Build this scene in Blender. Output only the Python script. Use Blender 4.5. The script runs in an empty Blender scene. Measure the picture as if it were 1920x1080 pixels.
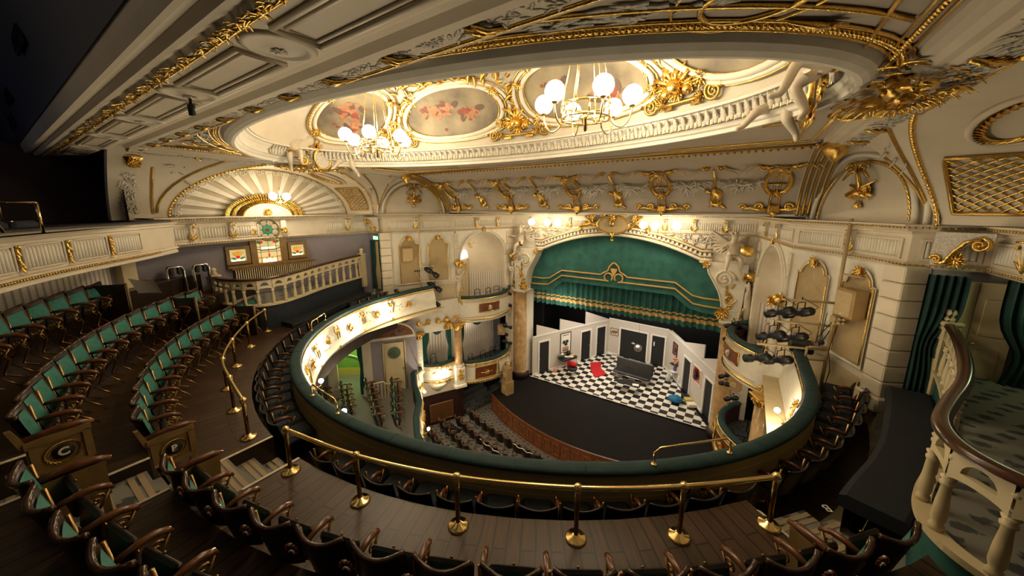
import bpy, math, random
from mathutils import Vector, Matrix
from math import sin, cos, pi, radians, hypot, atan2, sqrt
R = random.Random(7)
S = bpy.context.scene
COL = S.collection
H0 = 10.1          # stalls floor is z = 0; the tables below are measured from eye level (z = 0 there), shifted by H0 at the end

# ------------------------------------------------------------------ camera
F_PX, PX0, PY0 = 657.5, 960.0, 517.0
cam_d = bpy.data.cameras.new('camera'); cam = bpy.data.objects.new('camera', cam_d); COL.objects.link(cam)
cam_d.sensor_width = 36.0; cam_d.lens = F_PX / 1920 * 36.0
cam_d.shift_y = -(540 - PY0) / 1920
cam_d.clip_start = .05; cam_d.clip_end = 200
def cam_axes(yaw, pitch, roll):
    cy, sy, cp, sp = cos(yaw), sin(yaw), cos(pitch), sin(pitch)
    Fw = Vector((-sy*cp, cy*cp, -sp)); Rt = Vector((cy, sy, 0)); Up = Rt.cross(Fw)
    R2 = cos(roll)*Rt + sin(roll)*Up; U2 = -sin(roll)*Rt + cos(roll)*Up
    return R2, U2, -Fw
a, b, c = cam_axes(radians(33.5), radians(10.93), radians(.12))
cam.matrix_world = Matrix(((a.x, b.x, c.x, 4.85), (a.y, b.y, c.y, 0), (a.z, b.z, c.z, H0), (0, 0, 0, 1)))
S.camera = cam

# ------------------------------------------------------------------ world, exposure, large lights
W = bpy.data.worlds.new('world'); S.world = W; W.use_nodes = True
W.node_tree.nodes['Background'].inputs[0].default_value = (1, .85, .66, 1)
W.node_tree.nodes['Background'].inputs[1].default_value = .02
S.view_settings.view_transform = 'Standard'; S.view_settings.look = 'None'
S.view_settings.gamma = 1; S.view_settings.exposure = 0.5; S.view_settings.use_curve_mapping = False
S.cycles.use_denoising = True
S.cycles.max_bounces = 6; S.cycles.diffuse_bounces = 4; S.cycles.glossy_bounces = 3
S.cycles.sample_clamp_indirect = 6; S.cycles.caustics_reflective = False; S.cycles.caustics_refractive = False
WARM = (1, .83, .58)
def lamp(name, kind, loc, power, color=WARM, size=.1, rot=None, sizey=None, spot=None):
    d = bpy.data.lights.new(name, kind); d.energy = power; d.color = color
    if kind == 'AREA':
        d.size = size
        if sizey: d.shape = 'RECTANGLE'; d.size_y = sizey
    else: d.shadow_soft_size = size
    if kind == 'SPOT': d.spot_size = radians(spot or 60); d.spot_blend = .6
    o = bpy.data.objects.new(name, d); COL.objects.link(o); o.location = loc
    if rot: o.rotation_euler = rot
    return o
lamp('stage_work_light', 'AREA', (0, 18.2, -5.2), 140, (1, .9, .76), 5, None, 3)           # rig over the stage set
lamp('stage_side_light', 'AREA', (-2.5, 15.2, -4.9), 25, (1, .86, .66), 1.2, (radians(50), 0, 0))
lamp('forestage_light', 'SPOT', (0, 9.4, .9), 160, (1, .85, .62), .3, (radians(28), 0, 0), None, 75)
lamp('gallery_fill_light', 'AREA', (0, -1.2, 2.2), 6, (1, .8, .55), 5, (radians(38), 0, 0), 1.6)  # unseen area fill added above the gallery

lamp('gallery_vault_fill', 'POINT', (-6.4, -1.6, 1.0), 5, (.62, .72, 1), .15)  # unseen bluish point light added to lift the dark gallery vault

# ------------------------------------------------------------------ mesh builder
class MB:
    def __init__(s): s.v = []; s.f = []; s.mi = []; s.sm = []; s.m = 0; s.X = None; s.smooth = False; s.uv = {}
    def add(s, vs, fs, smooth=None, uvs=None):
        o = len(s.v)
        s.v += [tuple(s.X @ Vector(p)) for p in vs] if s.X else [tuple(p) for p in vs]
        sm = s.smooth if smooth is None else smooth
        for f in fs:
            if uvs is not None: s.uv[len(s.f)] = [uvs[i] for i in f]
            s.f.append(tuple(i + o for i in f)); s.mi.append(s.m); s.sm.append(sm)
    def hexa(s, p):      # 4 bottom then 4 top
        s.add(p, [(3,2,1,0), (4,5,6,7), (0,1,5,4), (1,2,6,5), (2,3,7,6), (3,0,4,7)], False)
    def box(s, c, d, rz=0, taper=1.0):
        x, y, z = d[0]/2, d[1]/2, d[2]/2; cs, sn = cos(rz), sin(rz); p = []
        for zz, k in ((-z, 1), (z, taper)):
            for xx, yy in ((-x, -y), (x, -y), (x, y), (-x, y)):
                p.append((c[0] + (xx*cs - yy*sn)*k, c[1] + (xx*sn + yy*cs)*k, c[2] + zz))
        s.hexa(p)
    def cbox(s, c, d, b=.02, rz=0):   # box with chamfered edges
        x, y, z = d[0]/2, d[1]/2, d[2]/2; b = min(b, x*.9, y*.9, z*.9); cs, sn = cos(rz), sin(rz)
        def ringp(hx, hy, zz, ch): return [(-hx+ch,-hy,zz),(hx-ch,-hy,zz),(hx,-hy+ch,zz),(hx,hy-ch,zz),(hx-ch,hy,zz),(-hx+ch,hy,zz),(-hx,hy-ch,zz),(-hx,-hy+ch,zz)]
        rings = [ringp(x-b, y-b, -z, b*.5), ringp(x, y, -z+b, b), ringp(x, y, z-b, b), ringp(x-b, y-b, z, b*.5)]
        vs = [(c[0]+p[0]*cs-p[1]*sn, c[1]+p[0]*sn+p[1]*cs, c[2]+p[2]) for r in rings for p in r]
        fs = [tuple(range(7, -1, -1)), tuple(range(24, 32))]
        for k in range(3):
            for i in range(8): j = (i+1) % 8; fs.append((k*8+i, k*8+j, k*8+8+j, k*8+8+i))
        s.add(vs, fs, False)
    def prism(s, pts, o, u, v, w, depth):   # polygon (a,b) -> o+a*u+b*v, extruded by depth along w
        o, u, v, w = Vector(o), Vector(u), Vector(v), Vector(w); n = len(pts)
        A = [o + u*p[0] + v*p[1] for p in pts]; B = [q + w*depth for q in A]
        s.add(A + B, [tuple(range(n-1, -1, -1)), tuple(range(n, 2*n))] + [(i, (i+1) % n, n+(i+1) % n, n+i) for i in range(n)], False)
    def tube(s, pts, r, n=8, cap=True, closed=False):
        pts = [Vector(p) for p in pts]; m = len(pts); rr = r if isinstance(r, (list, tuple)) else [r]*m
        vs = []; fs = []; prev = None
        for i, p in enumerate(pts):
            t = (pts[(i+1) % m] - pts[i-1]) if closed else (pts[min(i+1, m-1)] - pts[max(i-1, 0)])
            if t.length < 1e-9: t = Vector((0, 0, 1))
            t.normalize()
            if prev is None: a = t.orthogonal().normalized()
            else:
                a = prev - t*prev.dot(t)
                a = a.normalized() if a.length > 1e-6 else t.orthogonal().normalized()
            prev = a; b = t.cross(a)
            for k in range(n): q = 2*pi*k/n; vs.append(p + (a*cos(q) + b*sin(q))*rr[i])
        for i in range(m if closed else m-1):
            for k in range(n):
                j = (k+1) % n; i2 = (i+1) % m; fs.append((i*n+k, i*n+j, i2*n+j, i2*n+k))
        if cap and not closed: fs += [tuple(range(n-1, -1, -1)), tuple(range((m-1)*n, m*n))]
        s.add(vs, fs, True)
    def lathe(s, prof, c=(0,0,0), n=16, axis=None, smooth=True):
        M = axis or Matrix.Identity(3); c = Vector(c); vs = []; fs = []
        for r, z in prof:
            for k in range(n): q = 2*pi*k/n; vs.append(c + M @ Vector((r*cos(q), r*sin(q), z)))
        for i in range(len(prof)-1):
            for k in range(n): j = (k+1) % n; fs.append((i*n+k, i*n+j, i*n+n+j, i*n+n+k))
        if prof[0][0] > 1e-6: fs.append(tuple(range(n-1, -1, -1)))
        if prof[-1][0] > 1e-6: fs.append(tuple(range((len(prof)-1)*n, len(prof)*n)))
        s.add(vs, fs, smooth)
    def ball(s, c, r, nu=10, nv=6, sc=(1,1,1)):
        vs = [(c[0], c[1], c[2]-r*sc[2])]; fs = []
        for i in range(1, nv):
            q = -pi/2 + pi*i/nv
            for k in range(nu): p = 2*pi*k/nu; vs.append((c[0]+r*sc[0]*cos(q)*cos(p), c[1]+r*sc[1]*cos(q)*sin(p), c[2]+r*sc[2]*sin(q)))
        vs.append((c[0], c[1], c[2]+r*sc[2])); t = len(vs)-1
        for k in range(nu):
            j = (k+1) % nu; fs.append((0, 1+j, 1+k)); fs.append((t, 1+(nv-2)*nu+k, 1+(nv-2)*nu+j))
            for i in range(nv-2): fs.append((1+i*nu+k, 1+i*nu+j, 1+i*nu+nu+j, 1+i*nu+nu+k))
        s.add(vs, fs, True)
    def grid(s, fn, nu, nv, smooth=True, skip=None, uv=None):
        vs = [fn(i/nu, j/nv) for i in range(nu+1) for j in range(nv+1)]; fs = []
        for i in range(nu):
            for j in range(nv):
                if skip and skip((i+.5)/nu, (j+.5)/nv): continue
                k = i*(nv+1)+j; fs.append((k, k+nv+1, k+nv+2, k+1))
        uvs = [uv(i/nu, j/nv) for i in range(nu+1) for j in range(nv+1)] if uv else None
        s.add(vs, fs, smooth, uvs)
    def sweep(s, path, prof, smooth=False, closed=False, endcap=False):   # path of (x,y[,z]); prof of (n, z), n to the left of travel
        P = [Vector((p[0], p[1])) for p in path]; Zs = [p[2] if len(p) > 2 else 0 for p in path]; m = len(P); k = len(prof); vs = []; fs = []
        for i in range(m):
            d0 = (P[i]-P[i-1]) if (i > 0 or closed) else (P[1]-P[0]); d1 = (P[(i+1) % m]-P[i]) if (i < m-1 or closed) else d0
            if i == 0 and not closed: d0 = d1
            d0.normalize(); d1.normalize(); n0 = Vector((-d0.y, d0.x)); n1 = Vector((-d1.y, d1.x))
            n = n0 + n1; n = n.normalized() if n.length > 1e-6 else n0; n = n / max(.45, n.dot(n0))
            for a, z in prof: vs.append((P[i].x+n.x*a, P[i].y+n.y*a, Zs[i]+z))
        for i in range(m if closed else m-1):
            i2 = (i+1) % m
            for j in range(k-1): fs.append((i*k+j, i*k+j+1, i2*k+j+1, i2*k+j))
        if endcap and not closed: fs += [tuple(range(k)), tuple(range((m-1)*k+k-1, (m-1)*k-1, -1))]
        s.add(vs, fs, smooth)
    # ---- ornament
    def leaf(s, o, d, n, L, w, curl=.3, seg=4):      # acanthus blade with a raised mid-rib
        o, d, n = Vector(o), Vector(d).normalized(), Vector(n).normalized(); x = d.cross(n); vs = []; fs = []
        for i in range(seg+1):
            t = i/seg; ww = w*.5*(sin(pi*min(1, .18+t*.82))**.7)*(1-.12*(i % 2)); p = o + d*L*t + n*(curl*L*t*t)
            vs += [p - x*ww, p + n*w*.22*(1-t*.7), p + x*ww, p - n*w*.05]
        for i in range(seg):
            a = i*4
            for j in range(4): fs.append((a+j, a+(j+1) % 4, a+4+(j+1) % 4, a+4+j))
        s.add(vs, fs, True)
    def scroll(s, o, u, v, r0, turns=1.6, th=.02, flip=1, n=6, seg=22):
        o, u, v = Vector(o), Vector(u), Vector(v); pts = []; rr = []
        for i in range(seg+1):
            t = i/seg; q = t*turns*2*pi; r = r0*(1-.86*t); pts.append(o + u*r*cos(q) + v*flip*r*sin(q)); rr.append(th*(1-.45*t))
        s.tube(pts, rr, n); s.ball(tuple(pts[-1]), th*1.2, 6, 4)
    def spray(s, o, u, v, n, r, count=7, a0=0, a1=2*pi, w=.4, curl=.25):    # leaves radiating in plane u,v
        o, u, v, n = Vector(o), Vector(u), Vector(v), Vector(n)
        for i in range(count):      # two rings of lobed leaves and a beaded boss
            q = a0 + (a1-a0)*(i + .5)/count
            s.leaf(o + n*.006, u*cos(q)+v*sin(q), n, r*(.75+.4*R.random()), r*w*1.1, curl)
            q += (a1-a0)/count*.5
            s.leaf(o + n*.016, u*cos(q)+v*sin(q), n, r*(.5+.3*R.random()), r*w*1.2, curl*2.2, 3)
            if r > .1: p = o+(u*cos(q)+v*sin(q))*r*.78+n*r*.1; s.ball(tuple(p), r*.10, 6, 4)
        s.ball(tuple(o + n*r*.1), r*.24, 8, 5)
    def garland(s, a, b, sag, n, r, count=14):      # leafy swag hanging from a to b
        a, b, n = Vector(a), Vector(b), Vector(n)
        for i in range(count):
            t = (i+.5)/count; p = a.lerp(b, t) - Vector((0, 0, sag*4*t*(1-t))); k = r*(.45+.9*sin(pi*t))
            for q in range(3):
                an = R.uniform(0, 2*pi); s.leaf(p, Vector((b-a)).normalized()*cos(an)+Vector((0, 0, 1))*sin(an)*.9, n, k*R.uniform(.9, 1.5), k*.7, .3, 2)
    def bead(s, pts, r, step):       # row of small beads along a polyline
        pts = [Vector(p) for p in pts]; acc = 0
        for a, b in zip(pts, pts[1:]):
            L = (b-a).length; t = acc
            while t < L:
                p = a + (b-a)*(t/L); s.ball(tuple(p), r, 6, 4); t += step
            acc = t-L
    def smooth_tube(s, P, r, n=6, k=5):
        P = [Vector(p) for p in P]; out = []
        for i in range(len(P)-1):
            p0, p1, p2, p3 = P[max(i-1, 0)], P[i], P[i+1], P[min(i+2, len(P)-1)]
            for q in range(k): t = q/k; out.append(.5*(2*p1+(p2-p0)*t+(2*p0-5*p1+4*p2-p3)*t*t+(3*p1-p0-3*p2+p3)*t**3))
        s.tube(out+[P[-1]], r, n)
    def build(s, name, mats, parent=None, world=True, bevel=0):
        mats = mats if isinstance(mats, (list, tuple)) else [mats]
        me = bpy.data.meshes.new(name); vs = s.v
        if parent is not None and world:
            rt = parent
            while rt.get('_o', None) is None and rt.parent is not None: rt = rt.parent
            L = rt.get('_o', None) or (0, 0, 0); vs = [(p[0]-L[0], p[1]-L[1], p[2]-L[2]) for p in vs]
        me.from_pydata(vs, [], s.f)
        for m in mats: me.materials.append(MAT[m] if isinstance(m, str) else m)
        me.polygons.foreach_set('material_index', s.mi); me.polygons.foreach_set('use_smooth', s.sm)
        if s.uv:
            lay = me.uv_layers.new(name='UVMap')
            for i, p in enumerate(me.polygons):
                if i in s.uv:
                    for k, li in enumerate(p.loop_indices): lay.data[li].uv = s.uv[i][k]
        me.validate(); me.update()
        o = bpy.data.objects.new(name, me); COL.objects.link(o)
        if parent is not None: o.parent = parent
        return o

def absorigin(o):
    return o.get('_o', (0, 0, 0))
def thing(name, label, cat, loc=(0, 0, 0), rz=0, group=None):
    o = bpy.data.objects.new(name, None); COL.objects.link(o); o.empty_display_size = .1
    o.location = loc; o.rotation_euler = (0, 0, rz); o['label'] = label; o['category'] = cat; o['_o'] = tuple(loc)
    if group: o['group'] = group
    return o
def tag(o, label, cat, group=None):
    o['label'] = label; o['category'] = cat
    if group: o['group'] = group
    return o
def struct(name, mb, mats, parent=None):
    o = mb.build(name, mats, parent); 
    if parent is None: o['kind'] = 'structure'
    return o
def part(name, mb, mat, parent, world=True, label=None):
    o = mb.build(name, mat, parent, world)
    if label: o['label'] = label
    return o
def dup(root, loc, rz=0, label=None, group=None):
    r = root.copy(); COL.objects.link(r); r.location = loc; r.rotation_euler = (0, 0, rz)
    if label: r['label'] = label
    if group: r['group'] = group
    for ch in list(root.children):
        c = ch.copy(); COL.objects.link(c); c.parent = r
        for g in list(ch.children):
            d = g.copy(); COL.objects.link(d); d.parent = c
    return r
ORD = 'first second third fourth fifth sixth seventh eighth ninth tenth eleventh twelfth thirteenth fourteenth fifteenth sixteenth seventeenth eighteenth nineteenth twentieth'.split()
TENS = {20: 'twenty', 30: 'thirty', 40: 'forty', 50: 'fifty'}
def nth(i):
    if i < 20: return ORD[i]
    k = i+1
    if k % 10 == 0: return TENS[k][:-1] + 'ieth'
    return TENS[k//10*10] + '-' + ORD[k % 10-1]

# ------------------------------------------------------------------ materials
MAT = {}
def mat(name, col, rough=.6, metal=0, noise=None, bump=0, scale=8, emit=None, spec=None, coat=0):
    m = bpy.data.materials.new(name); m.use_nodes = True; nt = m.node_tree; b = nt.nodes['Principled BSDF']
    b.inputs['Base Color'].default_value = (*col, 1); b.inputs['Roughness'].default_value = rough; b.inputs['Metallic'].default_value = metal
    if spec is not None: b.inputs['Specular IOR Level'].default_value = spec
    if coat: b.inputs['Coat Weight'].default_value = coat; b.inputs['Coat Roughness'].default_value = .15
    if emit: b.inputs['Emission Color'].default_value = (*emit[0], 1); b.inputs['Emission Strength'].default_value = emit[1]
    if noise or bump:
        tc = nt.nodes.new('ShaderNodeTexCoord'); n = nt.nodes.new('ShaderNodeTexNoise'); n.inputs['Scale'].default_value = scale; n.inputs['Detail'].default_value = 5
        nt.links.new(tc.outputs['Object'], n.inputs['Vector'])
        if noise:
            r = nt.nodes.new('ShaderNodeValToRGB'); r.color_ramp.elements[0].position = .32; r.color_ramp.elements[1].position = .68
            r.color_ramp.elements[0].color = (*noise, 1); r.color_ramp.elements[1].color = (*col, 1)
            nt.links.new(n.outputs['Fac'], r.inputs['Fac']); nt.links.new(r.outputs['Color'], b.inputs['Base Color'])
        if bump:
            bp = nt.nodes.new('ShaderNodeBump'); bp.inputs['Strength'].default_value = bump; bp.inputs['Distance'].default_value = .02
            nt.links.new(n.outputs['Fac'], bp.inputs['Height']); nt.links.new(bp.outputs['Normal'], b.inputs['Normal'])
    MAT[name] = m; return m
mat('cream', (.70, .61, .47), .6, noise=(.64, .555, .42), scale=2.2)
mat('cream_light', (.80, .74, .62), .6, noise=(.73, .67, .55), scale=5)
mat('taupe', (.50, .425, .335), .65, noise=(.45, .38, .30), scale=2)
mat('ochre', (.50, .37, .19), .7, noise=(.45, .33, .17), scale=14)
mat('ivory_wood', (.66, .55, .33), .4, noise=(.60, .49, .29), scale=4)
mat('plaster_relief', (.76, .71, .61), .65, noise=(.52, .46, .37), bump=.9, scale=30)
mat('gold', (.95, .66, .20), .27, 1, noise=(.74, .44, .09), bump=.3, scale=40)
mat('gold_dull', (.66, .43, .12), .36, 1, noise=(.46, .28, .06), bump=.2, scale=30)
mat('brass', (1.0, .74, .32), .16, 1)
mat('brass_dark', (.30, .18, .06), .25, 1)
mat('marble', (.58, .38, .18), .22, noise=(.42, .24, .10), scale=5, bump=.03)
mat('lilac', (.30, .265, .30), .8, noise=(.27, .24, .275), scale=3)
mat('green_velvet', (.012, .13, .10), .75, noise=(.007, .085, .068), scale=9)
mat('green_curtain', (.030, .145, .122), .85, noise=(.016, .09, .078), scale=2.6)
mat('navy_bench', (.006, .010, .016), .85, noise=(.004, .006, .010), scale=9)
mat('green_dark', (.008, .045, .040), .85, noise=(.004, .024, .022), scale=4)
mat('seat_green', (.042, .24, .19), .7, noise=(.02, .13, .105), scale=10)
mat('rail_green', (.010, .046, .048), .75, noise=(.006, .028, .032), scale=7)
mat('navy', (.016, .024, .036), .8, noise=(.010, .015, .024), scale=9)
mat('wood_dark', (.022, .011, .006), .32, noise=(.011, .005, .003), scale=14)
mat('wood_arm', (.17, .055, .018), .2, noise=(.09, .028, .010), scale=9)
mat('wood_red', (.21, .065, .022), .3, noise=(.14, .04, .013), scale=7)
mat('wood_mid', (.27, .12, .04), .35, noise=(.20, .085, .027), scale=7)
mat('oak', (.26, .16, .055), .4, noise=(.20, .12, .04), scale=8)
mat('maroon', (.035, .007, .006), .6, noise=(.022, .005, .004), scale=5)
mat('black', (.008, .008, .009), .6)
mat('black_metal', (.014, .014, .015), .38, .3)
mat('stage_black', (.0055, .004, .0035), .85, noise=(.008, .006, .005), scale=3, spec=.25)
mat('iron_brass', (.42, .25, .09), .3, 1)
mat('chrome', (.75, .73, .70), .12, 1)
mat('grey_wall', (.58, .52, .45), .8)
mat('white_paint', (.78, .74, .66), .5)
mat('red_fabric', (.55, .006, .008), .7, noise=(.40, .004, .006), scale=20, bump=.4)
mat('blue_fabric', (.004, .17, .34), .7, noise=(.003, .11, .24), scale=12)
mat('leather_black', (.018, .017, .016), .28, noise=(.010, .010, .010), scale=6)
mat('silver', (.6, .58, .52), .3, 1, noise=(.25, .24, .2), scale=30)
mat('paper', (.80, .75, .62), .8)
mat('tape_white', (.72, .62, .46), .6)
mat('globe', (1, .9, .75), .3, emit=((1, .85, .60), 34))
mat('globe_far', (1, .9, .75), .3, emit=((1, .84, .58), 26))
mat('bulb', (1, .9, .75), .3, emit=((1, .83, .57), 460))
mat('exit_green', (.1, .6, .15), .4, emit=((.12, 1, .25), 2.2))
mat('white_glow', (1, 1, .95), .4, emit=((1, .95, .8), 2))
mat('green_paint', (.20, .36, .07), .7, noise=(.16, .30, .06), scale=3)
mat('tread', (.36, .27, .16), .6)
mat('corridor_yellow', (.55, .42, .10), .6)
mat('mdf', (.42, .27, .11), .55, noise=(.36, .22, .09), scale=5)
mat('pink', (.6, .28, .2), .7); mat('purple', (.16, .08, .3), .6); mat('leafy', (.05, .09, .04), .7)
mat('clear', (.6, .6, .58), .1, spec=.8)
for nm, c_, e_ in (('stain_cream', (.75, .60, .28), .38), ('stain_red', (.6, .02, .02), .5), ('stain_green', (.03, .22, .08), .25), ('stain_amber', (.7, .36, .05), .4), ('stain_glow', (.9, .75, .4), 1.6), ('rose_cream', (.42, .36, .25), .05), ('rose_green', (.06, .16, .12), .03), ('rose_red', (.2, .03, .04), .05)):
    mat(nm, c_, .25, emit=(c_, e_))
def nodes_of(name, rough=.6, **kw):
    m = mat(name, (.5, .5, .5), rough, **kw); return m, m.node_tree, m.node_tree.nodes['Principled BSDF']
def wood_floor(name, c1, c2, gap):
    m, nt, b = nodes_of(name, .38)
    uv = nt.nodes.new('ShaderNodeUVMap'); br = nt.nodes.new('ShaderNodeTexBrick')
    br.inputs['Scale'].default_value = 1; br.inputs['Brick Width'].default_value = 40; br.inputs['Row Height'].default_value = .15
    br.inputs['Mortar Size'].default_value = .010; br.inputs['Color1'].default_value = (*c1, 1); br.inputs['Color2'].default_value = (*c2, 1); br.inputs['Mortar'].default_value = (*gap, 1)
    nt.links.new(uv.outputs[0], br.inputs['Vector'])
    mp = nt.nodes.new('ShaderNodeMapping'); mp.inputs['Scale'].default_value = (1.5, 34, 1); n = nt.nodes.new('ShaderNodeTexNoise'); n.inputs['Scale'].default_value = 1.5; n.inputs['Detail'].default_value = 7
    nt.links.new(uv.outputs[0], mp.inputs[0]); nt.links.new(mp.outputs[0], n.inputs['Vector'])
    mx = nt.nodes.new('ShaderNodeMix'); mx.data_type = 'RGBA'; mx.blend_type = 'MULTIPLY'; mx.inputs[0].default_value = .8
    r = nt.nodes.new('ShaderNodeValToRGB'); r.color_ramp.elements[0].color = (.3, .3, .3, 1); r.color_ramp.elements[1].color = (1.5, 1.5, 1.5, 1); r.color_ramp.elements[0].position = .3; r.color_ramp.elements[1].position = .7
    nt.links.new(n.outputs['Fac'], r.inputs[0]); nt.links.new(br.outputs['Color'], mx.inputs[6]); nt.links.new(r.outputs[0], mx.inputs[7]); nt.links.new(mx.outputs[2], b.inputs['Base Color'])
wood_floor('floor_wood', (.075, .037, .017), (.046, .023, .010), (.006, .003, .001))
def carpet(name, base, fleck, scale, thr=.42):
    m, nt, b = nodes_of(name, .95)
    tc = nt.nodes.new('ShaderNodeTexCoord'); mp = nt.nodes.new('ShaderNodeMapping'); mp.inputs['Scale'].default_value = (scale, scale*1.5, 1); mp.inputs['Rotation'].default_value = (0, 0, .5)
    v = nt.nodes.new('ShaderNodeTexVoronoi'); v.inputs['Randomness'].default_value = .12; v.inputs['Scale'].default_value = 1
    n = nt.nodes.new('ShaderNodeTexNoise'); n.inputs['Scale'].default_value = 14
    ad = nt.nodes.new('ShaderNodeMath'); ad.operation = 'MULTIPLY_ADD'; ad.inputs[1].default_value = .5; 
    r = nt.nodes.new('ShaderNodeValToRGB'); r.color_ramp.elements[0].color = (*fleck, 1); r.color_ramp.elements[1].color = (*base, 1); r.color_ramp.elements[0].position = thr; r.color_ramp.elements[1].position = thr+.07
    nt.links.new(tc.outputs['Object'], mp.inputs[0]); nt.links.new(mp.outputs[0], v.inputs['Vector']); nt.links.new(tc.outputs['Object'], n.inputs['Vector'])
    nt.links.new(n.outputs['Fac'], ad.inputs[0]); nt.links.new(v.outputs['Distance'], ad.inputs[2]); nt.links.new(ad.outputs[0], r.inputs[0]); nt.links.new(r.outputs[0], b.inputs['Base Color'])
carpet('carpet', (.21, .20, .17), (.05, .055, .055), 2.9, .52)
carpet('carpet_stalls', (.20, .185, .165), (.065, .055, .05), 3.6, .50)
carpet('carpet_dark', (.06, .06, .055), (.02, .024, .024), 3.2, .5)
def checker(name, c1, c2, size):
    m, nt, b = nodes_of(name, .35)
    tc = nt.nodes.new('ShaderNodeTexCoord'); ck = nt.nodes.new('ShaderNodeTexChecker'); ck.inputs['Scale'].default_value = 1/size
    ck.inputs['Color1'].default_value = (*c1, 1); ck.inputs['Color2'].default_value = (*c2, 1)
    mp = nt.nodes.new('ShaderNodeMapping'); mp.inputs['Location'].default_value = (.01, .01, .01)
    nt.links.new(tc.outputs['Object'], mp.inputs[0]); nt.links.new(mp.outputs[0], ck.inputs['Vector']); nt.links.new(ck.outputs['Color'], b.inputs['Base Color'])
checker('checker', (.80, .74, .64), (.012, .010, .010), .345)
def stripes(name, c1, c2, freq, axis='X'):
    m, nt, b = nodes_of(name, .75)
    uv = nt.nodes.new('ShaderNodeUVMap'); w = nt.nodes.new('ShaderNodeTexWave'); w.inputs['Scale'].default_value = freq; w.bands_direction = axis
    r = nt.nodes.new('ShaderNodeValToRGB'); r.color_ramp.interpolation = 'LINEAR'; r.color_ramp.elements[0].color = (*c1, 1); r.color_ramp.elements[1].color = (*c2, 1); r.color_ramp.elements[0].position = .62; r.color_ramp.elements[1].position = .8
    nt.links.new(uv.outputs[0], w.inputs[0]); nt.links.new(w.outputs['Fac'], r.inputs[0]); nt.links.new(r.outputs[0], b.inputs['Base Color'])
stripes('stripe_paper', (.78, .70, .58), (.40, .36, .34), 2.2)
stripes('flutes', (.78, .72, .60), (.50, .45, .36), 5.5)
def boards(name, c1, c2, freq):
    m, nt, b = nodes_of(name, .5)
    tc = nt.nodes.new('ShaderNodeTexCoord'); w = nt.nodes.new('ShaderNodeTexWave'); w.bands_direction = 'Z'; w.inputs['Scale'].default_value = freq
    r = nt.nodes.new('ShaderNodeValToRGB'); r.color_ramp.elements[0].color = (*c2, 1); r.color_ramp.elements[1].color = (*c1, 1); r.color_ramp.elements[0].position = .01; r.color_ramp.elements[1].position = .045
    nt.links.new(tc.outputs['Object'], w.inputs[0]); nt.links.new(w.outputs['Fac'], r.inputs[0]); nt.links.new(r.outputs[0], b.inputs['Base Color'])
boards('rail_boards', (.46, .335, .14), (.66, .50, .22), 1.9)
def painted_sky(name, seed):      # cloudy oval painting with soft rose figures
    m, nt, b = nodes_of(name, .6)
    tc = nt.nodes.new('ShaderNodeTexCoord'); mp = nt.nodes.new('ShaderNodeMapping'); mp.inputs['Location'].default_value = (seed, seed*.7, seed*.3)
    n = nt.nodes.new('ShaderNodeTexNoise'); n.inputs['Scale'].default_value = 1.3; n.inputs['Detail'].default_value = 4
    r = nt.nodes.new('ShaderNodeValToRGB'); e = r.color_ramp.elements
    e[0].position = .3; e[0].color = (.13, .10, .07, 1); e[1].position = .7; e[1].color = (.40, .33, .20, 1)
    x = e.new(.5); x.color = (.27, .22, .14, 1)
    nt.links.new(tc.outputs['Object'], mp.inputs[0]); nt.links.new(mp.outputs[0], n.inputs['Vector']); nt.links.new(n.outputs['Fac'], r.inputs[0]); nt.links.new(r.outputs[0], b.inputs['Base Color'])
for i_ in range(8): painted_sky('painting_%d' % i_, i_*3.7)
mat('skin_paint', (.50, .25, .13), .7, noise=(.33, .14, .08), scale=12)
mat('cloth_paint', (.34, .09, .05), .7, noise=(.2, .06, .04), scale=8)
mat('dark_paint', (.14, .09, .07), .7)
mat('fan_field', (.52, .44, .31), .7, noise=(.45, .37, .25), scale=4)
mat('statue', (.66, .57, .44), .5, noise=(.60, .51, .39), scale=6)
# ================================================================== UPPER CIRCLE: curved tiers, aisle steps, balcony front
KA, KB, KC = 7.63, 8.1, 9.7
SHR = .05
def K(t, d=0):
    x, y = KA*sin(t), KC - KB*cos(t) + SHR*KA*sin(t); tx_, ty_ = KA*cos(t), KB*sin(t) + SHR*KA*cos(t); L = hypot(tx_, ty_)
    return x + ty_/L*d, y - tx_/L*d
def tx(x, d):
    lo, hi = -1.6, 1.6
    for _ in range(40):
        m = (lo+hi)/2
        if K(m, d)[0] < x: lo = m
        else: hi = m
    return (lo+hi)/2
ZA, ZB, ZC, ZD, ZE = -4.20, -3.45, -2.98, -2.42, -1.9
TL, TR = radians(-84), radians(46)
def tier(name, d0, d1, z, zlow, blocks):
    b = MB()
    for (ta, tb) in blocks:
        n = max(6, int(abs((tb if not callable(tb) else tb(d0)) - (ta if not callable(ta) else ta(d0)))*14))
        def tt(u, d): 
            A_ = ta(d) if callable(ta) else ta; B_ = tb(d) if callable(tb) else tb
            return A_ + (B_-A_)*u
        top = lambda u, v: (*K(tt(u, d0+(d1-d0)*v), d0+(d1-d0)*v), z)
        b.m = 0; b.grid(top, n, 2, False, None, lambda u, v: (d0+(d1-d0)*v, tt(u, (d0+d1)/2)*7.8))
        b.m = 1; b.grid(lambda u, v: (*K(tt(u, d0), d0), zlow+(z-zlow)*v), n, 1, False)
        for u in (0, 1): b.grid(lambda p, v: (*K(tt(u, d0+(d1-d0)*p), d0+(d1-d0)*p), zlow+(z-zlow)*v), 2, 1, False)
    o = struct(name, b, ['floor_wood', 'wood_dark']); return o
AX0, AX1 = -.87, -.03
aL = lambda d: tx(AX0, d); aR = lambda d: tx(AX1, d)
tier('floor_upper_circle', -1.3, -.30, ZA, ZA-.5, [(TL, radians(84))])
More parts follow.
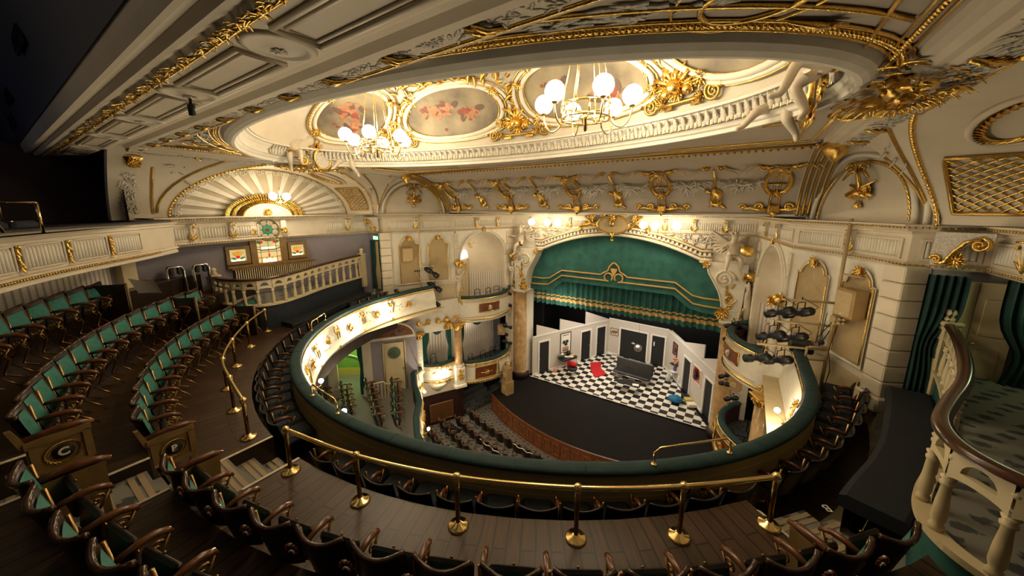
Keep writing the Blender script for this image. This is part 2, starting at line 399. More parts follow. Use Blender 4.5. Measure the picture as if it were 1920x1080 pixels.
tier('floor_upper_circle', -.38, .94, ZB, ZA-.1, [(radians(-58), aL), (aR, TR)])
tier('floor_upper_circle', .90, 1.76, ZC, ZB-.1, [(radians(-60), aL), (aR, radians(52))])
tier('floor_upper_circle', 1.70, 2.46, ZD, ZC-.1, [(radians(-62), aL), (aR, radians(52))])
tier('floor_upper_circle', 2.42, 4.2, ZE, ZD-.1, [(radians(-62), radians(52))])

# carpeted aisle steps, left aisle (straight) and right aisle (radial)
def steps(name, fr, treads, w):
    """fr(y, x) -> world xy; treads (y0, y1, z)"""
    b = MB()
    for (y0, y1, z) in treads:
        P = [fr(y0, 0), fr(y0, w), fr(y1, w), fr(y1, 0)]
        b.m = 0; b.hexa([(p[0], p[1], z-.6) for p in P] + [(p[0], p[1], z) for p in P])
        b.m = 1
        for q in (.035, .115):
            Q = [fr(y1-q-.055, .01), fr(y1-q-.055, w-.01), fr(y1-q, w-.01), fr(y1-q, .01)]
            b.hexa([(p[0], p[1], z) for p in Q] + [(p[0], p[1], z+.006) for p in Q])
    return struct(name, b, ['carpet', 'tread'])
steps('floor_aisle_steps', lambda y, x: (AX0+x, y), [(1.72, 2.02, -3.83), (1.42, 1.72, -3.64), (.95, 1.42, ZB), (.66, .95, -3.28), (.36, .66, -3.12), (-.1, .36, ZC), (-.36, -.1, -2.78), (-.62, -.36, -2.6), (-1.6, -.62, ZD)], AX1-AX0)
_o = Vector(K(TR, 0)); _n = Vector(K(TR, 1)) - _o; _t = Vector((-_n.y, _n.x))
if _t.x < 0: _t = -_t
steps('floor_aisle_steps', lambda y, x: tuple(_o - _n*y + _t*x), [(.02, .34, -3.80), (-.3, .02, -3.62), (-.95, -.3, ZB), (-1.25, -.95, -3.26), (-1.6, -1.25, -3.1), (-2.6, -1.6, ZC)], .95)
b = MB()
b.prism([(5.9, 4.05), (6.35, 3.5), (7.0, 3.5), (6.6, 4.6), (6.1, 4.6)], (0, 0, -3.62), (1, 0, 0), (0, 1, 0), (0, 0, 1), .05)   # carpeted landing beside the right aisle
b.m = 1
struct('floor_landing', b, ['carpet', 'tread'])
# pale nosing tapes on the tier ends
b = MB()
for (d0, d1, z, f) in ((-.38, .3, ZB, aL), (-.38, .3, ZB, aR), (.90, 1.25, ZC, aL), (.90, 1.25, ZC, aR), (1.70, 2.1, ZD, aL), (1.70, 2.1, ZD, aR), (-.22, .30, ZB, lambda d: TR)):
    n = 4
    for k in range(n):
        e0 = d0+(d1-d0)*k/n; e1 = d0+(d1-d0)*(k+1)/n; p, q = K(f(e0), e0), K(f(e1), e1); s_ = -.03 if f is not aL else -.012; 
        b.hexa([(p[0]-.02, p[1], z), (p[0]+.02, p[1], z), (q[0]+.02, q[1], z), (q[0]-.02, q[1], z), (p[0]-.02, p[1], z+.008), (p[0]+.02, p[1], z+.008), (q[0]+.02, q[1], z+.008), (q[0]-.02, q[1], z+.008)])
struct('trim_step_nosings', b, ['tape_white'])
# row letters on the floor by the right aisle
def text_mesh(name, ch, size, m, off=0):
    cu = bpy.data.curves.new(name, 'FONT'); cu.body = ch; cu.size = size; cu.align_x = 'CENTER'; cu.align_y = 'CENTER'; cu.extrude = .003; cu.offset = off
    t = bpy.data.objects.new('text', cu); COL.objects.link(t); bpy.context.view_layer.update()
    me = bpy.data.meshes.new_from_object(t.evaluated_get(bpy.context.evaluated_depsgraph_get())); bpy.data.objects.remove(t)
    me.materials.clear(); me.materials.append(MAT[m]); o = bpy.data.objects.new(name, me); COL.objects.link(o); return o
def letter(name, ch, loc, size, rz, m):
    o = text_mesh(name, ch, size, m); o.location = loc; o.rotation_euler = (0, 0, rz); return o
for (d, dt, ch, z, lab) in ((-.55, .012, 'A', ZA, 'white letter A on the floor nearer the rail of the right aisle'), (-.40, .012, 'A', ZA, 'white letter A on the floor, second from the rail of the right aisle'), (-.05, .115, 'B', ZB-.1, 'white letter B at the end of the pale nosing of the right aisle')):
    p = K(TR+dt, d); tag(letter('row_letter', ch, (p[0], p[1], z+.012), .15, TR+pi*.9, 'paper'), lab, 'letter', 'row letters by the right aisle')

# ---- horseshoe balcony front
RA, RB, RC = 6.13, 5.68, 8.5
rail_path = [(-6.0, 10.3), (-6.13, 9.4)] + [(RA*sin(t), RC-RB*cos(t)+.05*RA*sin(t)*cos(t)**2) for t in [radians(-90+180*i/64) for i in range(65)]] + [(6.13, 9.4), (6.12, 10.3)]
ZR = -3.27
wb = bpy.data.objects.new('wall_balcony_front', None); COL.objects.link(wb); wb['kind'] = 'structure'; wb['_o'] = (0, 0, 0)
# travel from left to right: stage side is on the left (n > 0)
b = MB(); b.sweep(rail_path, [(.02, -.10), (.035, -.03), (.015, .005), (-.05, .02), (-.10, .020), (-.155, .01), (-.185, -.015), (-.19, -.05), (-.175, -.065), (-.02, -.08)], True)
for i in range(1, len(rail_path)-1, 3):   # seams of the padding
    p, q = Vector(rail_path[i]), Vector(rail_path[i+1]); n = Vector((-(q-p).y, (q-p).x)).normalized()
    b.tube([(p.x+n.x*a, p.y+n.y*a, ZR*0+z+.002) for a, z in ((.03, -.03), (.0, .01), (-.10, .021), (-.16, 0.006), (-.19, -.04))], .006, 4)
for i in range(len(b.v)): b.v[i] = (b.v[i][0], b.v[i][1], b.v[i][2]+ZR)
part('rail_padding', b, 'rail_green', wb)
b = MB(); b.sweep(rail_path, [(.035, ZR-.10), (.06, ZR-.12), (.05, ZR-.16), (.03, ZR-.17)], True); part('gilt_capping', b, 'gold', wb)
b = MB(); prof = [(.03, -.17), (.05, -.2), (.06, -.25), (.13, -.45), (.17, -.66), (.15, -.80), (.20, -.84), (.20, -.9), (.10, -.94), (.05, -1.05), (-.1, -1.12), (-.4, -1.15)]
b.sweep(rail_path, [(a, ZR+z) for a, z in prof], True); part('front_panelling', b, 'cream_light', wb)
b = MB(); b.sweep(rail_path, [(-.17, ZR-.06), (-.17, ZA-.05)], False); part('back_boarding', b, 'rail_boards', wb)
def on_front(i, z, out=.0):     # point on the front panelling near path index i
    i0 = int(i); f = i-i0; p = Vector(rail_path[i0]).lerp(Vector(rail_path[i0+1]), f); d = Vector(rail_path[i0+1])-Vector(rail_path[i0]); n = Vector((-d.y, d.x)).normalized()
    k = [(-.17, .03), (-.25, .06), (-.45, .13), (-.66, .17), (-.8, .15), (-1.05, .05)]; a = .1
    for (z0, a0), (z1, a1) in zip(k, k[1:]):
        if z1 <= z <= z0: a = a0+(a1-a0)*(z-z0)/(z1-z0)
    return Vector((p.x+n.x*(a+out), p.y+n.y*(a+out), ZR+z)), n, d.normalized()
# relief on the front: mask rosettes, paired brackets between them
N_RO = 0
for i in [1.5]+list(range(6, 64, 5)):
    p, n, d = on_front(i, -.48, .01); loc = tuple(p)
    if p.y < 2.9 and abs(p.x) < 4: pass
    b = MB(); n3 = Vector((n.x, n.y, .12)); d3 = Vector((d.x, d.y, 0)); up = Vector((0, 0, 1))
    b.spray(p, d3, up, n3, .17, 9, 0, 2*pi, .5); b.scroll(p+d3*.12-up*.12, d3, up, .06, 1.3, .012); b.scroll(p-d3*.12-up*.12, -d3, up, .06, 1.3, .012)
    N_RO += 1
    sd = 'left' if p.x < 0 else 'right'
    o = b.build('gilt_rosette', 'gold'); tag(o, 'gilt mask rosette on the upper circle front, %s along the horseshoe from its left end' % nth(N_RO-1), 'ornament', 'rosettes along the upper circle front')
b = MB()
for i in list(range(3, 66, 5)):
    p, n, d = on_front(i+.5, -.35, .0); d3 = Vector((d.x, d.y, 0)); n3 = Vector((n.x, n.y, 0)); up = Vector((0, 0, 1))
    for s_ in (-1, 1): b.tube([p+d3*s_*.07+up*.14, p+d3*s_*.10+up*.02+n3*.05, p+d3*s_*.05-up*.25+n3*.09], [.02, .03, .015], 6)
    b.spray(p+up*.02+n3*.03, d3, up, n3, .1, 6)
    q, _, _ = on_front(i+.5, -.82, .05); b.spray(q, d3, up, n3, .09, 6, pi, 2*pi)
part('gilt_bracket_relief', b, 'gold', wb)
b = MB()
for i in range(1, 66):
    for k in range(5):
        z = -.32-.3*R.random(); p, n, d = on_front(i+R.random(), z, 0); an = R.uniform(0, 6.28)
        b.leaf(p, Vector((d.x, d.y, 0))*cos(an)+Vector((0, 0, 1))*sin(an), (n.x, n.y, .1), .11, .06, .2, 2)
part('plaster_leaf_relief', b, 'plaster_relief', wb)
# brass sconces on the front, each with one glowing bulb
def sconce(p, n, label, group, out=.22, drop=.06):
    t = thing('balcony_sconce', label, 'lamp', tuple(p), 0, group); n3 = Vector((n.x, n.y, 0)); up = Vector((0, 0, 1))
    b = MB(); b.tube([p, p+n3*out*.5-up*.1, p+n3*out-up*drop*.5, p+n3*out+up*.02], .009, 6); b.spray(p, n3.cross(up), up, n3, .05, 6); part('arm', b, 'brass', t)
    b = MB(); b.ball(tuple(p+n3*out+up*.06), .048, 12, 8); part('bulb', b, 'bulb', t)
    return t
SC_EXTRA = [(30.5, 'facing the stage, left of the middle'), (35.5, 'facing the stage, at the middle'), (40.5, 'facing the stage, right of the middle'), (48, 'facing the stage, far right one')]
SC = [(4.6, 'nearest the panel wall'), (10.8, 'second from the panel wall'), (18, 'third from the panel wall'), (25.5, 'fourth from the panel wall')]
for i, w in SC:
    p, n, d = on_front(i, -.42); sconce(p, n, 'glowing sconce on the left limb of the upper circle front, '+w, 'sconces along the upper circle front')
for i, w in SC_EXTRA:
    p, n, d = on_front(i, -.5); sconce(p, n, 'glowing sconce on the upper circle front '+w, 'sconces along the upper circle front')
for i, w in ((63.4, 'nearest the boxes'), (56, 'second from the boxes')):
    p, n, d = on_front(i, -.55); sconce(p, n, 'glowing sconce on the right limb of the upper circle front, '+w, 'sconces along the upper circle front')
# brass grab rails screwed to the padding
def grab(i0, i1, label):
    P0, P1 = Vector(rail_path[i0]), Vector(rail_path[i1]); d = P1-P0; n = Vector((-d.y, d.x)).normalized()*-.09
    a, c = P0+n, P1+n; z = ZR+.02; m = (a+c)/2; t = thing('grab_rail', label, 'rail', (m.x, m.y, z))
    b = MB(); b.tube([(a.x, a.y, z), (a.x, a.y, z+.17), *[(a.x+(c.x-a.x)*k, a.y+(c.y-a.y)*k, z+.23) for k in (.07, .5, .93)], (c.x, c.y, z+.17), (c.x, c.y, z)], .014, 8); part('bar', b, 'brass', t)
    for q in (a, c): b = MB(); b.lathe([(.04, 0), (.035, .012), (.018, .02)], (q.x, q.y, z), 12); part('flange', b, 'brass', t)
grab(14, 17, 'small brass grab rail on the left of the green balcony rail, above the aisle end')
grab(30, 33, 'small brass grab rail on the green rail opposite the left aisle')
grab(49, 53, 'brass grab rail on the right of the green balcony rail, above the paper notices')
# ================================================================== WALLS, ENTABLATURE, NICHES, ALCOVES
UP = Vector((0, 0, 1))
def wall_frame(p0, p1, flip=False):
    """u along the wall, z up, w into the room"""
    p0, p1 = Vector(p0), Vector(p1); t = (p1-p0).normalized(); n = Vector((-t.y, t.x))
    if flip: n = -n
    return (lambda u, z, w=0: Vector((p0.x+t.x*u+n.x*w, p0.y+t.y*u+n.y*w, z))), Vector((t.x, t.y, 0)), Vector((n.x, n.y, 0)), (p1-p0).length
SIDE_PATH = [(5.25, 15.5), (5.95, 11.6), (6.75, 10.3), (7.3, 9.0), (8.2, 8.9), (8.2, 7), (8.1, 5), (7.6, 3.2), (7.1, 2.2)]
ENT = [(.0, -1.03), (.05, -1.0), (.075, -.96), (.05, -.93), (.02, -.92), (.02, -.44), (.06, -.42), (.06, -.385), (.16, -.37), (.19, -.345), (.21, -.31), (.27, -.285), (.27, -.262), (-.3, -.255)]
def gold_rows(b, path, sgn, k0, k1):    # egg-and-dart beads: two rows
    for (off, z, r, st) in ((.075, -.965, .022, .075), (.225, -.318, .022, .075)):
        P = [Vector(p) for p in path]; out = []
        for i in range(len(P)):
            d0 = (P[i]-P[i-1]).normalized() if i else (P[1]-P[0]).normalized(); d1 = (P[i+1]-P[i]).normalized() if i < len(P)-1 else d0
            n = Vector((-(d0+d1).y, (d0+d1).x)).normalized(); n = n/max(.5, n.dot(Vector((-d0.y, d0.x)))); out.append(Vector((P[i].x+n.x*off, P[i].y+n.y*off, z)))
        b.bead(out, r, st)
def fluted_panel(bc, bf, F, t, n, u0, u1, z0, z1):     # recessed frame + fluted field
    o = F(0, 0); 
    for (a0, a1, c0, c1) in ((u0-.05, u1+.05, z1, z1+.03), (u0-.05, u1+.05, z0-.03, z0), (u0-.05, u0, z0, z1), (u1, u1+.05, z0, z1)):
        bc.hexa([F(a0, c0, .02), F(a1, c0, .02), F(a1, c0, .05), F(a0, c0, .05), F(a0, c1, .02), F(a1, c1, .02), F(a1, c1, .05), F(a0, c1, .05)])
    k = max(3, int((u1-u0)/.07)); w = (u1-u0)/k
    for i in range(k):
        c = u0+w*(i+.5)
        bf.tube([F(c, z0+.01, .022), F(c, z1-.04, .022), F(c, z1-.012, .018)], [w*.40, w*.40, w*.12], 6)
def console(F, t, n, u, label, group, small=.16):    # gilded acanthus console between entablature panels
    p = F(u, -.68, .03); o = thing('acanthus_console', label, 'ornament', tuple(p), 0, group)
    b = MB(); w = small/2
    b.hexa([F(u-w*.8, -.91, .03), F(u+w*.8, -.91, .03), F(u+w*.8, -.91, .07), F(u-w*.8, -.91, .07), F(u-w, -.44, .03), F(u+w, -.44, .03), F(u+w, -.44, .16), F(u-w, -.44, .16)]); part('block', b, 'cream_light', o)
    b = MB()
    for k in range(5):
        a = (k-2)*.35; b.leaf(F(u, -.88, .075), t*sin(a)+UP*cos(a), n, .3-abs(k-2)*.05, .1, .22)
    b.spray(F(u, -.53, .145), t, UP, n, .06, 7)
    b.tube([F(u-w, -.455, .15), F(u+w, -.455, .15)], .02, 6); part('gilt_leaf', b, 'gold', o)
    return o
for s in (-1, 1):
    sd = 'left' if s < 0 else 'right'
    path = [(s*x, y) for x, y in SIDE_PATH]
    if s > 0: path = path[:7]
    path = path[::-1] if s < 0 else path       # travel so that the room is on the left (n > 0)
    flip = False
    # room interior must be to the left of travel: right side wall travels toward the back? choose by test
    d = Vector(path[1])-Vector(path[0]); nn = Vector((-d.y, d.x)); mid = Vector(path[0])
    if nn.dot(Vector((0, 6))-mid) < 0: path = path[::-1]
    b = MB(); b.m = 0; b.sweep(path, ENT); b.m = 1; gold_rows(b, path, s, 0, 0)
    struct('trim_entablature_'+sd, b, ['cream', 'gold_dull'])
    # panels of the entablature, segment by segment
    bc, bf = MB(), MB(); nco = 0
    for i, (p, q) in enumerate(zip(SIDE_PATH, SIDE_PATH[1:])):
        if s > 0 and i > 4: break
        F, t, n, L = wall_frame((s*p[0], p[1]), (s*q[0], q[1]), s > 0)
        if n.xy.dot(Vector((0, 6))-Vector((s*p[0], p[1]))) < 0: F, t, n, L = wall_frame((s*p[0], p[1]), (s*q[0], q[1]), s < 0)
        np_ = {0: 3, 1: 1, 2: 1, 3: 1, 4: 2, 5: 2, 6: 2, 7: 1}[i]
        if i == 5: continue
        for k in range(np_):
            w = L/np_; fluted_panel(bc, bf, F, t, n, w*k+.16, w*(k+1)-.16, -.85, -.55)
            if k or i in (2, 7):
                u = w*k if k else .12
                where = {0: 'over the arched niche', 2: 'over the round-topped wall panels', 3: 'over the exit curtain', 4: 'over the lilac wall near the exit curtain', 6: 'over the chrome frames by the lilac wall', 7: 'over the gallery end of the lilac wall'}.get(i, 'over the panels')
                console(F, t, n, u, ('gilt leaf console %s, %s side' % (where, sd)) + ('' if i in (2, 3, 4, 6, 7) and k < 2 else ', %s from the stage' % nth(k-1)), 'consoles of the %s entablature' % sd); nco += 1
    b = MB(); struct('trim_entablature_panels_'+sd, bc, ['cream']); struct('trim_entablature_flutes_'+sd, bf, ['cream_light'])

    # ---------------- round-topped panel wall (segments 1 and 2 run as one wall)
    F, t, n, L = wall_frame((s*5.95, 11.6), (s*7.3, 9.0), s > 0)
    if n.xy.dot(Vector((0, 6))-Vector((s*6, 11))) < 0: F, t, n, L = wall_frame((s*5.95, 11.6), (s*7.3, 9.0), s < 0)
    bow = lambda u, w=0: w - .0
    b = MB(); b.grid(lambda a, c: F(-.05+(L+.1)*a, -5.3+4.35*c, -.08*0-.16*sin(pi*a)), 16, 2); struct('wall_%s_panels' % sd, b, ['cream_light'])
    for k, (u0, u1, sp) in enumerate(((.30, 1.12, 1), (1.55, 2.37, 0))):
        cu = (u0+u1)/2; wv = lambda u: .02-.16*sin(pi*(u+.05)/(L+.1))
        def arch(off, zb):
            pts = [(u0-off, zb), (u0-off, -1.55+off*.3), (u0+.10-off, -1.55+off*.6)] + [(cu-(.31+off)*cos(pi*i/10), -1.55+off*.4+(.27+off)*sin(pi*i/10)) for i in range(1, 10)] + [(u1-.10+off, -1.55+off*.6), (u1+off, -1.55+off*.3), (u1+off, zb)]
            return pts
        o = thing('wall_panel', '%s round-topped ochre panel on the %s wall, the one nearer the %s' % ('tall', sd, 'stage' if k == 0 else 'exit curtain'), 'panel', tuple(F(cu, -3.15, wv(cu))), 0, 'round-topped wall panels')
        b = MB(); A_ = arch(0, -3.15); b.add([F(u, z, wv(u)+.015) for u, z in A_], [tuple(range(len(A_)))]); part('field', b, 'ochre', o)
        b = MB(); B_ = arch(.07, -3.22); nA = len(A_)
        b.add([F(u, z, wv(u)+.02) for u, z in A_]+[F(u, z, wv(u)+.05) for u, z in B_], [(i, (i+1) % nA, nA+(i+1) % nA, nA+i) for i in range(nA)]); part('moulding', b, 'cream_light', o)
        b = MB(); b.tube([F(u, z, wv(u)+.05) for u, z in A_], .016, 6, closed=True); b.spray(F(cu, -1.26, wv(cu)+.06), t, UP, n, .15, 9); b.scroll(F(cu-.13, -1.32, .03+wv(cu)), t, UP, .06, 1.2, .014); b.scroll(F(cu+.13, -1.32, .03+wv(cu)), -t, UP, .06, 1.2, .014); part('gilt_crest', b, 'gold', o)
    b = MB()
    for i in range(11): z = -3.4; 
    b.grid(lambda a, c: F(.02+(L-.04)*a, -4.02+.62*c, .03-.16*sin(pi*a)), 14, 1, False); struct('trim_dado_%s' % sd, b, ['ivory_wood'])
    # banded pilaster at the corner by the exit
    b = MB()
    for k in range(8):
        z0 = -3.45+k*.31; b.cbox((s*7.32, 9.02, z0+.15), (.42, .42, .298), .02, atan2(t.y, t.x))
    b.cbox((s*7.32, 9.02, -3.6), (.52, .52, .3), .03, atan2(t.y, t.x)); struct('trim_banded_pilaster_'+sd, b, ['cream'])

    # ---------------- niche wall with arched recess
    F, t, n, L = wall_frame((s*5.95, 11.6), (s*5.25, 15.5), s > 0)
    if n.xy.dot(Vector((0, 6))-Vector((s*6, 11))) < 0: F, t, n, L = wall_frame((s*5.95, 11.6), (s*5.25, 15.5), s < 0)
    uc, ra, zs = 1.75, 1.42, -2.35; zb = -4.85; rz = 1.22
    b = MB(); N = 20; AR = [(uc-ra, zb), (uc-ra, zs)] + [(uc-ra*cos(pi*i/N), zs+rz*sin(pi*i/N)) for i in range(1, N)] + [(uc+ra, zs), (uc+ra, zb)]
    outl = []
    for (u, z) in AR:
        if z <= zs+.001: outl.append((0 if u < uc else L, z))
        else:
            k = max(abs(u-uc)/ (uc if u < uc else L-uc), (z-zs)/(-.98-zs)); outl.append((uc+(u-uc)/max(k, .01), zs+(z-zs)/max(k, .01)))
    m_ = len(AR); b.add([F(u, z, 0) for u, z in AR]+[F(u, z, 0) for u, z in outl], [(i, i+1, m_+i+1, m_+i) for i in range(m_-1)], False)
    struct('wall_%s_niche' % sd, b, ['cream_light'])
    b = MB(); b.grid(lambda a, c: F(uc-ra*cos(pi*a), zb+(zs-zb)*c, -.95*sin(pi*a)**.8), 18, 3)
    b.grid(lambda a, c: F(uc-ra*cos(pi*a)*cos(c*pi/2), zs+rz*sin(c*pi/2), -.95*sin(pi*a)**.8*cos(c*pi/2)), 18, 9); struct('wall_%s_niche_apse' % sd, b, ['cream'])
    b = MB(); b.grid(lambda a, c: F(uc-(ra-.01)*cos(pi*(.42+.55*a)), zb+1.62*c, -.94*sin(pi*(.42+.55*a))**.8), 12, 1, True, None, lambda a, c: (a*2.4, c)); struct('wall_%s_niche_dado' % sd, b, ['stripe_paper'])
    b = MB(); b.tube([F(uc-ra*1.04*cos(pi*i/24), zs+rz*1.04*sin(pi*i/24), .03) for i in range(25)], .045, 6); b.tube([F(uc-ra*1.13*cos(pi*i/24), zs+rz*1.1*sin(pi*i/24), .02) for i in range(25)], .03, 6)
    for u in (uc-ra*1.04, uc+ra*1.04): b.cbox(tuple(F(u, (zs+zb)/2, .02)), (.12, .12, zs-zb), .02, atan2(t.y, t.x))
    b.m = 1
    for k in range(11):
        a = pi*(.08+.84*k/10); p = F(uc-.62+.0, zs+.35, -.7)
        q = lambda r: F(uc-.55-r*cos(a), zs+.32+r*.85*sin(a), -.78)
        b.leaf(q(.42), (q(1)-q(.4)), n, .14, .06, .1); 
        if k % 2: b.leaf(q(.66), (q(1)-q(.4)), n, .13, .05, .1)
    b.spray(F(uc, zs+rz+.13, .05), t, UP, n, .15, 9); struct('trim_niche_arch_'+sd, b, ['cream_light', 'gold'])
    # banding of the piers
    b = MB()
    for k in range(9):
        for (u0, u1) in ((.0, .24), (3.32, 3.9)):
            z0 = -4.1+k*.33; b.hexa([F(u0, z0, 0), F(u1, z0, 0), F(u1, z0, .035), F(u0, z0, .035), F(u0, z0+.315, 0), F(u1, z0+.315, 0), F(u1, z0+.315, .035), F(u0, z0+.315, .035)])
    struct('trim_niche_piers_'+sd, b, ['cream'])
    # a door in the niche with a glowing fanlight (left niche shows it)
    o = thing('niche_door', 'panelled ivory door with round pane and lit fanlight in the %s arched niche' % sd, 'door', tuple(F(.85, zb, -.62)), 0)
    G, gt, gn, gl = wall_frame(F(.47, 0, -.26).xy, F(1.40, 0, -.78).xy, s > 0)
    if gn.dot(n) < 0: G, gt, gn, gl = wall_frame(F(.47, 0, -.26).xy, F(1.40, 0, -.78).xy, s < 0)
    b = MB(); b.hexa([G(.1, zb, .02), G(gl-.1, zb, .02), G(gl-.1, zb, .06), G(.1, zb, .06), G(.1, -2.5, .02), G(gl-.1, -2.5, .02), G(gl-.1, -2.5, .06), G(.1, -2.5, .06)])
    for (u0, u1, z0, z1) in ((.2, gl/2-.04, -3.95, -3.3), (gl/2+.04, gl-.2, -3.95, -3.3), (.2, gl-.2, -4.7, -4.1)): b.hexa([G(u0, z0, .06), G(u1, z0, .06), G(u1, z0, .075), G(u0, z0, .075), G(u0, z1, .06), G(u1, z1, .06), G(u1, z1, .075), G(u0, z1, .075)])
    part('leaf', b, 'ivory_wood', o)
    b = MB(); b.tube([G(gl/2+.26*cos(k*pi/12), -2.86+.28*sin(k*pi/12), .07) for k in range(24)], .025, 6, closed=True); b.tube([G(.06, zb, .05), G(.06, -2.44, .05), G(gl-.06, -2.44, .05), G(gl-.06, zb, .05)], .035, 4); part('frame', b, 'ivory_wood', o)
    b = MB(); b.add([G(gl/2+.25*cos(k*pi/12), -2.86+.27*sin(k*pi/12), .066) for k in range(24)], [tuple(range(24))]); part('round_pane', b, 'ochre', o)
    b = MB(); b.add([G(gl/2, -2.38, .05)]+[G(gl/2-.46*cos(k*pi/12), -2.38+.42*sin(k*pi/12), .05) for k in range(13)], [(0, k+1, k+2) for k in range(12)]); part('fanlight', b, 'white_glow' if s < 0 else 'ochre', o)

    # ---------------- return wall with exit curtains, alcove wall
    b = MB(); zf = -2.85 if s > 0 else -3.4
    b.box((s*8.3, 9.0, -2.3), (2.1, .12, 2.7)); struct('wall_%s_return' % sd, b, ['lilac'])
    b = MB()
    if s < 0:
        b.grid(lambda a, c: Vector((s*(8.22-.0*a), 9.0-6.9*a, -3.6+2.65*c)), 12, 2, False); struct('wall_left_alcove', b, ['lilac'])
    else:
        b.grid(lambda a, c: Vector((s*10.2, 9.0-6.9*a, -3.6+4.4*c)), 4, 2, False); struct('wall_right_alcove', b, ['lilac'])
# green exit sign over the left curtains, and the double doors behind the right curtains
o = thing('exit_sign', 'green lit exit sign above the left curtained doorway', 'sign', (-7.62, 8.86, -1.22))
b = MB(); b.cbox((-7.62, 8.86, -1.20), (.34, .07, .18), .012); part('case', b, 'black_metal', o)
b = MB(); b.box((-7.62, 8.82, -1.20), (.30, .012, .14)); part('face', b, 'exit_green', o)
b = MB()
for (x, z, w, h) in ((-7.70, -1.20, .05, .09), (-7.56, -1.20, .09, .07)): b.box((x, 8.81, z), (w, .006, h))
b.ball((-7.70, 8.81, -1.14), .014, 6, 4); part('running_figure', b, 'white_glow', o)
def pleated(P0, P1, z0, z1, folds=9, amp=.05, gather=None, mtop=0):
    P0, P1 = Vector(P0), Vector(P1); t = (P1-P0); L = t.length; t.normalize(); n = Vector((-t.y, t.x))
    def fn(a, c):
        k = 1.0
        if gather: k = 1 - gather[1]*math.exp(-((c-gather[0])/.16)**2) - (gather[2] if c < gather[0] else 0)*(1-math.exp(-((c-gather[0])/.16)**2))
        u = (a-.0)*L*k + (gather[3]*L*(1-k) if gather else 0); w = amp*sin(a*folds*2*pi)*(.5+.5*k)
        p = P0 + t*u + n*w; return (p.x, p.y, z0+(z1-z0)*c)
    b = MB(); b.grid(fn, folds*8, 14, True); return b
def curtain(label, P0, P1, z0, z1, group=None, m='green_curtain', **kw):
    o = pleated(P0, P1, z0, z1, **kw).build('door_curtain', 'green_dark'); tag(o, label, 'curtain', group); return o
curtain('green curtain at the exit doorway under the lit sign, half beside the lilac wall', (-8.05, 8.85), (-7.72, 8.85), -3.35, -1.3, folds=4, gather=(.35, .3, .1, 0))
curtain('green curtain at the exit doorway under the lit sign, half beside the banded pilaster', (-7.52, 8.85), (-7.3, 8.85), -3.35, -1.3, folds=3, gather=(.35, .3, .1, 1))
b = MB(); b.box((-7.68, 8.9, -2.35), (.5, .03, 2.0)); o = b.build('exit_door', 'ochre'); tag(o, 'narrow view of a tan door behind the left exit curtains', 'door')
curtain('dark green curtain beside the stone pilaster of the right doorway, tied back', (7.5, 8.72), (7.98, 8.72), -3.3, -1.08, folds=5, gather=(.45, .45, .25, 0))
curtain('dark green curtain on the far right of the right doorway, tied back', (8.30, 8.62), (9.0, 8.62), -3.3, -1.08, folds=6, gather=(.45, .35, .2, 1))
o = thing('double_doors', 'pair of cream panelled doors between the curtains on the right', 'door', (8.15, 8.85, -2.85))
for k, x in enumerate((7.9, 8.36)):
    b = MB(); b.box((x, 8.88, -2.05), (.45, .05, 1.75)); 
    for z in (-2.6, -1.75): b.cbox((x, 8.85, z), (.28, .02, .62), .012)
    d = part('door_leaf', b, 'ivory_wood', o)
    b = MB(); b.ball((x+(.17 if k == 0 else -.17), 8.83, -2.2), .03, 8, 5); part('knob', b, 'brass', d)

# ---------------- left alcove: stained glass, radiator grille, chrome frames
AXW = -8.2
def pane(b, y0, y1, z0, z1, x=AXW+.05): b.add([(x, y0, z0), (x, y1, z0), (x, y1, z1), (x, y0, z1)], [(0, 1, 2, 3)])
def sg_small(yc, label):
    o = thing('stained_glass_window', label, 'window', (AXW+.04, yc, -1.72), 0, 'small stained glass windows')
    w, h = .44, .36; z = -1.45
    b = MB()
    for (y0, y1, z0, z1) in ((yc-w/2-.09, yc+w/2+.09, z+h/2, z+h/2+.1), (yc-w/2-.09, yc+w/2+.09, z-h/2-.1, z-h/2), (yc-w/2-.09, yc-w/2, z-h/2, z+h/2), (yc+w/2, yc+w/2+.09, z-h/2, z+h/2)):
        b.box((AXW+.07, (y0+y1)/2, (z0+z1)/2), (.1, y1-y0, z1-z0))
    part('frame', b, 'oak', o)
    x = AXW+.05; b = MB(); pane(b, yc-w/2, yc+w/2, z-h/2, z+h/2); part('glass', b, 'stain_cream', o)
    b = MB(); pane(b, yc-w/2+.05, yc+w/2-.05, z-h/2, z-h/2+.07, x+.004); part('lit_strip', b, 'stain_glow', o)
    b = MB(); b.ball((x+.01, yc, z-.05), .055, 10, 6, (.2, 1, 1.15)); part('red_bud', b, 'stain_red', o)
    b = MB()
    for q in (-1, 1): b.leaf((x+.006, yc+q*.05, z-.12), (0, q, .35), (1, 0, 0), .15, .07, 0)
    part('green_leaves', b, 'stain_green', o)
    b = MB()
    for q in (-1.6, -.8, 0, .8, 1.6): b.leaf((x+.004, yc+q*.02, z-.02), (0, q*.6, 1), (1, 0, 0), .17, .08, 0)
    part('amber_petals', b, 'stain_amber', o)
sg_small(4.29, 'small lit stained glass window left of the tall one, red bud design')
sg_small(6.03, 'small lit stained glass window right of the tall one, red bud design')
o = thing('stained_glass_window', 'tall lit stained glass window under the rose on the lilac wall', 'window', (AXW+.04, 5.15, -1.75))
b = MB(); x = AXW+.05
for (y0, y1) in ((4.62, 4.8), (5.5, 5.68)): b.box((AXW+.07, (y0+y1)/2, -1.4), (.12, y1-y0, .78))
b.box((AXW+.08, 5.15, -1.8), (.16, 2.35, .07)); part('frame', b, 'oak', o)
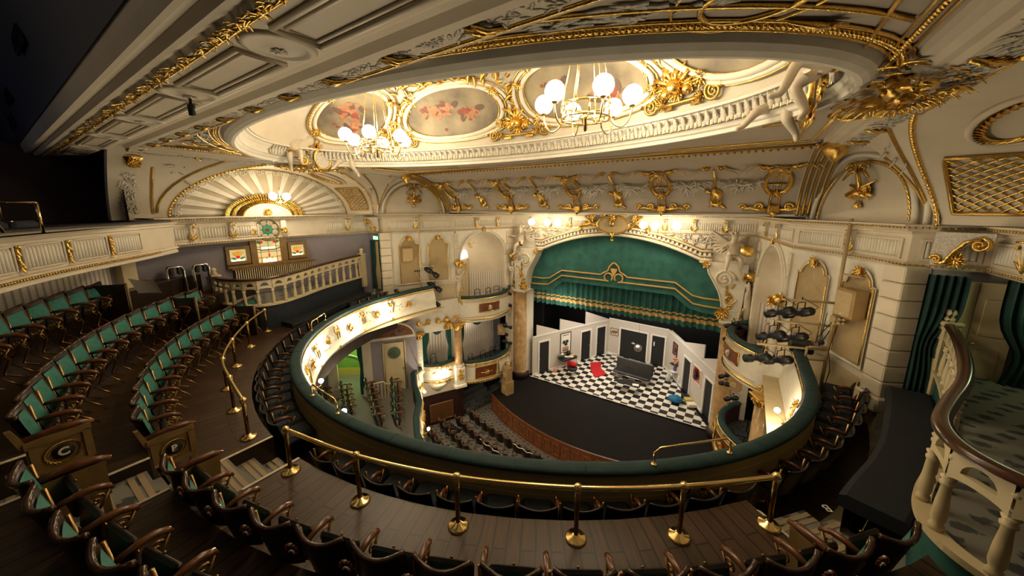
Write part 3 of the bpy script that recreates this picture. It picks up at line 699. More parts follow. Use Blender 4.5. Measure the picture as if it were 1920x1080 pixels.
b = MB(); pane(b, 4.8, 5.5, -1.76, -1.0); part('glass', b, 'stain_cream', o)
b = MB(); pane(b, 4.95, 5.35, -1.76, -1.62, x+.004); pane(b, 4.95, 5.35, -1.32, -1.26, x+.004); part('lit_strip', b, 'stain_glow', o)
b = MB()
for y in (4.92, 5.15, 5.38): b.tube([(x+.008, y, -1.76), (x+.008, y, -1.05)], .006, 4)
for z in (-1.6, -1.42, -1.25): b.tube([(x+.008, 4.8, z), (x+.008, 5.5, z)], .006, 4)
b.tube([(x+.01, 4.8, -1.3), (x+.01, 4.95, -1.36), (x+.01, 5.35, -1.36), (x+.01, 5.5, -1.3)], .012, 5); part('leading', b, 'black', o)
b = MB()
for q in (-1, 1): b.ball((x+.01, 5.15+q*.2, -1.1), .06, 8, 5, (.2, 1, .8))
b.ball((x+.01, 5.15, -1.53), .03, 6, 5, (.2, 1, 2)); part('red_buds', b, 'stain_red', o)
b = MB()
for q in (-1, 1):
    for k in range(3): b.ball((x+.01, 5.15+q*(.08+.1*k), -1.63+.02*k), .045, 8, 5, (.15, 1, .7))
part('amber_petals', b, 'stain_amber', o)
b = MB()
for q in (-1, 1): b.leaf((x+.006, 5.15+q*.2, -1.12), (0, q, .3), (1, 0, 0), .15, .1, 0)
part('green_leaves', b, 'stain_green', o)
o = thing('rose_window', 'round leaded rose window with green centre and cream roundels, above the tall stained glass', 'window', (AXW+.12, 5.15, -.68))
RX = AXW+.14; rz0, rr = -.71, .34
ringp = lambda r, k, n=24, dx=0: (RX+dx, 5.15+r*cos(2*pi*k/n), rz0+r*sin(2*pi*k/n))
b = MB(); b.add([ringp(rr, k) for k in range(24)], [tuple(range(24))]); part('green_ground', b, 'rose_green', o)
b = MB(); b.tube([ringp(rr, k, 24, .01) for k in range(24)], .028, 6, closed=True); part('frame', b, 'oak', o)
b = MB()
for k in range(8): c = ringp(.235, k+.5, 8, .006); b.ball(c, .092, 14, 5, (.12, 1, 1))
part('cream_roundels', b, 'rose_cream', o)
b = MB(); b.ball((RX+.006, 5.15, rz0), .055, 10, 5, (.15, 1, 1)); part('red_centre', b, 'rose_red', o)
b = MB()
for k in range(8): c = ringp(.09, k, 8, .004); b.ball(c, .042, 8, 4, (.1, 1, 1))
part('jade_petals', b, 'stain_green', o)
# pediment over the rose window
o = thing('segmental_pediment', 'small arched pediment with gilt mask above the rose window', 'ornament', (AXW+.15, 5.2, -.3))
arcp = lambda r, k, dx=0: (AXW+.2+dx, 5.22+.68*r*cos(pi-pi*k/16), -.33+.42*r*sin(pi*k/16))
b = MB(); b.prism([(.66*cos(pi-pi*k/16), .40*sin(pi*k/16)) for k in range(17)], (AXW+.05, 5.22, -.33), (0, 1, 0), (0, 0, 1), (1, 0, 0), .13); part('field', b, 'plaster_relief', o)
b = MB(); b.tube([arcp(1, k) for k in range(17)], .045, 6); b.tube([(AXW+.2, 4.5, -.33), (AXW+.2, 5.94, -.33)], .045, 6); part('moulding', b, 'cream_light', o)
b = MB(); b.tube([arcp(1.06, k, .03) for k in range(17)], .015, 5); b.spray((AXW+.2, 5.22, -.15), Vector((0, 1, 0)), UP, Vector((1, 0, 0)), .13, 9); b.tube([(AXW+.2, 5.22+.12*cos(k*pi/6), -.17+.12*sin(k*pi/6)) for k in range(12)], .02, 5, closed=True); part('gilt_mask', b, 'gold', o)
for q, w in ((4.7, 'left'), (5.62, 'right')):
    o = thing('acanthus_console', 'cream and gilt console holding the small pediment, %s of the rose window' % w, 'ornament', (AXW+.1, q, -.7), 0, 'consoles beside the rose window')
    b = MB(); b.box((AXW+.12, q, -.55), (.2, .17, .28), 0, .9); part('block', b, 'cream_light', o)
    b = MB(); b.spray((AXW+.2, q, -.75), Vector((0, 1, 0)), UP, Vector((1, 0, 0)), .13, 8); part('gilt_leaf', b, 'gold', o)
# radiator grille
o = thing('radiator_cover', 'long slatted wooden radiator cover on the lilac wall under the stained glass', 'radiator', (AXW+.12, 5.4, -2.3))
b = MB(); b.box((AXW+.13, 5.3, -1.86), (.22, 2.5, .04)); b.box((AXW+.13, 5.3, -2.27), (.2, 2.4, .05)); part('shelf', b, 'wood_mid', o)
b = MB()
for k in range(40): b.box((AXW+.22, 4.13+k*.06, -2.07), (.02, .026, .38))
part('slats', b, 'ivory_wood', o)
b = MB(); b.box((AXW+.1, 5.3, -2.07), (.16, 2.38, .36)); part('back', b, 'wood_dark', o)
# two chrome hoop frames with black straps
def hoop(y, x, label):
    o = thing('chrome_frame', label, 'frame', (x, y, -2.6), 0, 'chrome frames leaning on the lilac wall')
    for k, dx in enumerate((0, .09)):
        b = MB(); b.tube([(x+dx+.12, y-.17, -2.75), (x+dx, y-.17, -1.66), (x+dx, y-.13, -1.58), (x+dx, y+.13, -1.58), (x+dx, y+.17, -1.66), (x+dx+.12, y+.17, -2.75)], .027, 8); part('hoop', b, 'chrome', o)
    for q in (-.08, .08): b = MB(); b.cbox((x+.05, y+q, -1.68), (.15, .08, .22), .02); part('strap', b, 'black', o)
hoop(2.74, -7.9, 'chrome hoop frame with black straps by the lilac wall, the one nearer the gallery front')
hoop(3.28, -7.9, 'chrome hoop frame with black straps by the lilac wall, the one nearer the balustrade')
# gilt scroll brackets at the two ends of the left entablature and by the right doorway
def scroll_bracket(o3, u, v, n, label):
    o3, u, v, n = Vector(o3), Vector(u), Vector(v), Vector(n)
    o = thing('scroll_bracket', label, 'ornament', tuple(o3), 0, 'scroll brackets under the cornice')
    pts = [o3+u*(.0)+v*(-.25), o3+u*.1+v*(-.24), o3+u*.18+v*(-.05), o3+u*.28+v*.1, o3+u*.42+v*.16]
    b = MB(); b.prism([(-.06, -.3), (.1, -.27), (.2, -.05), (.32, .08), (.55, .12), (.55, .25), (-.06, .25)], o3-n*.05, u, v, n, .1); part('cheek', b, 'plaster_relief', o)
    b = MB()
    for w in (-.07, .07):
        q = [p+n*w for p in pts]; b.tube(q, [.03, .035, .03, .035, .03], 6); b.scroll(q[0]+v*.06, u*-1, v*-1, .07, 1.4, .022, -1); b.scroll(q[-1]-v*.09, v, u, .11, 1.5, .026)
    b.spray(o3+u*.2-v*.2, u, v, n, .14, 8); part('gilt_scrolls', b, 'gold', o)
scroll_bracket((-7.25, 2.15, -.72), (-.3, .95, 0), UP, (.95, .3, 0), 'gilt scroll bracket where the gallery front meets the lilac wall')
scroll_bracket((-7.42, 8.75, -.62), (-.98, -.15, 0), UP, (.1, -1, 0), 'gilt scroll bracket by the left exit sign, under the cornice')
scroll_bracket((7.55, 8.72, -.62), (.85, -.5, 0), UP, (-.5, -.85, 0), 'gilt scroll bracket above the right doorway curtain')
# ================================================================== PROSCENIUM, CURTAIN, STAGE SET
YP = 15.5; ZS = -9.18
X3, Y3 = Vector((1, 0, 0)), Vector((0, 1, 0))
br = [(4.45, -4.2), (4.36, -3.5), (4.24, -3.12), (4.03, -2.74), (3.84, -2.42), (3.78, -2.2), (3.64, -2.06), (3.47, -2.02)]
zarch = lambda x: -1.2 - .82*(abs(x)/3.5)**1.9
half = [(4.45, ZS), (4.45, -4.2)] + br[1:] + [(3.47*(1-k/14), zarch(3.47*(1-k/14))) for k in range(1, 15)]
full = half + [(-x, z) for x, z in half[-2::-1]]
b = MB(); outer = []
for x, z in full:
    if abs(x) > 3.6 or z < -2.1: outer.append((5.3 if x > 0 else -5.3, z if z > -2.1 else z))
    else: outer.append((x*5.3/3.6, -.96))
for i, (x, z) in enumerate(full):
    if -2.2 < z and 3.47 <= abs(x) < 3.9: outer[i] = (5.3 if x > 0 else -5.3, -2.02 if abs(x) > 3.5 else -.96)
n_ = len(full); dp = .7
b.add([(x, YP, z) for x, z in full]+[(x, YP, z) for x, z in outer]+[(x, YP+dp, z) for x, z in full], [(i, i+1, n_+i+1, n_+i) for i in range(n_-1)]+[(i, i+1, 2*n_+i+1, 2*n_+i) for i in range(n_-1)], False)
struct('wall_proscenium', b, ['cream_light'])
b = MB(); b.m = 0; b.sweep([(5.25, YP), (-5.25, YP)], ENT); b.m = 1; gold_rows(b, [(5.25, YP), (-5.25, YP)], 1, 0, 0); struct('trim_entablature_stage', b, ['cream_light', 'gold_dull'])
F, t, n, L = wall_frame((5.25, YP), (-5.25, YP))
bc, bf = MB(), MB()
for k in range(10):
    w = L/10
    if k not in (4, 5): fluted_panel(bc, bf, F, t, n, w*k+.16, w*(k+1)-.16, -.85, -.55)
    if k and k != 5: console(F, t, n, w*k, 'gilt leaf console over the stage opening, %s from the %s angel' % (nth((k if k < 5 else 10-k)-1), 'right' if k < 5 else 'left'), 'consoles over the stage', .14)
struct('trim_entablature_panels_stage', bc, ['cream_light']); struct('trim_entablature_flutes_stage', bf, ['cream_light'])
# arch moulding with dentils
b = MB(); arc = [(3.9*(1-k/20), 0) for k in range(41)]
zz = lambda x: zarch(x) if abs(x) < 3.5 else -2.02+.03*(abs(x)-3.5)
for off, r in ((.06, .07), (.2, .045), (.42, .07)):
    b.tube([(x, YP-.06-off*.25, zz(x)+off) for x, _ in arc], r, 8)
b.m = 2; b.grid(lambda a, c: (3.9*(1-2*a), YP-.05-.12*c, zz(3.9*(1-2*a))+.1+.3*c), 40, 1)
b.m = 1
b.tube([(x, YP-.10, zz(x)+.12) for x, _ in arc], .03, 5); b.tube([(x, YP-.22, zz(x)+.47) for x, _ in arc], .032, 5)
b.m = 0
for k in range(46):
    x = 3.8-7.6*k/45; b.box((x, YP-.16, zz(x)+.27), (.09, .12, .11))
struct('trim_proscenium_arch', b, ['cream_light', 'gold', 'oak'])
b = MB()
for s in (-1, 1):
    for k in range(70):
        x = s*R.uniform(1.9, 4.2); z = R.uniform(zz(x)+.6, -1.02)
        if z < zz(x)+.55: continue
        an = R.uniform(0, 6.28); b.leaf((x, YP-.02, z), (cos(an), 0, sin(an)), (0, -1, .1), .2, .09, .3, 3)
struct('trim_spandrel_relief', b, ['plaster_relief'])
for s in (-1, 1):
    sd = 'left' if s < 0 else 'right'
    # marble pillar
    o = thing('marble_pillar', 'tan marble pillar at the %s edge of the stage opening' % sd, 'pillar', (s*4.83, YP-.05, ZS))
    b = MB(); b.lathe([(.40, .30), (.40, .34), (.375, .38), (.37, 2.5), (.36, 4.86)], (s*4.83, YP-.05, ZS), 18); part('shaft', b, 'marble', o)
    b = MB(); b.lathe([(.50, 0), (.50, .25), (.44, .31)], (s*4.83, YP-.05, ZS), 10); part('base', b, 'maroon', o)
    b = MB(); b.cbox((s*4.83, YP-.05, ZS+4.92), (.95, .8, .13), .03); part('capital', b, 'cream_light', o)
    # scroll console above the pillar
    o = thing('scroll_console', 'cream console with gilt volute above the %s marble pillar' % sd, 'ornament', (s*4.7, YP-.2, -4.2))
    b = MB(); P = [(s*x, z) for x, z in br] + [(s*5.1, -2.02), (s*5.05, -3.1), (s*5.0, -4.2)]; b.prism(P, (0, YP-.32, 0), X3, UP, Y3, .3); part('cheek', b, 'cream_light', o)
    b = MB(); b.scroll((s*4.38, YP-.33, -2.62), X3*s, UP, .36, 2.2, .05); b.tube([(s*x, YP-.33, z) for x, z in br[:6]], .035, 6); part('volute', b, 'cream_light', o)
    b = MB(); b.tube([(s*(x+.0), YP-.34, z) for x, z in br], .02, 5)
    b.scroll((s*4.38, YP-.36, -2.62), X3*s, UP, .40, 1.2, .016)
    for k in range(9): b.leaf((s*(4.5+.25*R.random()), YP-.34, -3.9+.12*k), (R.uniform(-1, 1), 0, R.uniform(.2, 1)), (0, -1, 0), .26, .1, .35)
    b.spray((s*4.42, YP-.36, -3.95), X3, UP, -Y3, .28, 9); b.spray((s*3.75, YP-.36, -2.1), X3, UP, -Y3, .17, 7); b.scroll((s*4.62, YP-.35, -3.35), X3*s, UP, .2, 1.4, .03, -1); part('gilt_leaves', b, 'gold', o)
# cartouche over the arch
o = thing('stage_cartouche', 'large gilt cartouche with a mask and trumpets over the middle of the stage arch', 'ornament', (0, YP-.3, -1.0))
b = MB(); b.prism([(.62*cos(k*pi/10)*(1.25 if abs(cos(k*pi/10)) > .6 else 1), .36*sin(k*pi/10)) for k in range(20)], (0, YP-.14, -.72), X3, UP, -Y3, .12); part('shield', b, 'ochre', o)
b = MB(); b.tube([(.70*cos(k*pi/12), YP-.26, -.72+.38*sin(k*pi/12)) for k in range(24)], .045, 6, closed=True)
for s in (-1, 1):
    for k in range(8): b.leaf((s*(.75+.1*k), YP-.24, -.75+.05*(k % 3)), (s*cos(.4-.25*k), 0, sin(.7-.25*k)), (0, -1, 0), .36, .14, .3)
    b.tube([(s*.7, YP-.3, -.95), (s*1.25, YP-.3, -.35)], [.02, .055], 6); b.tube([(s*.65, YP-.3, -.6), (s*1.35, YP-.28, -.75)], [.03, .04], 6)
    b.scroll((s*.45, YP-.3, -.30), X3*s, UP, .14, 1.5, .03); b.spray((s*.95, YP-.28, -.40), X3, UP, -Y3, .2, 8)
b.spray((0, YP-.3, -.42), X3, UP, -Y3, .24, 9); b.tube([(0, YP-.2, -1.05), (0, YP-.22, -1.2), (0, YP-.22, -1.34)], [.16, .06, .09], 8); b.ball((0, YP-.22, -1.38), .07, 8, 6); part('gilt_scrollwork', b, 'gold', o)
b = MB(); b.ball((0, YP-.36, -.66), .13, 10, 8, (.8, .7, 1.15)); b.ball((0, YP-.46, -.69), .035, 6, 5); part('mask', b, 'gold_dull', o)

# figures grown with a skin modifier
def figure(name, joints, bones, label, cat, loc, m='statue', group=None, sub=1):
    """joints: {key: (x,y,z,r)} relative to loc"""
    keys = list(joints); idx = {k: i for i, k in enumerate(keys)}
    me = bpy.data.meshes.new(name); me.from_pydata([joints[k][:3] for k in keys], [(idx[a], idx[b]) for a, b in bones], []); me.materials.append(MAT[m])
    o = bpy.data.objects.new(name, me); COL.objects.link(o); o.location = loc; o['_o'] = (0, 0, 0)
    sk = o.modifiers.new('skin', 'SKIN'); 
    if not me.skin_vertices: return o
    for i, k in enumerate(keys): me.skin_vertices[0].data[i].radius = (joints[k][3],)*2; me.skin_vertices[0].data[i].use_root = (i == 0)
    sk.use_smooth_shade = True
    sb = o.modifiers.new('sub', 'SUBSURF'); sb.levels = sub; sb.render_levels = sub
    o['label'] = label; o['category'] = cat
    if group: o['group'] = group
    return o
BONES = [('pelvis', 'belly'), ('belly', 'chest'), ('chest', 'neck'), ('neck', 'head'), ('head', 'crown'), ('chest', 'shL'), ('shL', 'elL'), ('elL', 'haL'), ('haL', 'fiL'), ('chest', 'shR'), ('shR', 'elR'), ('elR', 'haR'), ('haR', 'fiR'), ('pelvis', 'hiL'), ('hiL', 'knL'), ('knL', 'anL'), ('anL', 'toL'), ('pelvis', 'hiR'), ('hiR', 'knR'), ('knR', 'anR'), ('anR', 'toR')]
def cherub(label, loc, rot, k=1.0, wings=True, m='statue', pose=0, group=None, gilt=True):
    """seated or reclining winged child, about k metres tall when upright; local +y is forward, rot = Matrix 3x3"""
    J = dict(pelvis=(0, 0, 0, .12), belly=(0, .01, .13, .115), chest=(0, 0, .30, .115), neck=(0, .01, .43, .05), head=(0, .03, .54, .105), crown=(0, .02, .63, .085),
             shL=(-.14, 0, .36, .055), elL=(-.27, .06, .26, .045), haL=(-.30, .22, .22, .034), fiL=(-.30, .29, .22, .02), shR=(.14, 0, .36, .055), elR=(.27, .05, .24, .045), haR=(.33, .20, .26, .034), fiR=(.35, .27, .27, .02),
             hiL=(-.09, .05, -.02, .095), knL=(-.12, .30, -.04, .07), anL=(-.10, .32, -.36, .042), toL=(-.10, .43, -.40, .03), hiR=(.09, .05, -.02, .095), knR=(.17, .28, .0, .07), anR=(.24, .34, -.30, .042), toR=(.27, .44, -.34, .03))
    if pose == 1:   # reclining, one arm raised
        J.update(elR=(.24, .02, .52, .045), haR=(.20, .08, .68, .034), fiR=(.19, .12, .74, .02), knL=(-.16, .24, -.18, .07), anL=(-.20, .10, -.42, .042), toL=(-.22, .14, -.52, .03), anR=(.30, .44, -.16, .042), toR=(.32, .54, -.16, .03))
    if pose == 2:
        J.update(elL=(-.3, -.04, .42, .045), haL=(-.44, .06, .5, .034), fiL=(-.5, .1, .52, .02), knR=(.14, .2, -.2, .07), anR=(.12, 0, -.42, .042), toR=(.12, .04, -.52, .03))
    J2 = {}
    for q, (x, y, z, r) in J.items(): v = rot @ Vector((x*k, y*k, z*k)); J2[q] = (v.x, v.y, v.z, r*k)
    o = figure('cherub_statue', J2, BONES, label, 'statue', loc, m, group, 1)
    b = MB()
    h = rot @ Vector((0, .0, .58*k))
    for i in range(16):
        a = R.uniform(0, 6.28); e = R.uniform(.1, 1.3); v = rot @ Vector((cos(a)*cos(e)*.1*k, (sin(a)*cos(e)*.1-.02)*k, (.58+.09*sin(e))*k)); b.ball(tuple(v), .035*k, 6, 4)
    p = b.build('hair', m, o)
    b = MB(); f = lambda x, y, z: tuple(rot @ Vector((x*k, y*k, z*k)))
    b.ball(f(0, .135, .53), .016*k, 6, 4); b.ball(f(-.035, .12, .555), .012*k, 5, 4); b.ball(f(.035, .12, .555), .012*k, 5, 4); b.ball(f(0, .125, .495), .014*k, 6, 4, (1.4, 1, .5)); b.build('face', m, o)
    if wings:
        for s in (-1, 1):
            b = MB()
            for i in range(8):
                d = rot @ Vector((s*(.95-.05*i), -.25, .75-.22*i)); b.leaf(rot @ Vector((s*.06*k, -.1*k, .34*k)), d, rot @ Vector((0, 1, 0)), k*(.62-.035*i), .13*k, .05)
            b.build('wing', m, o)
    if gilt:
        b = MB(); b.tube([rot @ Vector((cos(a*pi/6)*.135*k, sin(a*pi/6)*.13*k, (.02+.03*sin(a))*k)) for a in range(12)], .03*k, 6, closed=True); b.build('gilt_sash', 'gold', o)
    return o
def rotz(a): return Matrix.Rotation(a, 3, 'Z')
cherub('winged cherub statue perched at the left corner of the stage arch', (-4.6, YP-.42, -1.75), rotz(radians(150)), 1.35, True, 'statue', 2)
o = cherub('winged cherub statue with a gilt drum perched at the right corner of the stage arch', (4.55, YP-.42, -1.75), rotz(radians(200)), 1.35)
b = MB(); b.lathe([(0, 0), (.2, 0), (.2, .09), (0, .09)], (0.42, -.38, .28), 14, Matrix.Rotation(radians(70), 3, 'X')); b.build('gilt_drum', 'gold', o)

# ---------------- curtain: flat swagged pelmet and pleated border behind
o = thing('curtain_pelmet', 'green velvet stage pelmet with gold braid emblem hanging in the arch', 'curtain', (0, 15.85, -3.5))
low = [(-4.7, -4.25), (-3.75, -4.22), (-3.25, -4.18), (-2.55, -3.62), (2.55, -3.62), (3.2, -4.1), (3.7, -4.2), (4.7, -4.25)]
def zlow(x):
    for (x0, z0), (x1, z1) in zip(low, low[1:]):
        if x0 <= x <= x1: return z0+(z1-z0)*(x-x0)/(x1-x0)
    return -4.2
b = MB(); b.grid(lambda a, c: (-4.7+9.4*a, 15.85+.02*sin(a*40)+.012*sin(a*97), zlow(-4.7+9.4*a)+(-1.0-zlow(-4.7+9.4*a))*c), 110, 6); part('cloth', b, 'green_curtain', o)
b = MB(); yb = 15.80
def braid(pts, w=.045): b.tube([(x, yb, z) for x, z in pts], w, 4)
for s in (-1, 1):
    braid([(s*4.6, -3.92), (s*3.75, -3.9), (s*3.35, -3.86), (s*2.62, -3.32), (s*.42, -3.32), (s*.22, -3.34)])
    braid([(s*4.6, -3.58), (s*3.7, -3.58), (s*3.3, -3.52), (s*2.62, -3.06), (s*.62, -3.06), (s*.45, -2.94), (s*.27, -2.84), (s*.20, -2.62), (s*.08, -2.50), (0, -2.45)])
    b.tube([(s*(.24+.19*cos(q)), yb, -3.15+.19*sin(q)) for q in [radians(-95+20*i) for i in range(17)]], .04, 5)
b.prism([(-.14, -2.72), (.14, -2.72), (.15, -2.8), (0, -3.1), (-.15, -2.8)], (0, yb-.02, 0), X3, UP, Y3, .03); part('gold_braid', b, 'tape_white', o)
o.children[-1].data.materials[0] = mat('braid_gold', (.60, .38, .13), .6)
o = thing('stage_border', 'pleated green stage border with two gold bands below the flat pelmet', 'curtain', (0, 16.38, -4.6))
b = MB(); zb0 = lambda a: -5.02-.06*abs(sin(a*30*pi))
wv = lambda a: 16.38+.09*sin(a*34*2*pi)+.04*sin(a*13*2*pi+1)
def band(z0, z1, m, off):
    b = MB(); b.grid(lambda a, c: (-4.75+9.5*a, wv(a)-off, (z0(a) if callable(z0) else z0)+((z1)-(z0(a) if callable(z0) else z0))*c), 300, 3); return b
part('cloth', band(zb0, -3.4, 0, 0), 'green_curtain', o)
part('upper_gold_band', band(-4.58, -4.51, 0, .012), 'braid_gold', o); part('lower_gold_band', band(-4.83, -4.67, 0, .012), 'braid_gold', o)

# ---------------- stage floor, apron, black surround
b = MB(); ap = [(6.2*sin(q), 0) for q in (0,)]
apr = lambda x: 11.62 + .058*x*x if abs(x) < 5.1 else 13.13
pts = [(-5.05+10.1*k/30, apr(-5.05+10.1*k/30)) for k in range(31)]
b.add([(x, y, ZS-.06) for x, y in pts]+[(x, 15.75, ZS-.06) for x, y in pts], [(i, i+1, 31+i+1, 31+i) for i in range(30)], False)
b.add([(-6.5, 15.7, ZS-.06), (6.5, 15.7, ZS-.06), (6.5, 24, ZS-.06), (-6.5, 24, ZS-.06)], [(0, 1, 2, 3)], False); struct('floor_stage', b, ['stage_black'])
b = MB(); b.sweep(pts, [(.0, ZS-.055), (-.06, ZS-.055), (-.06, ZS-.10), (-.02, ZS-.13), (-.02, ZS-.9), (-.05, ZS-.92), (-.05, -10.12)]); ob = bpy.data.objects.new('trim_stage_front', None); COL.objects.link(ob); ob['kind'] = 'structure'; ob['_o'] = (0, 0, 0); part('panelling', b, 'wood_red', ob)
bb, bd = MB(), MB()
for k in range(22):
    x0 = -4.9+9.8*k/22+.05; x1 = -4.9+9.8*(k+1)/22-.05
    p, q = Vector((x0, apr(x0))), Vector((x1, apr(x1))); d = (q-p).normalized(); n_2 = Vector((d.y, -d.x)); A3 = lambda u, z, w: (p.x+d.x*u+n_2.x*w, p.y+d.y*u+n_2.y*w, z); Lq = (q-p).length
    for (u0, u1, z0, z1) in ((0, Lq, ZS-.30, ZS-.26), (0, Lq, ZS-.78, ZS-.74), (0, .035, ZS-.78, ZS-.26), (Lq-.035, Lq, ZS-.78, ZS-.26)):
        bb.hexa([A3(u0, z0, .02), A3(u1, z0, .02), A3(u1, z0, .05), A3(u0, z0, .05), A3(u0, z1, .02), A3(u1, z1, .02), A3(u1, z1, .05), A3(u0, z1, .05)])
    bd.hexa([A3(.06, ZS-.74, .02), A3(Lq-.06, ZS-.74, .02), A3(Lq-.06, ZS-.74, .03), A3(.06, ZS-.74, .03), A3(.06, ZS-.30, .02), A3(Lq-.06, ZS-.30, .02), A3(Lq-.06, ZS-.30, .03), A3(.06, ZS-.30, .03)])
part('panel_frames', bb, 'wood_mid', ob); part('panel_fields', bd, 'wood_red', ob)
b = MB(); b.add([(-4.28, 15.68, ZS), (4.46, 15.72, ZS), (1.75, 20.95, ZS), (-1.75, 21.2, ZS)], [(0, 1, 2, 3)], False)
b.add([(-4.28, 15.68, ZS-.05), (4.46, 15.72, ZS-.05), (4.46, 15.72, ZS), (-4.28, 15.68, ZS)], [(0, 1, 2, 3)], False); struct('floor_stage_set', b, ['checker'])
b = MB(); b.box((0, 15.68, ZS+.003), (8.7, .05, .012)); struct('trim_stage_set_edge', b, ['white_paint'])
b = MB()
for s in (-1, 1):
    b.box((s*5.1, 16.3, -6.7), (.9, .05, 5.1)); b.box((s*5.0, 17.6, -6.7), (.9, .05, 5.1)); b.box((s*6.2, 19.5, -6.5), (.08, 8, 6))
b.box((0, 22.8, -6.2), (13, .08, 6.6)); b.box((0, 17.2, -3.6), (11, .05, 1.8)); b.box((0, 19.2, -4.3), (11, .05, 1.6)); b.box((0, 20, -2.9), (13, 8, .05))
struct('wall_stage_masking', b, ['black'])
# ---- set walls
def flat_wall(name, p0, p1, holes, ztop, ramp=None):
    F, t, n, L = wall_frame(p0, p1)
    if n.dot(Vector((0, 17, 0))-Vector((p0[0], p0[1], 0))) < 0:
        F0 = F; F = lambda u, z, w=0: F0(u, z, -w); n = -n
    xs = sorted(set([0, L]+[u for h in holes for u in h[:2]])); b = MB()
    for a, c in zip(xs, xs[1:]):
        z0 = ZS
        for h in holes:
            if h[0] <= a and c <= h[1]: z0 = h[2]
        b.hexa([F(a, z0, -.06), F(c, z0, -.06), F(c, z0, 0), F(a, z0, 0), F(a, ztop, -.06), F(c, ztop, -.06), F(c, ztop, 0), F(a, ztop, 0)])
    b.m = 1
    ztrim = [(0, L, ztop-.05, ztop+.02)]
    for a, c in zip(xs, xs[1:]):
        if not any(h[0] <= a and c <= h[1] for h in holes): ztrim.append((a, c, ZS, ZS+.11))
    for h in holes: ztrim += [(h[0]-.09, h[0], ZS, h[2]+.09), (h[1], h[1]+.09, ZS, h[2]+.09), (h[0], h[1], h[2], h[2]+.09)]
    for (a, c, z0, z1) in ztrim: b.hexa([F(a, z0, 0), F(c, z0, 0), F(c, z0, .035), F(a, z0, .035), F(a, z1, 0), F(c, z1, 0), F(c, z1, .035), F(a, z1, .035)])
    struct(name, b, ['grey_wall', 'white_paint']); return F, t, n, L
FL, tL_, nL, LL = flat_wall('wall_set_left', (-4.2, 15.75), (-1.75, 21.2), [(.45, 1.12, -7.33), (3.6, 4.35, -7.33), (4.92, 5.66, -7.3)], -6.9)
FB, tB_, nB, LB = flat_wall('wall_set_back', (-1.75, 21.2), (1.75, 20.95), [(.78, 2.38, -7.36), (2.68, 3.38, -7.36)], -6.82)
FR, tR_, nR, LR = flat_wall('wall_set_right', (1.75, 20.95), (4.45, 16.2), [(2.45, 3.2, -7.4), (4.7, 5.35, -7.4)], -6.8)
b = MB()
for (F, segs) in ((FL, ((.3, 1.9, -6.9, -6.28), (1.95, 3.9, -6.9, -6.22), (3.95, 5.9, -6.9, -6.1))), (FR, ((.3, 2.1, -6.8, -6.75), (2.1, 4.2, -6.8, -6.05), (4.1, 5.4, -6.8, -6.2)))):
    for (u0, u1, z0, z1) in segs:
        b.hexa([F(u0, z0, -.1), F(u1, z0, -.1), F(u1, z0, -.06), F(u0, z0, -.06), F(u0, z1 if F is FL else z0+.05, -.1), F(u1, z0+.02 if F is FL else z1, -.1), F(u1, z0+.02 if F is FL else z1, -.06), F(u0, z1 if F is FL else z0+.05, -.06)])
struct('wall_set_upper_flats', b, ['grey_wall'])
def set_door(F, u0, u1, z1, label, pulls=()):
    o = thing('set_door', label, 'door', tuple(F((u0+u1)/2, ZS, -.03)), 0, 'black doors of the stage set')
    b = MB(); b.hexa([F(u0, ZS+.01, -.05), F(u1, ZS+.01, -.05), F(u1, ZS+.01, -.02), F(u0, ZS+.01, -.02), F(u0, z1, -.05), F(u1, z1, -.05), F(u1, z1, -.02), F(u0, z1, -.02)]); part('leaf', b, 'black', o)
    b = MB()
    for u, z in pulls: b.ball(tuple(F(u, z, .0)), .025, 6, 5)
    if pulls: part('handle', b, 'silver', o)
    return o
set_door(FL, .45, 1.12, -7.33, 'grey-black door on the left set wall, the one nearest the curtain line', [(.52, -8.3)])
set_door(FL, 3.6, 4.35, -7.33, 'black door on the left set wall just beyond the desk', [(4.28, -8.3)])
set_door(FL, 4.92, 5.66, -7.3, 'black door on the left set wall next to the back corner', [(4.98, -8.3)])
o = set_door(FB, .78, 2.38, -7.36, 'wide black double door with a white motif in the back set wall')
b = MB(); c = FB(1.58, -8.15, -.01)
for q in range(4): b.leaf(c, tB_*cos(q*pi/2)+UP*sin(q*pi/2), nB, .13 if q % 2 == 0 else .08, .08, 0)
part('white_motif', b, 'white_paint', o)
set_door(FB, 2.68, 3.38, -7.36, 'black door right of the double door, white sign on it, back set wall')
o = S.objects[-1] if False else None
b = MB(); b.hexa([FB(2.76, -8.0, -.02), FB(2.83, -8.0, -.02), FB(2.83, -8.0, -.012), FB(2.76, -8.0, -.012), FB(2.76, -7.75, -.02), FB(2.83, -7.75, -.02), FB(2.83, -7.75, -.012), FB(2.76, -7.75, -.012)]); o = b.build('door_sign', 'white_paint'); tag(o, 'small white upright sign on the single back door of the stage set', 'sign')
set_door(FR, 2.45, 3.2, -7.4, 'black door on the right set wall beside the flower stand')
set_door(FR, 4.7, 5.35, -7.4, 'black door on the right set wall, the one nearest the curtain line')
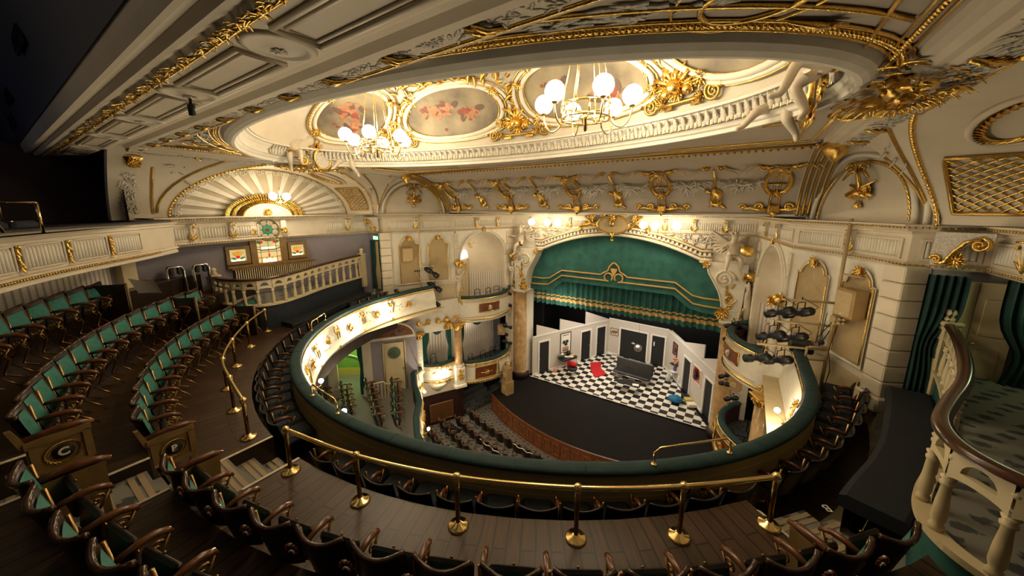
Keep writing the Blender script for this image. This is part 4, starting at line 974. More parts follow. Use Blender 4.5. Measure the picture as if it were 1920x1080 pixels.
def picture(F, t, n, u0, u1, z0, z1, label, draw, frame='black', mnt='paper'):
    o = thing('framed_picture', label, 'picture', tuple(F((u0+u1)/2, (z0+z1)/2, .02))); b = MB(); w = .03
    for (a, c, d, e) in ((u0-w, u1+w, z1, z1+w), (u0-w, u1+w, z0-w, z0), (u0-w, u0, z0, z1), (u1, u1+w, z0, z1)): b.hexa([F(a, d, 0), F(c, d, 0), F(c, d, .04), F(a, d, .04), F(a, e, 0), F(c, e, 0), F(c, e, .04), F(a, e, .04)])
    part('frame', b, frame, o); b = MB(); b.add([F(u0, z0, .012), F(u1, z0, .012), F(u1, z1, .012), F(u0, z1, .012)], [(0, 1, 2, 3)]); part('sheet', b, mnt, o); draw(o, lambda u, z: F(u0+(u1-u0)*u, z0+(z1-z0)*z, .02), t, n)
def d1(o, f, t, n):
    b = MB()
    for (u, z) in ((.3, .55), (.62, .56), (.5, .42)): b.spray(f(u, z), t, UP, n, .13, 6)
    part('black_figures', b, 'black', o); b = MB()
    for k, z in enumerate((.9, .24, .15, .08)): p, q = f(.2, z), f(.8, z-.0); b.tube([p, q], .028 if k else .02, 4)
    part('red_lettering', b, 'cloth_paint', o)
picture(FL, tL_, nL, 1.98, 2.72, -8.28, -7.12, 'large framed black and red poster above the desk on the left set wall', d1)
def d2(o, f, t, n):
    b = MB()
    for k in range(6): b.ball(tuple(f(.15+.14*k, .35+.25*(k % 2))), .05, 6, 4, (1, .3, 1.5))
    part('dark_figures', b, 'dark_paint', o)
picture(FB, tB_, nB, .14, .6, -7.86, -7.47, 'small sepia group picture left of the double door on the back set wall', d2, 'oak', 'tape_white')
def d3(o, f, t, n):
    b = MB(); b.spray(f(.5, .5), t, UP, n, .18, 7); part('dark_shape', b, 'dark_paint', o)
picture(FR, tR_, nR, .98, 1.5, -7.82, -7.2, 'narrow red-brown framed picture above the flower stand on the right set wall', d3, 'black', 'cloth_paint')
def d4(o, f, t, n):
    b = MB(); b.spray(f(.5, .55), t, UP, n, .3, 9); part('black_blot', b, 'black', o)
    b = MB()
    for q in range(5): b.spray(f(R.uniform(.2, .8), R.uniform(.15, .85)), t, UP, n, .14, 6)
    part('red_splash', b, 'red_fabric', o)
picture(FR, tR_, nR, 3.5, 4.3, -8.05, -7.32, 'unframed splashed red and black canvas on the right set wall', d4, 'white_paint', 'pink')
# ---- set furniture
o = thing('leather_sofa', 'black buttoned leather sofa bed in the middle of the chequered stage', 'sofa', (.55, 18.6, ZS), radians(-4))
b = MB(); b.cbox((0, -.25, .36), (2.0, .62, .14), .05); part('seat_cushion', b, 'leather_black', o, False)
b = MB(); b.X = Matrix.Translation((0, .13, .66)) @ Matrix.Rotation(radians(-14), 4, 'X'); b.cbox((0, 0, 0), (2.0, .13, .62), .05); part('backrest', b, 'leather_black', o, False)
b = MB(); 
for i in range(9):
    for j in range(2): b.ball((-.88+.22*i+(.11 if j else 0)*(i < 8), .02-.04*j, .56+.2*j), .022, 6, 4)
part('buttons', b, 'black', o, False)
b = MB(); b.tube([(-1, -.57, .29), (1, -.57, .29)], .015, 6); part('chrome_rail', b, 'chrome', o, False)
for x in (-.85, .85):
    for y in (-.5, .15): b = MB(); b.tube([(x, y, 0), (x, y, .3)], .02, 6); part('leg', b, 'chrome', o, False)
o = thing('coffee_table', 'low dark glass coffee table with papers in front of the black sofa', 'table', (.62, 17.15, ZS), radians(-3))
b = MB(); b.cbox((0, 0, .40), (1.3, .5, .03), .01); part('top', b, 'leather_black', o, False)
for x in (-.58, .58):
    for y in (-.2, .2): b = MB(); b.tube([(x, y, 0), (x, y, .39)], .014, 6); part('leg', b, 'chrome', o, False)
b = MB(); b.box((0, 0, .012), (.3, .22, .02), .3); o2 = b.build('magazine', 'paper'); o2.location = (1.05, 17.05, ZS+.42); tag(o2, 'pale open magazine on the right end of the coffee table', 'magazine')
b = MB(); b.tube([(0, 0, 0), (.14, .1, .03), (.2, .02, .02)], .012, 5); o2 = b.build('spectacles', 'paper'); o2.location = (.12, 17.2, ZS+.43); tag(o2, 'white folded object on the left end of the coffee table', 'glasses')
b = MB(); b.add([(-2.12, 19.1, ZS+.012), (-1.62, 19.55, ZS+.012), (-1.3, 18.7, ZS+.012), (-.8, 18.2, ZS+.012), (-1.2, 17.45, ZS+.012), (-1.68, 18.1, ZS+.012)]+[(x, y, ZS+.05) for x, y in ((-2.12, 19.1), (-1.62, 19.55), (-1.3, 18.7), (-.8, 18.2), (-1.2, 17.45), (-1.68, 18.1))], [(5, 4, 3, 2, 1, 0), (6, 7, 8, 9, 10, 11)]+[(i, (i+1) % 6, 6+(i+1) % 6, 6+i) for i in range(6)]); tag(b.build('red_rug', 'red_fabric'), 'shaggy bright red rug on the chequered stage floor', 'rug')
b = MB(); b.grid(lambda a, c: (.30*sin(pi*c)*cos(2*pi*a)*(1+.12*sin(a*12+2)), .28*sin(pi*c)*sin(2*pi*a)*(1+.1*sin(a*17)), .17+.17*(-cos(pi*c))*(1 if c < .5 else .9+.2*sin(a*9))), 20, 10); o = b.build('bean_bag', 'blue_fabric'); o.location = (2.88, 17.25, ZS); tag(o, 'crumpled bright blue bean bag on the chequered stage floor', 'bean bag')
o = thing('writing_desk', 'small black desk on thin legs by the left set wall', 'desk', (-3.0, 17.72, ZS), radians(66))
b = MB(); b.cbox((0, 0, .70), (1.1, .55, .04), .012); b.box((0, 0, .63), (1.02, .5, .1)); part('top', b, 'leather_black', o, False)
for x in (-.5, .5):
    for y in (-.22, .22): b = MB(); b.tube([(x, y, 0), (x, y, .66)], .015, 6); part('leg', b, 'chrome', o, False)
o = thing('desk_globe', 'grey globe on the left end of the desk', 'globe', (-3.2, 17.4, ZS+.72)); b = MB(); b.ball((-3.2, 17.4, ZS+.88), .15, 12, 8); part('ball', b, 'silver', o); b = MB(); b.lathe([(.08, 0), (.07, .02), (.02, .03), (.02, .06)], (-3.2, 17.4, ZS+.72), 10); part('stand', b, 'black', o)
b = MB(); b.ball((0, 0, .12), .14, 10, 7, (1, 1, .9)); b.ball((.1, -.05, .13), .06, 8, 5); o = b.build('desk_telephone', 'black'); o.location = (-3.05, 17.97, ZS+.73); tag(o, 'rounded black telephone on the far end of the desk', 'telephone')
for (x, y, m, l) in ((-2.84, 18.08, 'corridor_yellow', 'yellow folder lying on the far half of the desk'), (-3.0, 17.64, 'tape_white', 'tan papers lying on the near half of the desk'), (-2.82, 17.80, 'paper', 'white sheet lying on the front edge of the desk')):
    b = MB(); b.box((0, 0, .012), (.26, .2, .024), .4); o = b.build('desk_papers', m); o.location = (x, y, ZS+.725); tag(o, l, 'papers')
o = thing('tub_chair', 'red and black tub chair with a red cushion beside the desk', 'chair', (-2.42, 17.1, ZS))
b = MB(); b.lathe([(.05, .28), (.26, .30), (.30, .42), (.28, .46), (0, .46)], (-2.42, 17.1, ZS), 16); part('seat', b, 'black', o)
b = MB(); b.grid(lambda a, c: (-2.42+.30*cos(pi*(.15+a*.85)+1.2), 17.1+.30*sin(pi*(.15+a*.85)+1.2), ZS+.4+.34*c*sin(pi*(.1+.8*a))), 12, 4); part('backrest', b, 'red_fabric', o)
b = MB(); b.ball((-2.37, 17.15, ZS+.62), .2, 10, 7, (1, .8, .8)); part('cushion', b, 'red_fabric', o)
for q in range(4): b = MB(); b.tube([(-2.42, 17.1, ZS+.28), (-2.42+.24*cos(q*pi/2+.4), 17.1+.24*sin(q*pi/2+.4), ZS+.01)], .014, 6); part('leg', b, 'chrome', o)
b = MB(); b.lathe([(.10, 0), (.12, .24), (.11, .24), (.09, .02)], (-3.36, 16.9, ZS), 12); tag(b.build('waste_bin', 'pink'), 'small pinkish waste bin at the near leg of the desk', 'bin')
# clear round table with flowers
o = thing('glass_stand', 'clear glass plant table in the right back corner of the set', 'table', (2.45, 19.55, ZS)); b = MB(); b.lathe([(0, .55), (.26, .55), (.26, .57), (0, .57)], (2.45, 19.55, ZS), 16); part('top', b, 'clear', o)
for q in range(3): b = MB(); b.tube([(2.45+.2*cos(q*2.1), 19.55+.2*sin(q*2.1), ZS), (2.45+.16*cos(q*2.1), 19.55+.16*sin(q*2.1), ZS+.55)], .014, 6); part('leg', b, 'chrome', o)
o = thing('flower_vase', 'vase of pink and orange flowers on the clear table by the right set wall', 'flowers', (2.45, 19.55, ZS+.57)); b = MB(); b.lathe([(.06, 0), (.09, .12), (.05, .26), (.07, .3)], (2.45, 19.55, ZS+.57), 10); part('vase', b, 'purple', o)
b = MB()
for k in range(12): b.ball((2.45+R.uniform(-.16, .16), 19.55+R.uniform(-.16, .16), ZS+1.15+R.uniform(-.16, .2)), .065, 7, 5)
part('blossoms', b, 'pink', o); b = MB()
for k in range(14): b.leaf((2.45, 19.55, ZS+.85), (R.uniform(-1, 1), R.uniform(-1, 1), R.uniform(.2, 1)), (0, -1, .3), .32, .09, .2)
part('leaves', b, 'leafy', o)
for k, (x, y, l) in enumerate(((2.75, 19.25, 'clear glass jar on the floor side of the plant table, nearer one'), (2.2, 19.3, 'clear glass jar at the left foot of the plant table'))):
    b = MB(); b.lathe([(.1, 0), (.12, .05), (.12, .34), (.06, .42), (.07, .48)], (x, y, ZS), 12); tag(b.build('glass_jar', 'clear'), l, 'jar')
# hanging woven globe
o = thing('globe_pendant', 'round woven pendant lamp hanging in front of the double door of the set', 'lamp', (.55, 19.2, -7.62)); b = MB(); b.ball((.55, 19.2, -7.62), .22, 14, 9)
part('shade', b, 'silver', o); b = MB(); b.tube([(.55, 19.2, -7.4), (.55, 19.2, -4.5)], .006, 4); part('cord', b, 'black', o)
# low bench of books along the right wall
for k, (u, m, l, h) in enumerate(((3.75, 'corridor_yellow', 'yellow box on the floor along the right set wall', .2), (4.1, 'paper', 'white box on the floor along the right set wall', .16), (3.45, 'black', 'black box on the floor beside the yellow one, right set wall', .2))):
    p = FR(u, ZS, .22); b = MB(); b.cbox((0, 0, h/2), (.3, .34, h), .015, atan2(tR_.y, tR_.x)); o = b.build('storage_box', m); o.location = p; tag(o, l, 'box')
# speakers on the left of the apron
for z, d, l in ((ZS-.06, (.50, .46, .72), 'large wooden loudspeaker standing on the left edge of the stage apron'), (ZS+.66, (.40, .34, .70), 'narrow wooden loudspeaker stacked on the large one at the left of the stage')):
    o = thing('loudspeaker', l, 'speaker', (-4.38, 13.55, z), radians(-20)); b = MB(); b.cbox((0, 0, d[2]/2), d, .02); part('cabinet', b, 'mdf', o, False)
    b = MB(); b.lathe([(.0, 0), (.13, 0), (.15, .012), (.13, .02)], (0, -d[1]/2, d[2]*.5), 16, Matrix.Rotation(radians(90), 3, 'X')); part('cone', b, 'ochre', o, False)
    b = MB(); b.ball((.02, -d[1]/2-.004, .1), .025, 6, 4); part('badge', b, 'black', o, False)
# ================================================================== FRIEZE COVE, CEILING, DOME, LUNETTES, GALLERY
cove = lambda z: 7.45-1.15*max(0, (z+.25)/1.55)**1.6
LY = 5.5
FR_P = [(11.45, -.2), (11.42, -.02), (11.3, .3), (11.0, .62), (10.55, .92), (10.0, 1.14), (9.4, 1.27), (9.3, 1.30)]
def frz(s):     # point of the frieze profile at parameter 0..1
    k = s*(len(FR_P)-1); i = min(int(k), len(FR_P)-2); f = k-i; a, c = FR_P[i], FR_P[i+1]; return a[0]+(c[0]-a[0])*f, a[1]+(c[1]-a[1])*f
def fz(z):
    for (y0, z0), (y1, z1) in zip(FR_P, FR_P[1:]):
        if z0 <= z <= z1: return y0+(y1-y0)*(z-z0)/(z1-z0)
    return 9.3
fn_ = lambda z: Vector((0, -(.25+.75*min(1, max(0, 1-z))), -.2-.7*max(0, z))).normalized()
b = MB(); b.grid(lambda a, c: (-6.3+12.6*a, *frz(c)), 30, 21); b.add([(-6.3, 11.45, -.2), (6.3, 11.45, -.2), (6.3, 15.6, -.22), (-6.3, 15.6, -.22)], [(0, 1, 2, 3)], False); struct('wall_frieze', b, ['taupe'])
b = MB(); b.box((0, 11.42, -.17), (12.2, .12, .05)); b.m = 1; b.tube([(-6.2, 9.42, 1.25), (6.2, 9.42, 1.25)], .035, 6); b.bead([(-6.2, 9.5, 1.2), (6.2, 9.5, 1.2)], .03, .13); struct('trim_frieze', b, ['cream', 'gold_dull'])
for s in (-1, 1):    # fluted gilt pilasters closing the frieze
    sd = 'left' if s < 0 else 'right'
    o = thing('fluted_pilaster', 'curved pilaster with gilt flutes at the %s end of the frieze' % sd, 'pilaster', (s*6.1, 11.35, -.15), 0, 'fluted pilasters of the frieze')
    b = MB()
    b.grid(lambda a, c: (s*(5.82+.52*a), frz(.05+.85*c)[0]-.05, frz(.05+.85*c)[1]-.03), 2, 16); part('shaft', b, 'cream', o)
    b = MB()
    for k in range(5): b.tube([(s*(5.87+.105*k), frz(.06+.8*c/12)[0]-.08, frz(.06+.8*c/12)[1]-.05) for c in range(13)], .032, 5)
    part('gilt_flutes', b, 'gold_dull', o)
    b = MB(); q = frz(.86); b.lathe([(.05, -.3), (.12, -.22), (.2, -.12), (.22, -.02), (.15, .04), (.25, .1), (.25, .16)], (s*6.12, q[0]-.12, q[1]-.08), 12); part('capital', b, 'gold', o)
# lyres, instruments and garlands of the frieze
def P3(x, z, w=.05):
    y = fz(z); n = fn_(z); return Vector((x, y, z))+n*w
LYX = [-5.38, -2.69, 0, 2.69, 5.38]
for k, x in enumerate(LYX):
    wh = ['at the far left end of the frieze', 'second from the left end of the frieze', 'in the middle of the frieze', 'second from the right end of the frieze', 'at the right end of the frieze'][k]
    o = thing('gilt_lyre', 'gilt lyre with leafy feet '+wh, 'ornament', tuple(P3(x, -.1)), 0, 'lyres of the frieze')
    b = MB()
    for s in (-1, 1):
        b.tube([P3(x+s*.10, -.02), P3(x+s*.09, .38), P3(x+s*.12, .42)], .03, 6)
        b.tube([P3(x+s*.02, .40), P3(x+s*.17, .44), P3(x+s*.26, .58), P3(x+s*.24, .76), P3(x+s*.17, .88), P3(x+s*.22, .98), P3(x+s*.30, 1.0)], [.05, .055, .06, .055, .045, .04, .03], 7)
        b.scroll(P3(x+s*.34, .98), X3*s, UP, .10, 1.4, .03)
        b.tube([P3(x+s*.12, -.02, .08), P3(x+s*.35, .0, .08), P3(x+s*.5, .04, .08), P3(x+s*.68, -.02, .07)], [.05, .06, .05, .03], 6); b.scroll(P3(x+s*.66, .04, .06), X3*s, UP, .09, 1.4, .03); b.scroll(P3(x+s*.3, .06, .08), X3*s, UP, .1, 1.3, .035)
        for q in range(4): b.leaf(P3(x+s*(.3+.11*q), 1.0+.03*(q % 2), .06), (s, -.1, .3-.35*q), fn_(1), .18, .08, .3)
    b.tube([P3(x-.18, .62), P3(x+.18, .62)], .028, 6); b.spray(P3(x, .42, .06), X3, UP, fn_(.4), .14, 7); b.spray(P3(x, .98, .08), X3, UP, fn_(1), .24, 9)
    part('frame', b, 'gold', o)
    b = MB(); b.cbox(tuple(P3(x, .0, .09)), (.24, .12, .2), .03); b.lathe([(.02, -.2), (.07, -.14), (.1, -.08)], tuple(P3(x, 0, .1)), 8); part('plinth', b, 'gold', o)
    b = MB()
    for q in (-.08, -.03, .03, .08): b.tube([P3(x+q, .5, .04), P3(x+q, .94, .04)], .008, 4)
    part('strings', b, 'gold_dull', o)
INS = ['lute', 'violin', 'trumpet and tambourine', 'palette and brushes']
INX = [(-4.05, 0), (-1.36, 1), (1.35, 3), (4.03, 2)]
for k, (x, kind) in enumerate(INX):
    wh = ['between the two left lyres', 'just left of the middle lyre', 'just right of the middle lyre', 'between the two right lyres'][k]
    o = thing('gilt_trophy', 'gilt instrument trophy hung on a ribbon %s of the frieze' % wh, 'ornament', tuple(P3(x, .4)), 0, 'instrument trophies of the frieze')
    b = MB(); b.tube([P3(x, .98), P3(x+.01, .72), P3(x, .5)], [.03, .04, .03], 6)
    b.tube([P3(x-.02, .56), P3(x+.08, .42), P3(x+.04, .2)], [.05, .14, .12], 8); b.ball(tuple(P3(x+.05, .22, .06)), .16, 10, 6, (1, .45, 1.1)); b.ball(tuple(P3(x+.05, .42, .06)), .10, 8, 6, (1, .5, 1))
    b.tube([P3(x-.02, .38), P3(x-.2, .52)], [.02, .06], 7); b.tube([P3(x+.16, .12), P3(x+.28, .0)], [.03, .05], 6); b.tube([P3(x-.12, .05, .03), P3(x+.02, .16, .04), P3(x+.2, .04, .03)], .012, 5)
    part('instruments', b, 'gold', o)
    b = MB()
    for s in (-1, 1):
        for q in range(4): b.leaf(P3(x+s*(.06+.1*q), 1.02-.02*q, .05), (s, 0, .25-.2*q), fn_(1), .2, .08, .3)
        b.scroll(P3(x+s*.16, 1.02, .06), X3*s, UP, .09, 1.3, .028)
    part('ribbon_bow', b, 'gold_dull', o)
xs_ = sorted(LYX+[q[0] for q in INX])
for k, (xa, xb) in enumerate(zip(xs_, xs_[1:])):
    b = MB(); b.garland(P3(xa+.28 if k % 2 == 0 else xa+.1, .74, .05), P3(xb-.1 if k % 2 == 0 else xb-.28, .74, .05), .14, fn_(.6), .14, 16)
    o = b.build('plaster_garland', 'plaster_relief'); tag(o, 'white leaf garland of the frieze, %s swag counted from its left end' % nth(k), 'ornament', 'garlands of the frieze')

# ---------------- main ceiling with elliptical opening
EA, EB, EC, ZL = 5.65, 2.78, 5.1, 1.18
ell = lambda t, o=0: (( EA+o)*cos(t), EC+(EB+o)*sin(t))
b = MB(); N = 96
def rect(t, x0=6.5, y0=2.2, y1=9.45):
    dx, dy = cos(t)*EA, sin(t)*EB; k = min(x0/abs(dx) if abs(dx) > 1e-6 else 1e9, ((y1-EC)/dy if dy > 0 else (y0-EC)/dy) if abs(dy) > 1e-6 else 1e9); return dx*k, EC+dy*k
def rows(a, c):
    t = 2*pi*a; p = ell(t, .12); q = rect(t); return (p[0]+(q[0]-p[0])*c, p[1]+(q[1]-p[1])*c, 1.31)
b.grid(rows, N, 3, False); struct('ceiling', b, ['taupe'])
b = MB(); ringprof = [(.14, 1.31), (.10, 1.24), (.05, 1.20), (.0, 1.175), (-.05, 1.18), (-.05, 1.24), (-.09, 1.26), (-.11, 1.30), (-.14, 1.32)]
b.grid(lambda a, c: (*ell(2*pi*a, ringprof[round(c*8)][0]), ringprof[round(c*8)][1]), N, 8, False)
cv = [(-.13, 1.32), (-.13, 1.40), (-.15, 1.47), (-.20, 1.53), (-.20, 1.55), (-.27, 1.56), (-.28, 1.60), (-.22, 1.62)]
b.grid(lambda a, c: (*ell(2*pi*a, cv[round(c*7)][0]), cv[round(c*7)][1]), N, 7, False); struct('trim_dome_ring', b, ['cream_light'])
bl, bg = MB(), MB()
for k in range(100):
    t = radians(4)+radians(194)*k/100; p = Vector((*ell(t, -.14), 1.33)); nx = Vector((-cos(t)*EB, -sin(t)*EA, 0)).normalized(); tn = Vector((-nx.y, nx.x, 0))
    bl.leaf(p+nx*.02, UP*.9+nx*.12, nx, .23, .14, .3, 5); bl.leaf(p+tn*.06+nx*.02, UP+tn*.4, nx, .15, .09, .3, 3); bl.leaf(p-tn*.06+nx*.02, UP-tn*.4, nx, .15, .09, .3, 3)
    q = Vector((*ell(t+radians(1.28), -.14), 1.32)); bg.leaf(q+nx*.03, UP, nx, .13, .04, .1, 3)
struct('trim_dome_leaves', bl, ['plaster_relief']); struct('trim_dome_stems', bg, ['gold'])
# shallow dome
DA, DB, DY, DZ, DH = 5.42, 2.53, 5.15, 1.61, 1.7
def dome(th, ph, k=1.0): return Vector((DA*k*cos(ph)*cos(th), DY+DB*k*cos(ph)*sin(th), DZ+DH*k*sin(ph)))
def dnorm(th, ph): return -Vector((cos(ph)*cos(th)/DA, cos(ph)*sin(th)/DB, sin(ph)/DH)).normalized()
b = MB(); b.grid(lambda a, c: dome(2*pi*a, pi/2*c), 96, 20); struct('ceiling_dome', b, ['cream'])
def dframe(th, ph):
    n = dnorm(th, ph); u = (dome(th+.02, ph)-dome(th-.02, ph)).normalized(); v = n.cross(u)
    if v.z < 0: v = -v
    return n, u, v
PN = ['the far right painting, beyond the right chandelier', 'the painting behind the right chandelier', 'the large painting between the chandeliers', 'the painting behind the left chandelier']
for i, tc in enumerate((22.5, 67.5, 112.5, 157.5)):
    tc = radians(tc); dt, p0, dp_ = radians(18), radians(28), radians(18.5)
    sh = lambda q, k=1.0: (tc+dt*k*(abs(cos(q))**.85)*(1 if cos(q) > 0 else -1), p0+dp_*k*(abs(sin(q))**.85)*(1 if sin(q) > 0 else -1))
    o = thing('dome_painting', 'oval sky painting with rosy cherubs, '+PN[i], 'painting', tuple(dome(tc, p0, .985)), 0, 'oval paintings of the dome')
    b = MB(); b.grid(lambda a, c: dome(*sh(2*pi*a, c), .985), 32, 6); part('canvas', b, 'painting_%d' % i, o)
    b = MB(); b.tube([dome(*sh(2*pi*k/36, 1.05), .975) for k in range(36)], .055, 6, closed=True); b.tube([dome(*sh(2*pi*k/36, 1.19), .98) for k in range(36)], .04, 6, closed=True); part('moulding', b, 'cream_light', o)
    b = MB(); b.tube([dome(*sh(2*pi*k/36, .99), .972) for k in range(36)], .018, 5, closed=True); b.tube([dome(*sh(2*pi*k/36, 1.12), .978) for k in range(36)], .022, 5, closed=True); b.tube([dome(*sh(2*pi*k/36, 1.26), .98) for k in range(36)], .016, 5, closed=True)
    for q in (.5, 2.6, 3.7, 5.6): th, ph = sh(q, 1.1); n, u, v = dframe(th, ph); b.spray(dome(th, ph, .97), u, v, n, .15, 7)
    for q in range(22): th, ph = sh(-.9+1.5*q/22, 1.22); b.ball(tuple(dome(th, ph, .975)), .03, 6, 4)
    part('gilt_frame', b, 'gold', o)
    # painted figures: flat lozenges lying on the canvas
    rr_ = random.Random(i+3); bs, bc_, bd_ = MB(), MB(), MB()
    def dab(bm, th, ph, L_, w_, an):
        n, u, v = dframe(th, ph); c = dome(th, ph, .98); d = u*cos(an)+v*sin(an); e = n.cross(d); vs = [c+d*L_*cos(k*pi/5)+e*w_*sin(k*pi/5)+n*.004*R.random() for k in range(10)]; bm.add(vs, [tuple(range(10))], False)
    for f in range(3):
        th, ph = tc+dt*rr_.uniform(-.45, .45), p0+dp_*rr_.uniform(-.45, .4); a0 = rr_.uniform(0, 3)
        n, u, v = dframe(th, ph); st = lambda x, y: (th+x/(DA*.8), ph+y/2.2)
        dab(bs, *st(0, 0), .22, .10, a0); dab(bs, *st(.18*cos(a0+.5), .2*sin(a0+.5)), .075, .07, 0); dab(bs, *st(-.24*cos(a0), -.2*sin(a0)), .19, .06, a0-.4); dab(bs, *st(-.1*cos(a0)-.06, -.12), .18, .05, a0+.9); dab(bs, *st(.14, .04), .16, .04, a0+2.2)
        dab(bc_, *st(-.16*cos(a0), -.14*sin(a0)+.06), .26, .10, a0+.4); dab(bd_, *st(.22, -.05), .2, .08, a0-.8); dab(bd_, *st(-.25, .1), .14, .07, a0+.3)
    for q in range(6): dab(bc_, tc+dt*rr_.uniform(-.7, .7), p0+dp_*rr_.uniform(-.7, .6), .05, .04, 0)
    part('rosy_figures', bs, 'skin_paint', o); part('red_drapery', bc_, 'cloth_paint', o); part('dark_wings', bd_, 'dark_paint', o)
for i, tc in enumerate((2, 45, 90, 135)):
    tc = radians(tc); wh = ['at the far right of the dome', 'right of the right chandelier', 'between the two middle paintings', 'between the left chandelier and the middle painting'][i]
    o = thing('dome_trophy', 'gilt trophy of arms on the dome, '+wh, 'ornament', tuple(dome(tc, radians(14), .97)), 0, 'trophies of the dome')
    b = MB(); n, u, v = dframe(tc, radians(14)); c = dome(tc, radians(14), .97)
    for k in range(9):
        a = radians(10+160*k/8); b.tube([c, c+(u*cos(a)+v*sin(a))*R.uniform(.22, .42)+n*.04], [.03, .045 if k % 2 else .02], 6)
    b.spray(c-v*.06, u, v, n, .2, 12); b.ball(tuple(c+n*.06), .13, 9, 6); b.ball(tuple(c+u*.2-v*.08), .1, 8, 5); b.ball(tuple(c-u*.2-v*.08), .1, 8, 5); b.spray(c+u*.25, u, v, n, .15, 8); b.spray(c-u*.25, u, v, n, .15, 8); part('arms', b, 'gold', o)
    b = MB()
    for s in (-1, 1):
        th = tc+s*radians(8); nn, uu, vv = dframe(th, radians(6)); cc = dome(th, radians(6.5), .975); b.scroll(cc, uu*s, vv, .17, 2.2, .03); b.spray(cc+uu*s*-.22, uu, vv, nn, .13, 6)
        b.box(tuple(dome(tc+s*radians(3.4), radians(4), .975)), (.2, .03, .1), tc+pi/2)
    b.tube([dome(tc+radians(q), radians(5.2), .97) for q in (-5, -2.5, 0, 2.5, 5)], .035, 6); part('volutes', b, 'gold_dull', o)
    b = MB()
    for k in range(14):
        ph = radians(22+2*k); th = tc+radians(R.uniform(-3.5, 3.5)); nn, uu, vv = dframe(th, ph); a = R.uniform(0, 6.28); b.leaf(dome(th, ph, .975), uu*cos(a)+vv*sin(a), nn, .22, .11, .3)
    for s in (-1, 1):
        for ph in (30, 36): b.tube([dome(tc+s*radians(3.4), radians(ph), .975), dome(tc+s*radians(4.6), radians(ph+5), .975)], .035, 5)
    part('leaf_drop', b, 'gold', o)
b = MB()
for k in range(70):
    th = radians(30+130*k/70); ph = radians(52+R.uniform(-2, 2)); nn, uu, vv = dframe(th, ph); a = R.uniform(0, 6.28); b.leaf(dome(th, ph, .97), uu*cos(a)+vv*sin(a), nn, .24, .13, .4)
struct('trim_dome_wreath', b, ['gold'])

# cherub groups sitting on the dome ring at its left and right ends
for s in (-1, 1):
    sd = 'left' if s < 0 else 'right'; cx, cy = s*5.55, 5.35
    Rz = rotz(radians(90 if s > 0 else -90))
    cherub('white cherub statue on the dome ring at its %s end, the one nearer the stage' % sd, (s*5.08, 6.35, 1.42), rotz(radians(150 if s > 0 else 205)) @ Matrix.Rotation(radians(-20), 3, 'X'), 1.0, False, 'statue', 1, 'cherubs on the dome ring')
    cherub('white cherub statue on the dome ring at its %s end, the one nearer the gallery' % sd, (s*5.38, 4.95, 1.42), rotz(radians(100 if s > 0 else 250)) @ Matrix.Rotation(radians(15), 3, 'X'), 1.0, False, 'statue', 2, 'cherubs on the dome ring')
    o = thing('gilt_cartouche', 'gilt cartouche with white oval medallion between cherubs at the %s end of the dome ring' % sd, 'ornament', (s*5.6, 5.3, 1.2))
    n = Vector((-s, -.25, -.2)).normalized(); u = Vector((0, 1, 0)); v = UP
    c = Vector((s*5.36, 5.68, 1.34))
    b = MB(); b.prism([(.20*cos(k*pi/8), .24*sin(k*pi/8)) for k in range(16)], c, u, v, n, .06); part('medallion', b, 'plaster_relief', o)
    b = MB(); b.tube([c+n*.06+u*.23*cos(k*pi/8)+v*.27*sin(k*pi/8) for k in range(16)], .035, 6, closed=True)
    for k in range(26):
        a = R.uniform(0, 6.28); r = R.uniform(.28, .5); b.leaf(c+u*cos(a)*r*1.2+v*sin(a)*r*.55, u*cos(a)+v*sin(a)*.6, n, .13, .08, .2)
    b.spray(c+v*.36, u, v, n, .26, 9); b.scroll(c+u*.52-v*.1, u, v, .15, 1.5, .035); b.scroll(c-u*.52-v*.1, -u, v, .15, 1.5, .035)
    b.tube([c+u*(.85+.22*cos(k*pi/7))+v*.22*sin(k*pi/7)-n*.0 for k in range(14)], .05, 6, closed=True)
    for k in range(16): b.leaf(Vector((s*(5.65+.03*k), 5.3+R.uniform(-.7, .9), 1.24)), (s, R.uniform(-1, 1), -.05), (0, 0, -1), .16, .09, .15)
    b.ball((s*5.95, 5.9, 1.16), .15, 10, 7, (1, 1.2, .7)); b.ball((s*6.05, 5.45, 1.15), .13, 10, 7, (1.2, 1, .7)); b.ball((s*5.9, 5.1, 1.16), .11, 10, 7)
    for k in range(170): a = R.uniform(0, 6.28); r = .55*sqrt(R.random()); b.leaf(Vector((s*(6.02+r*.8*cos(a)), 5.5+r*1.5*sin(a), 1.17-.14*(1-r/.55))), (cos(a+R.uniform(-1, 1)), sin(a), -.25), (0, 0, -1), R.uniform(.07, .14), .055, .35)
    for q in (-1, 1): b.scroll(Vector((s*6.0, 5.5+q*.55, 1.1)), Y3*q, X3*s, .15, 1.5, .03); b.scroll(Vector((s*6.28, 5.5+q*.3, 1.08)), Y3*q, X3*s, .11, 1.4, .025)
    b.tube([(s*5.62, 6.5, 1.22), (s*5.75, 6.35, 1.12), (s*5.95, 6.3, 1.14)], .035, 6); part('gilt_ribbons', b, 'gold', o)

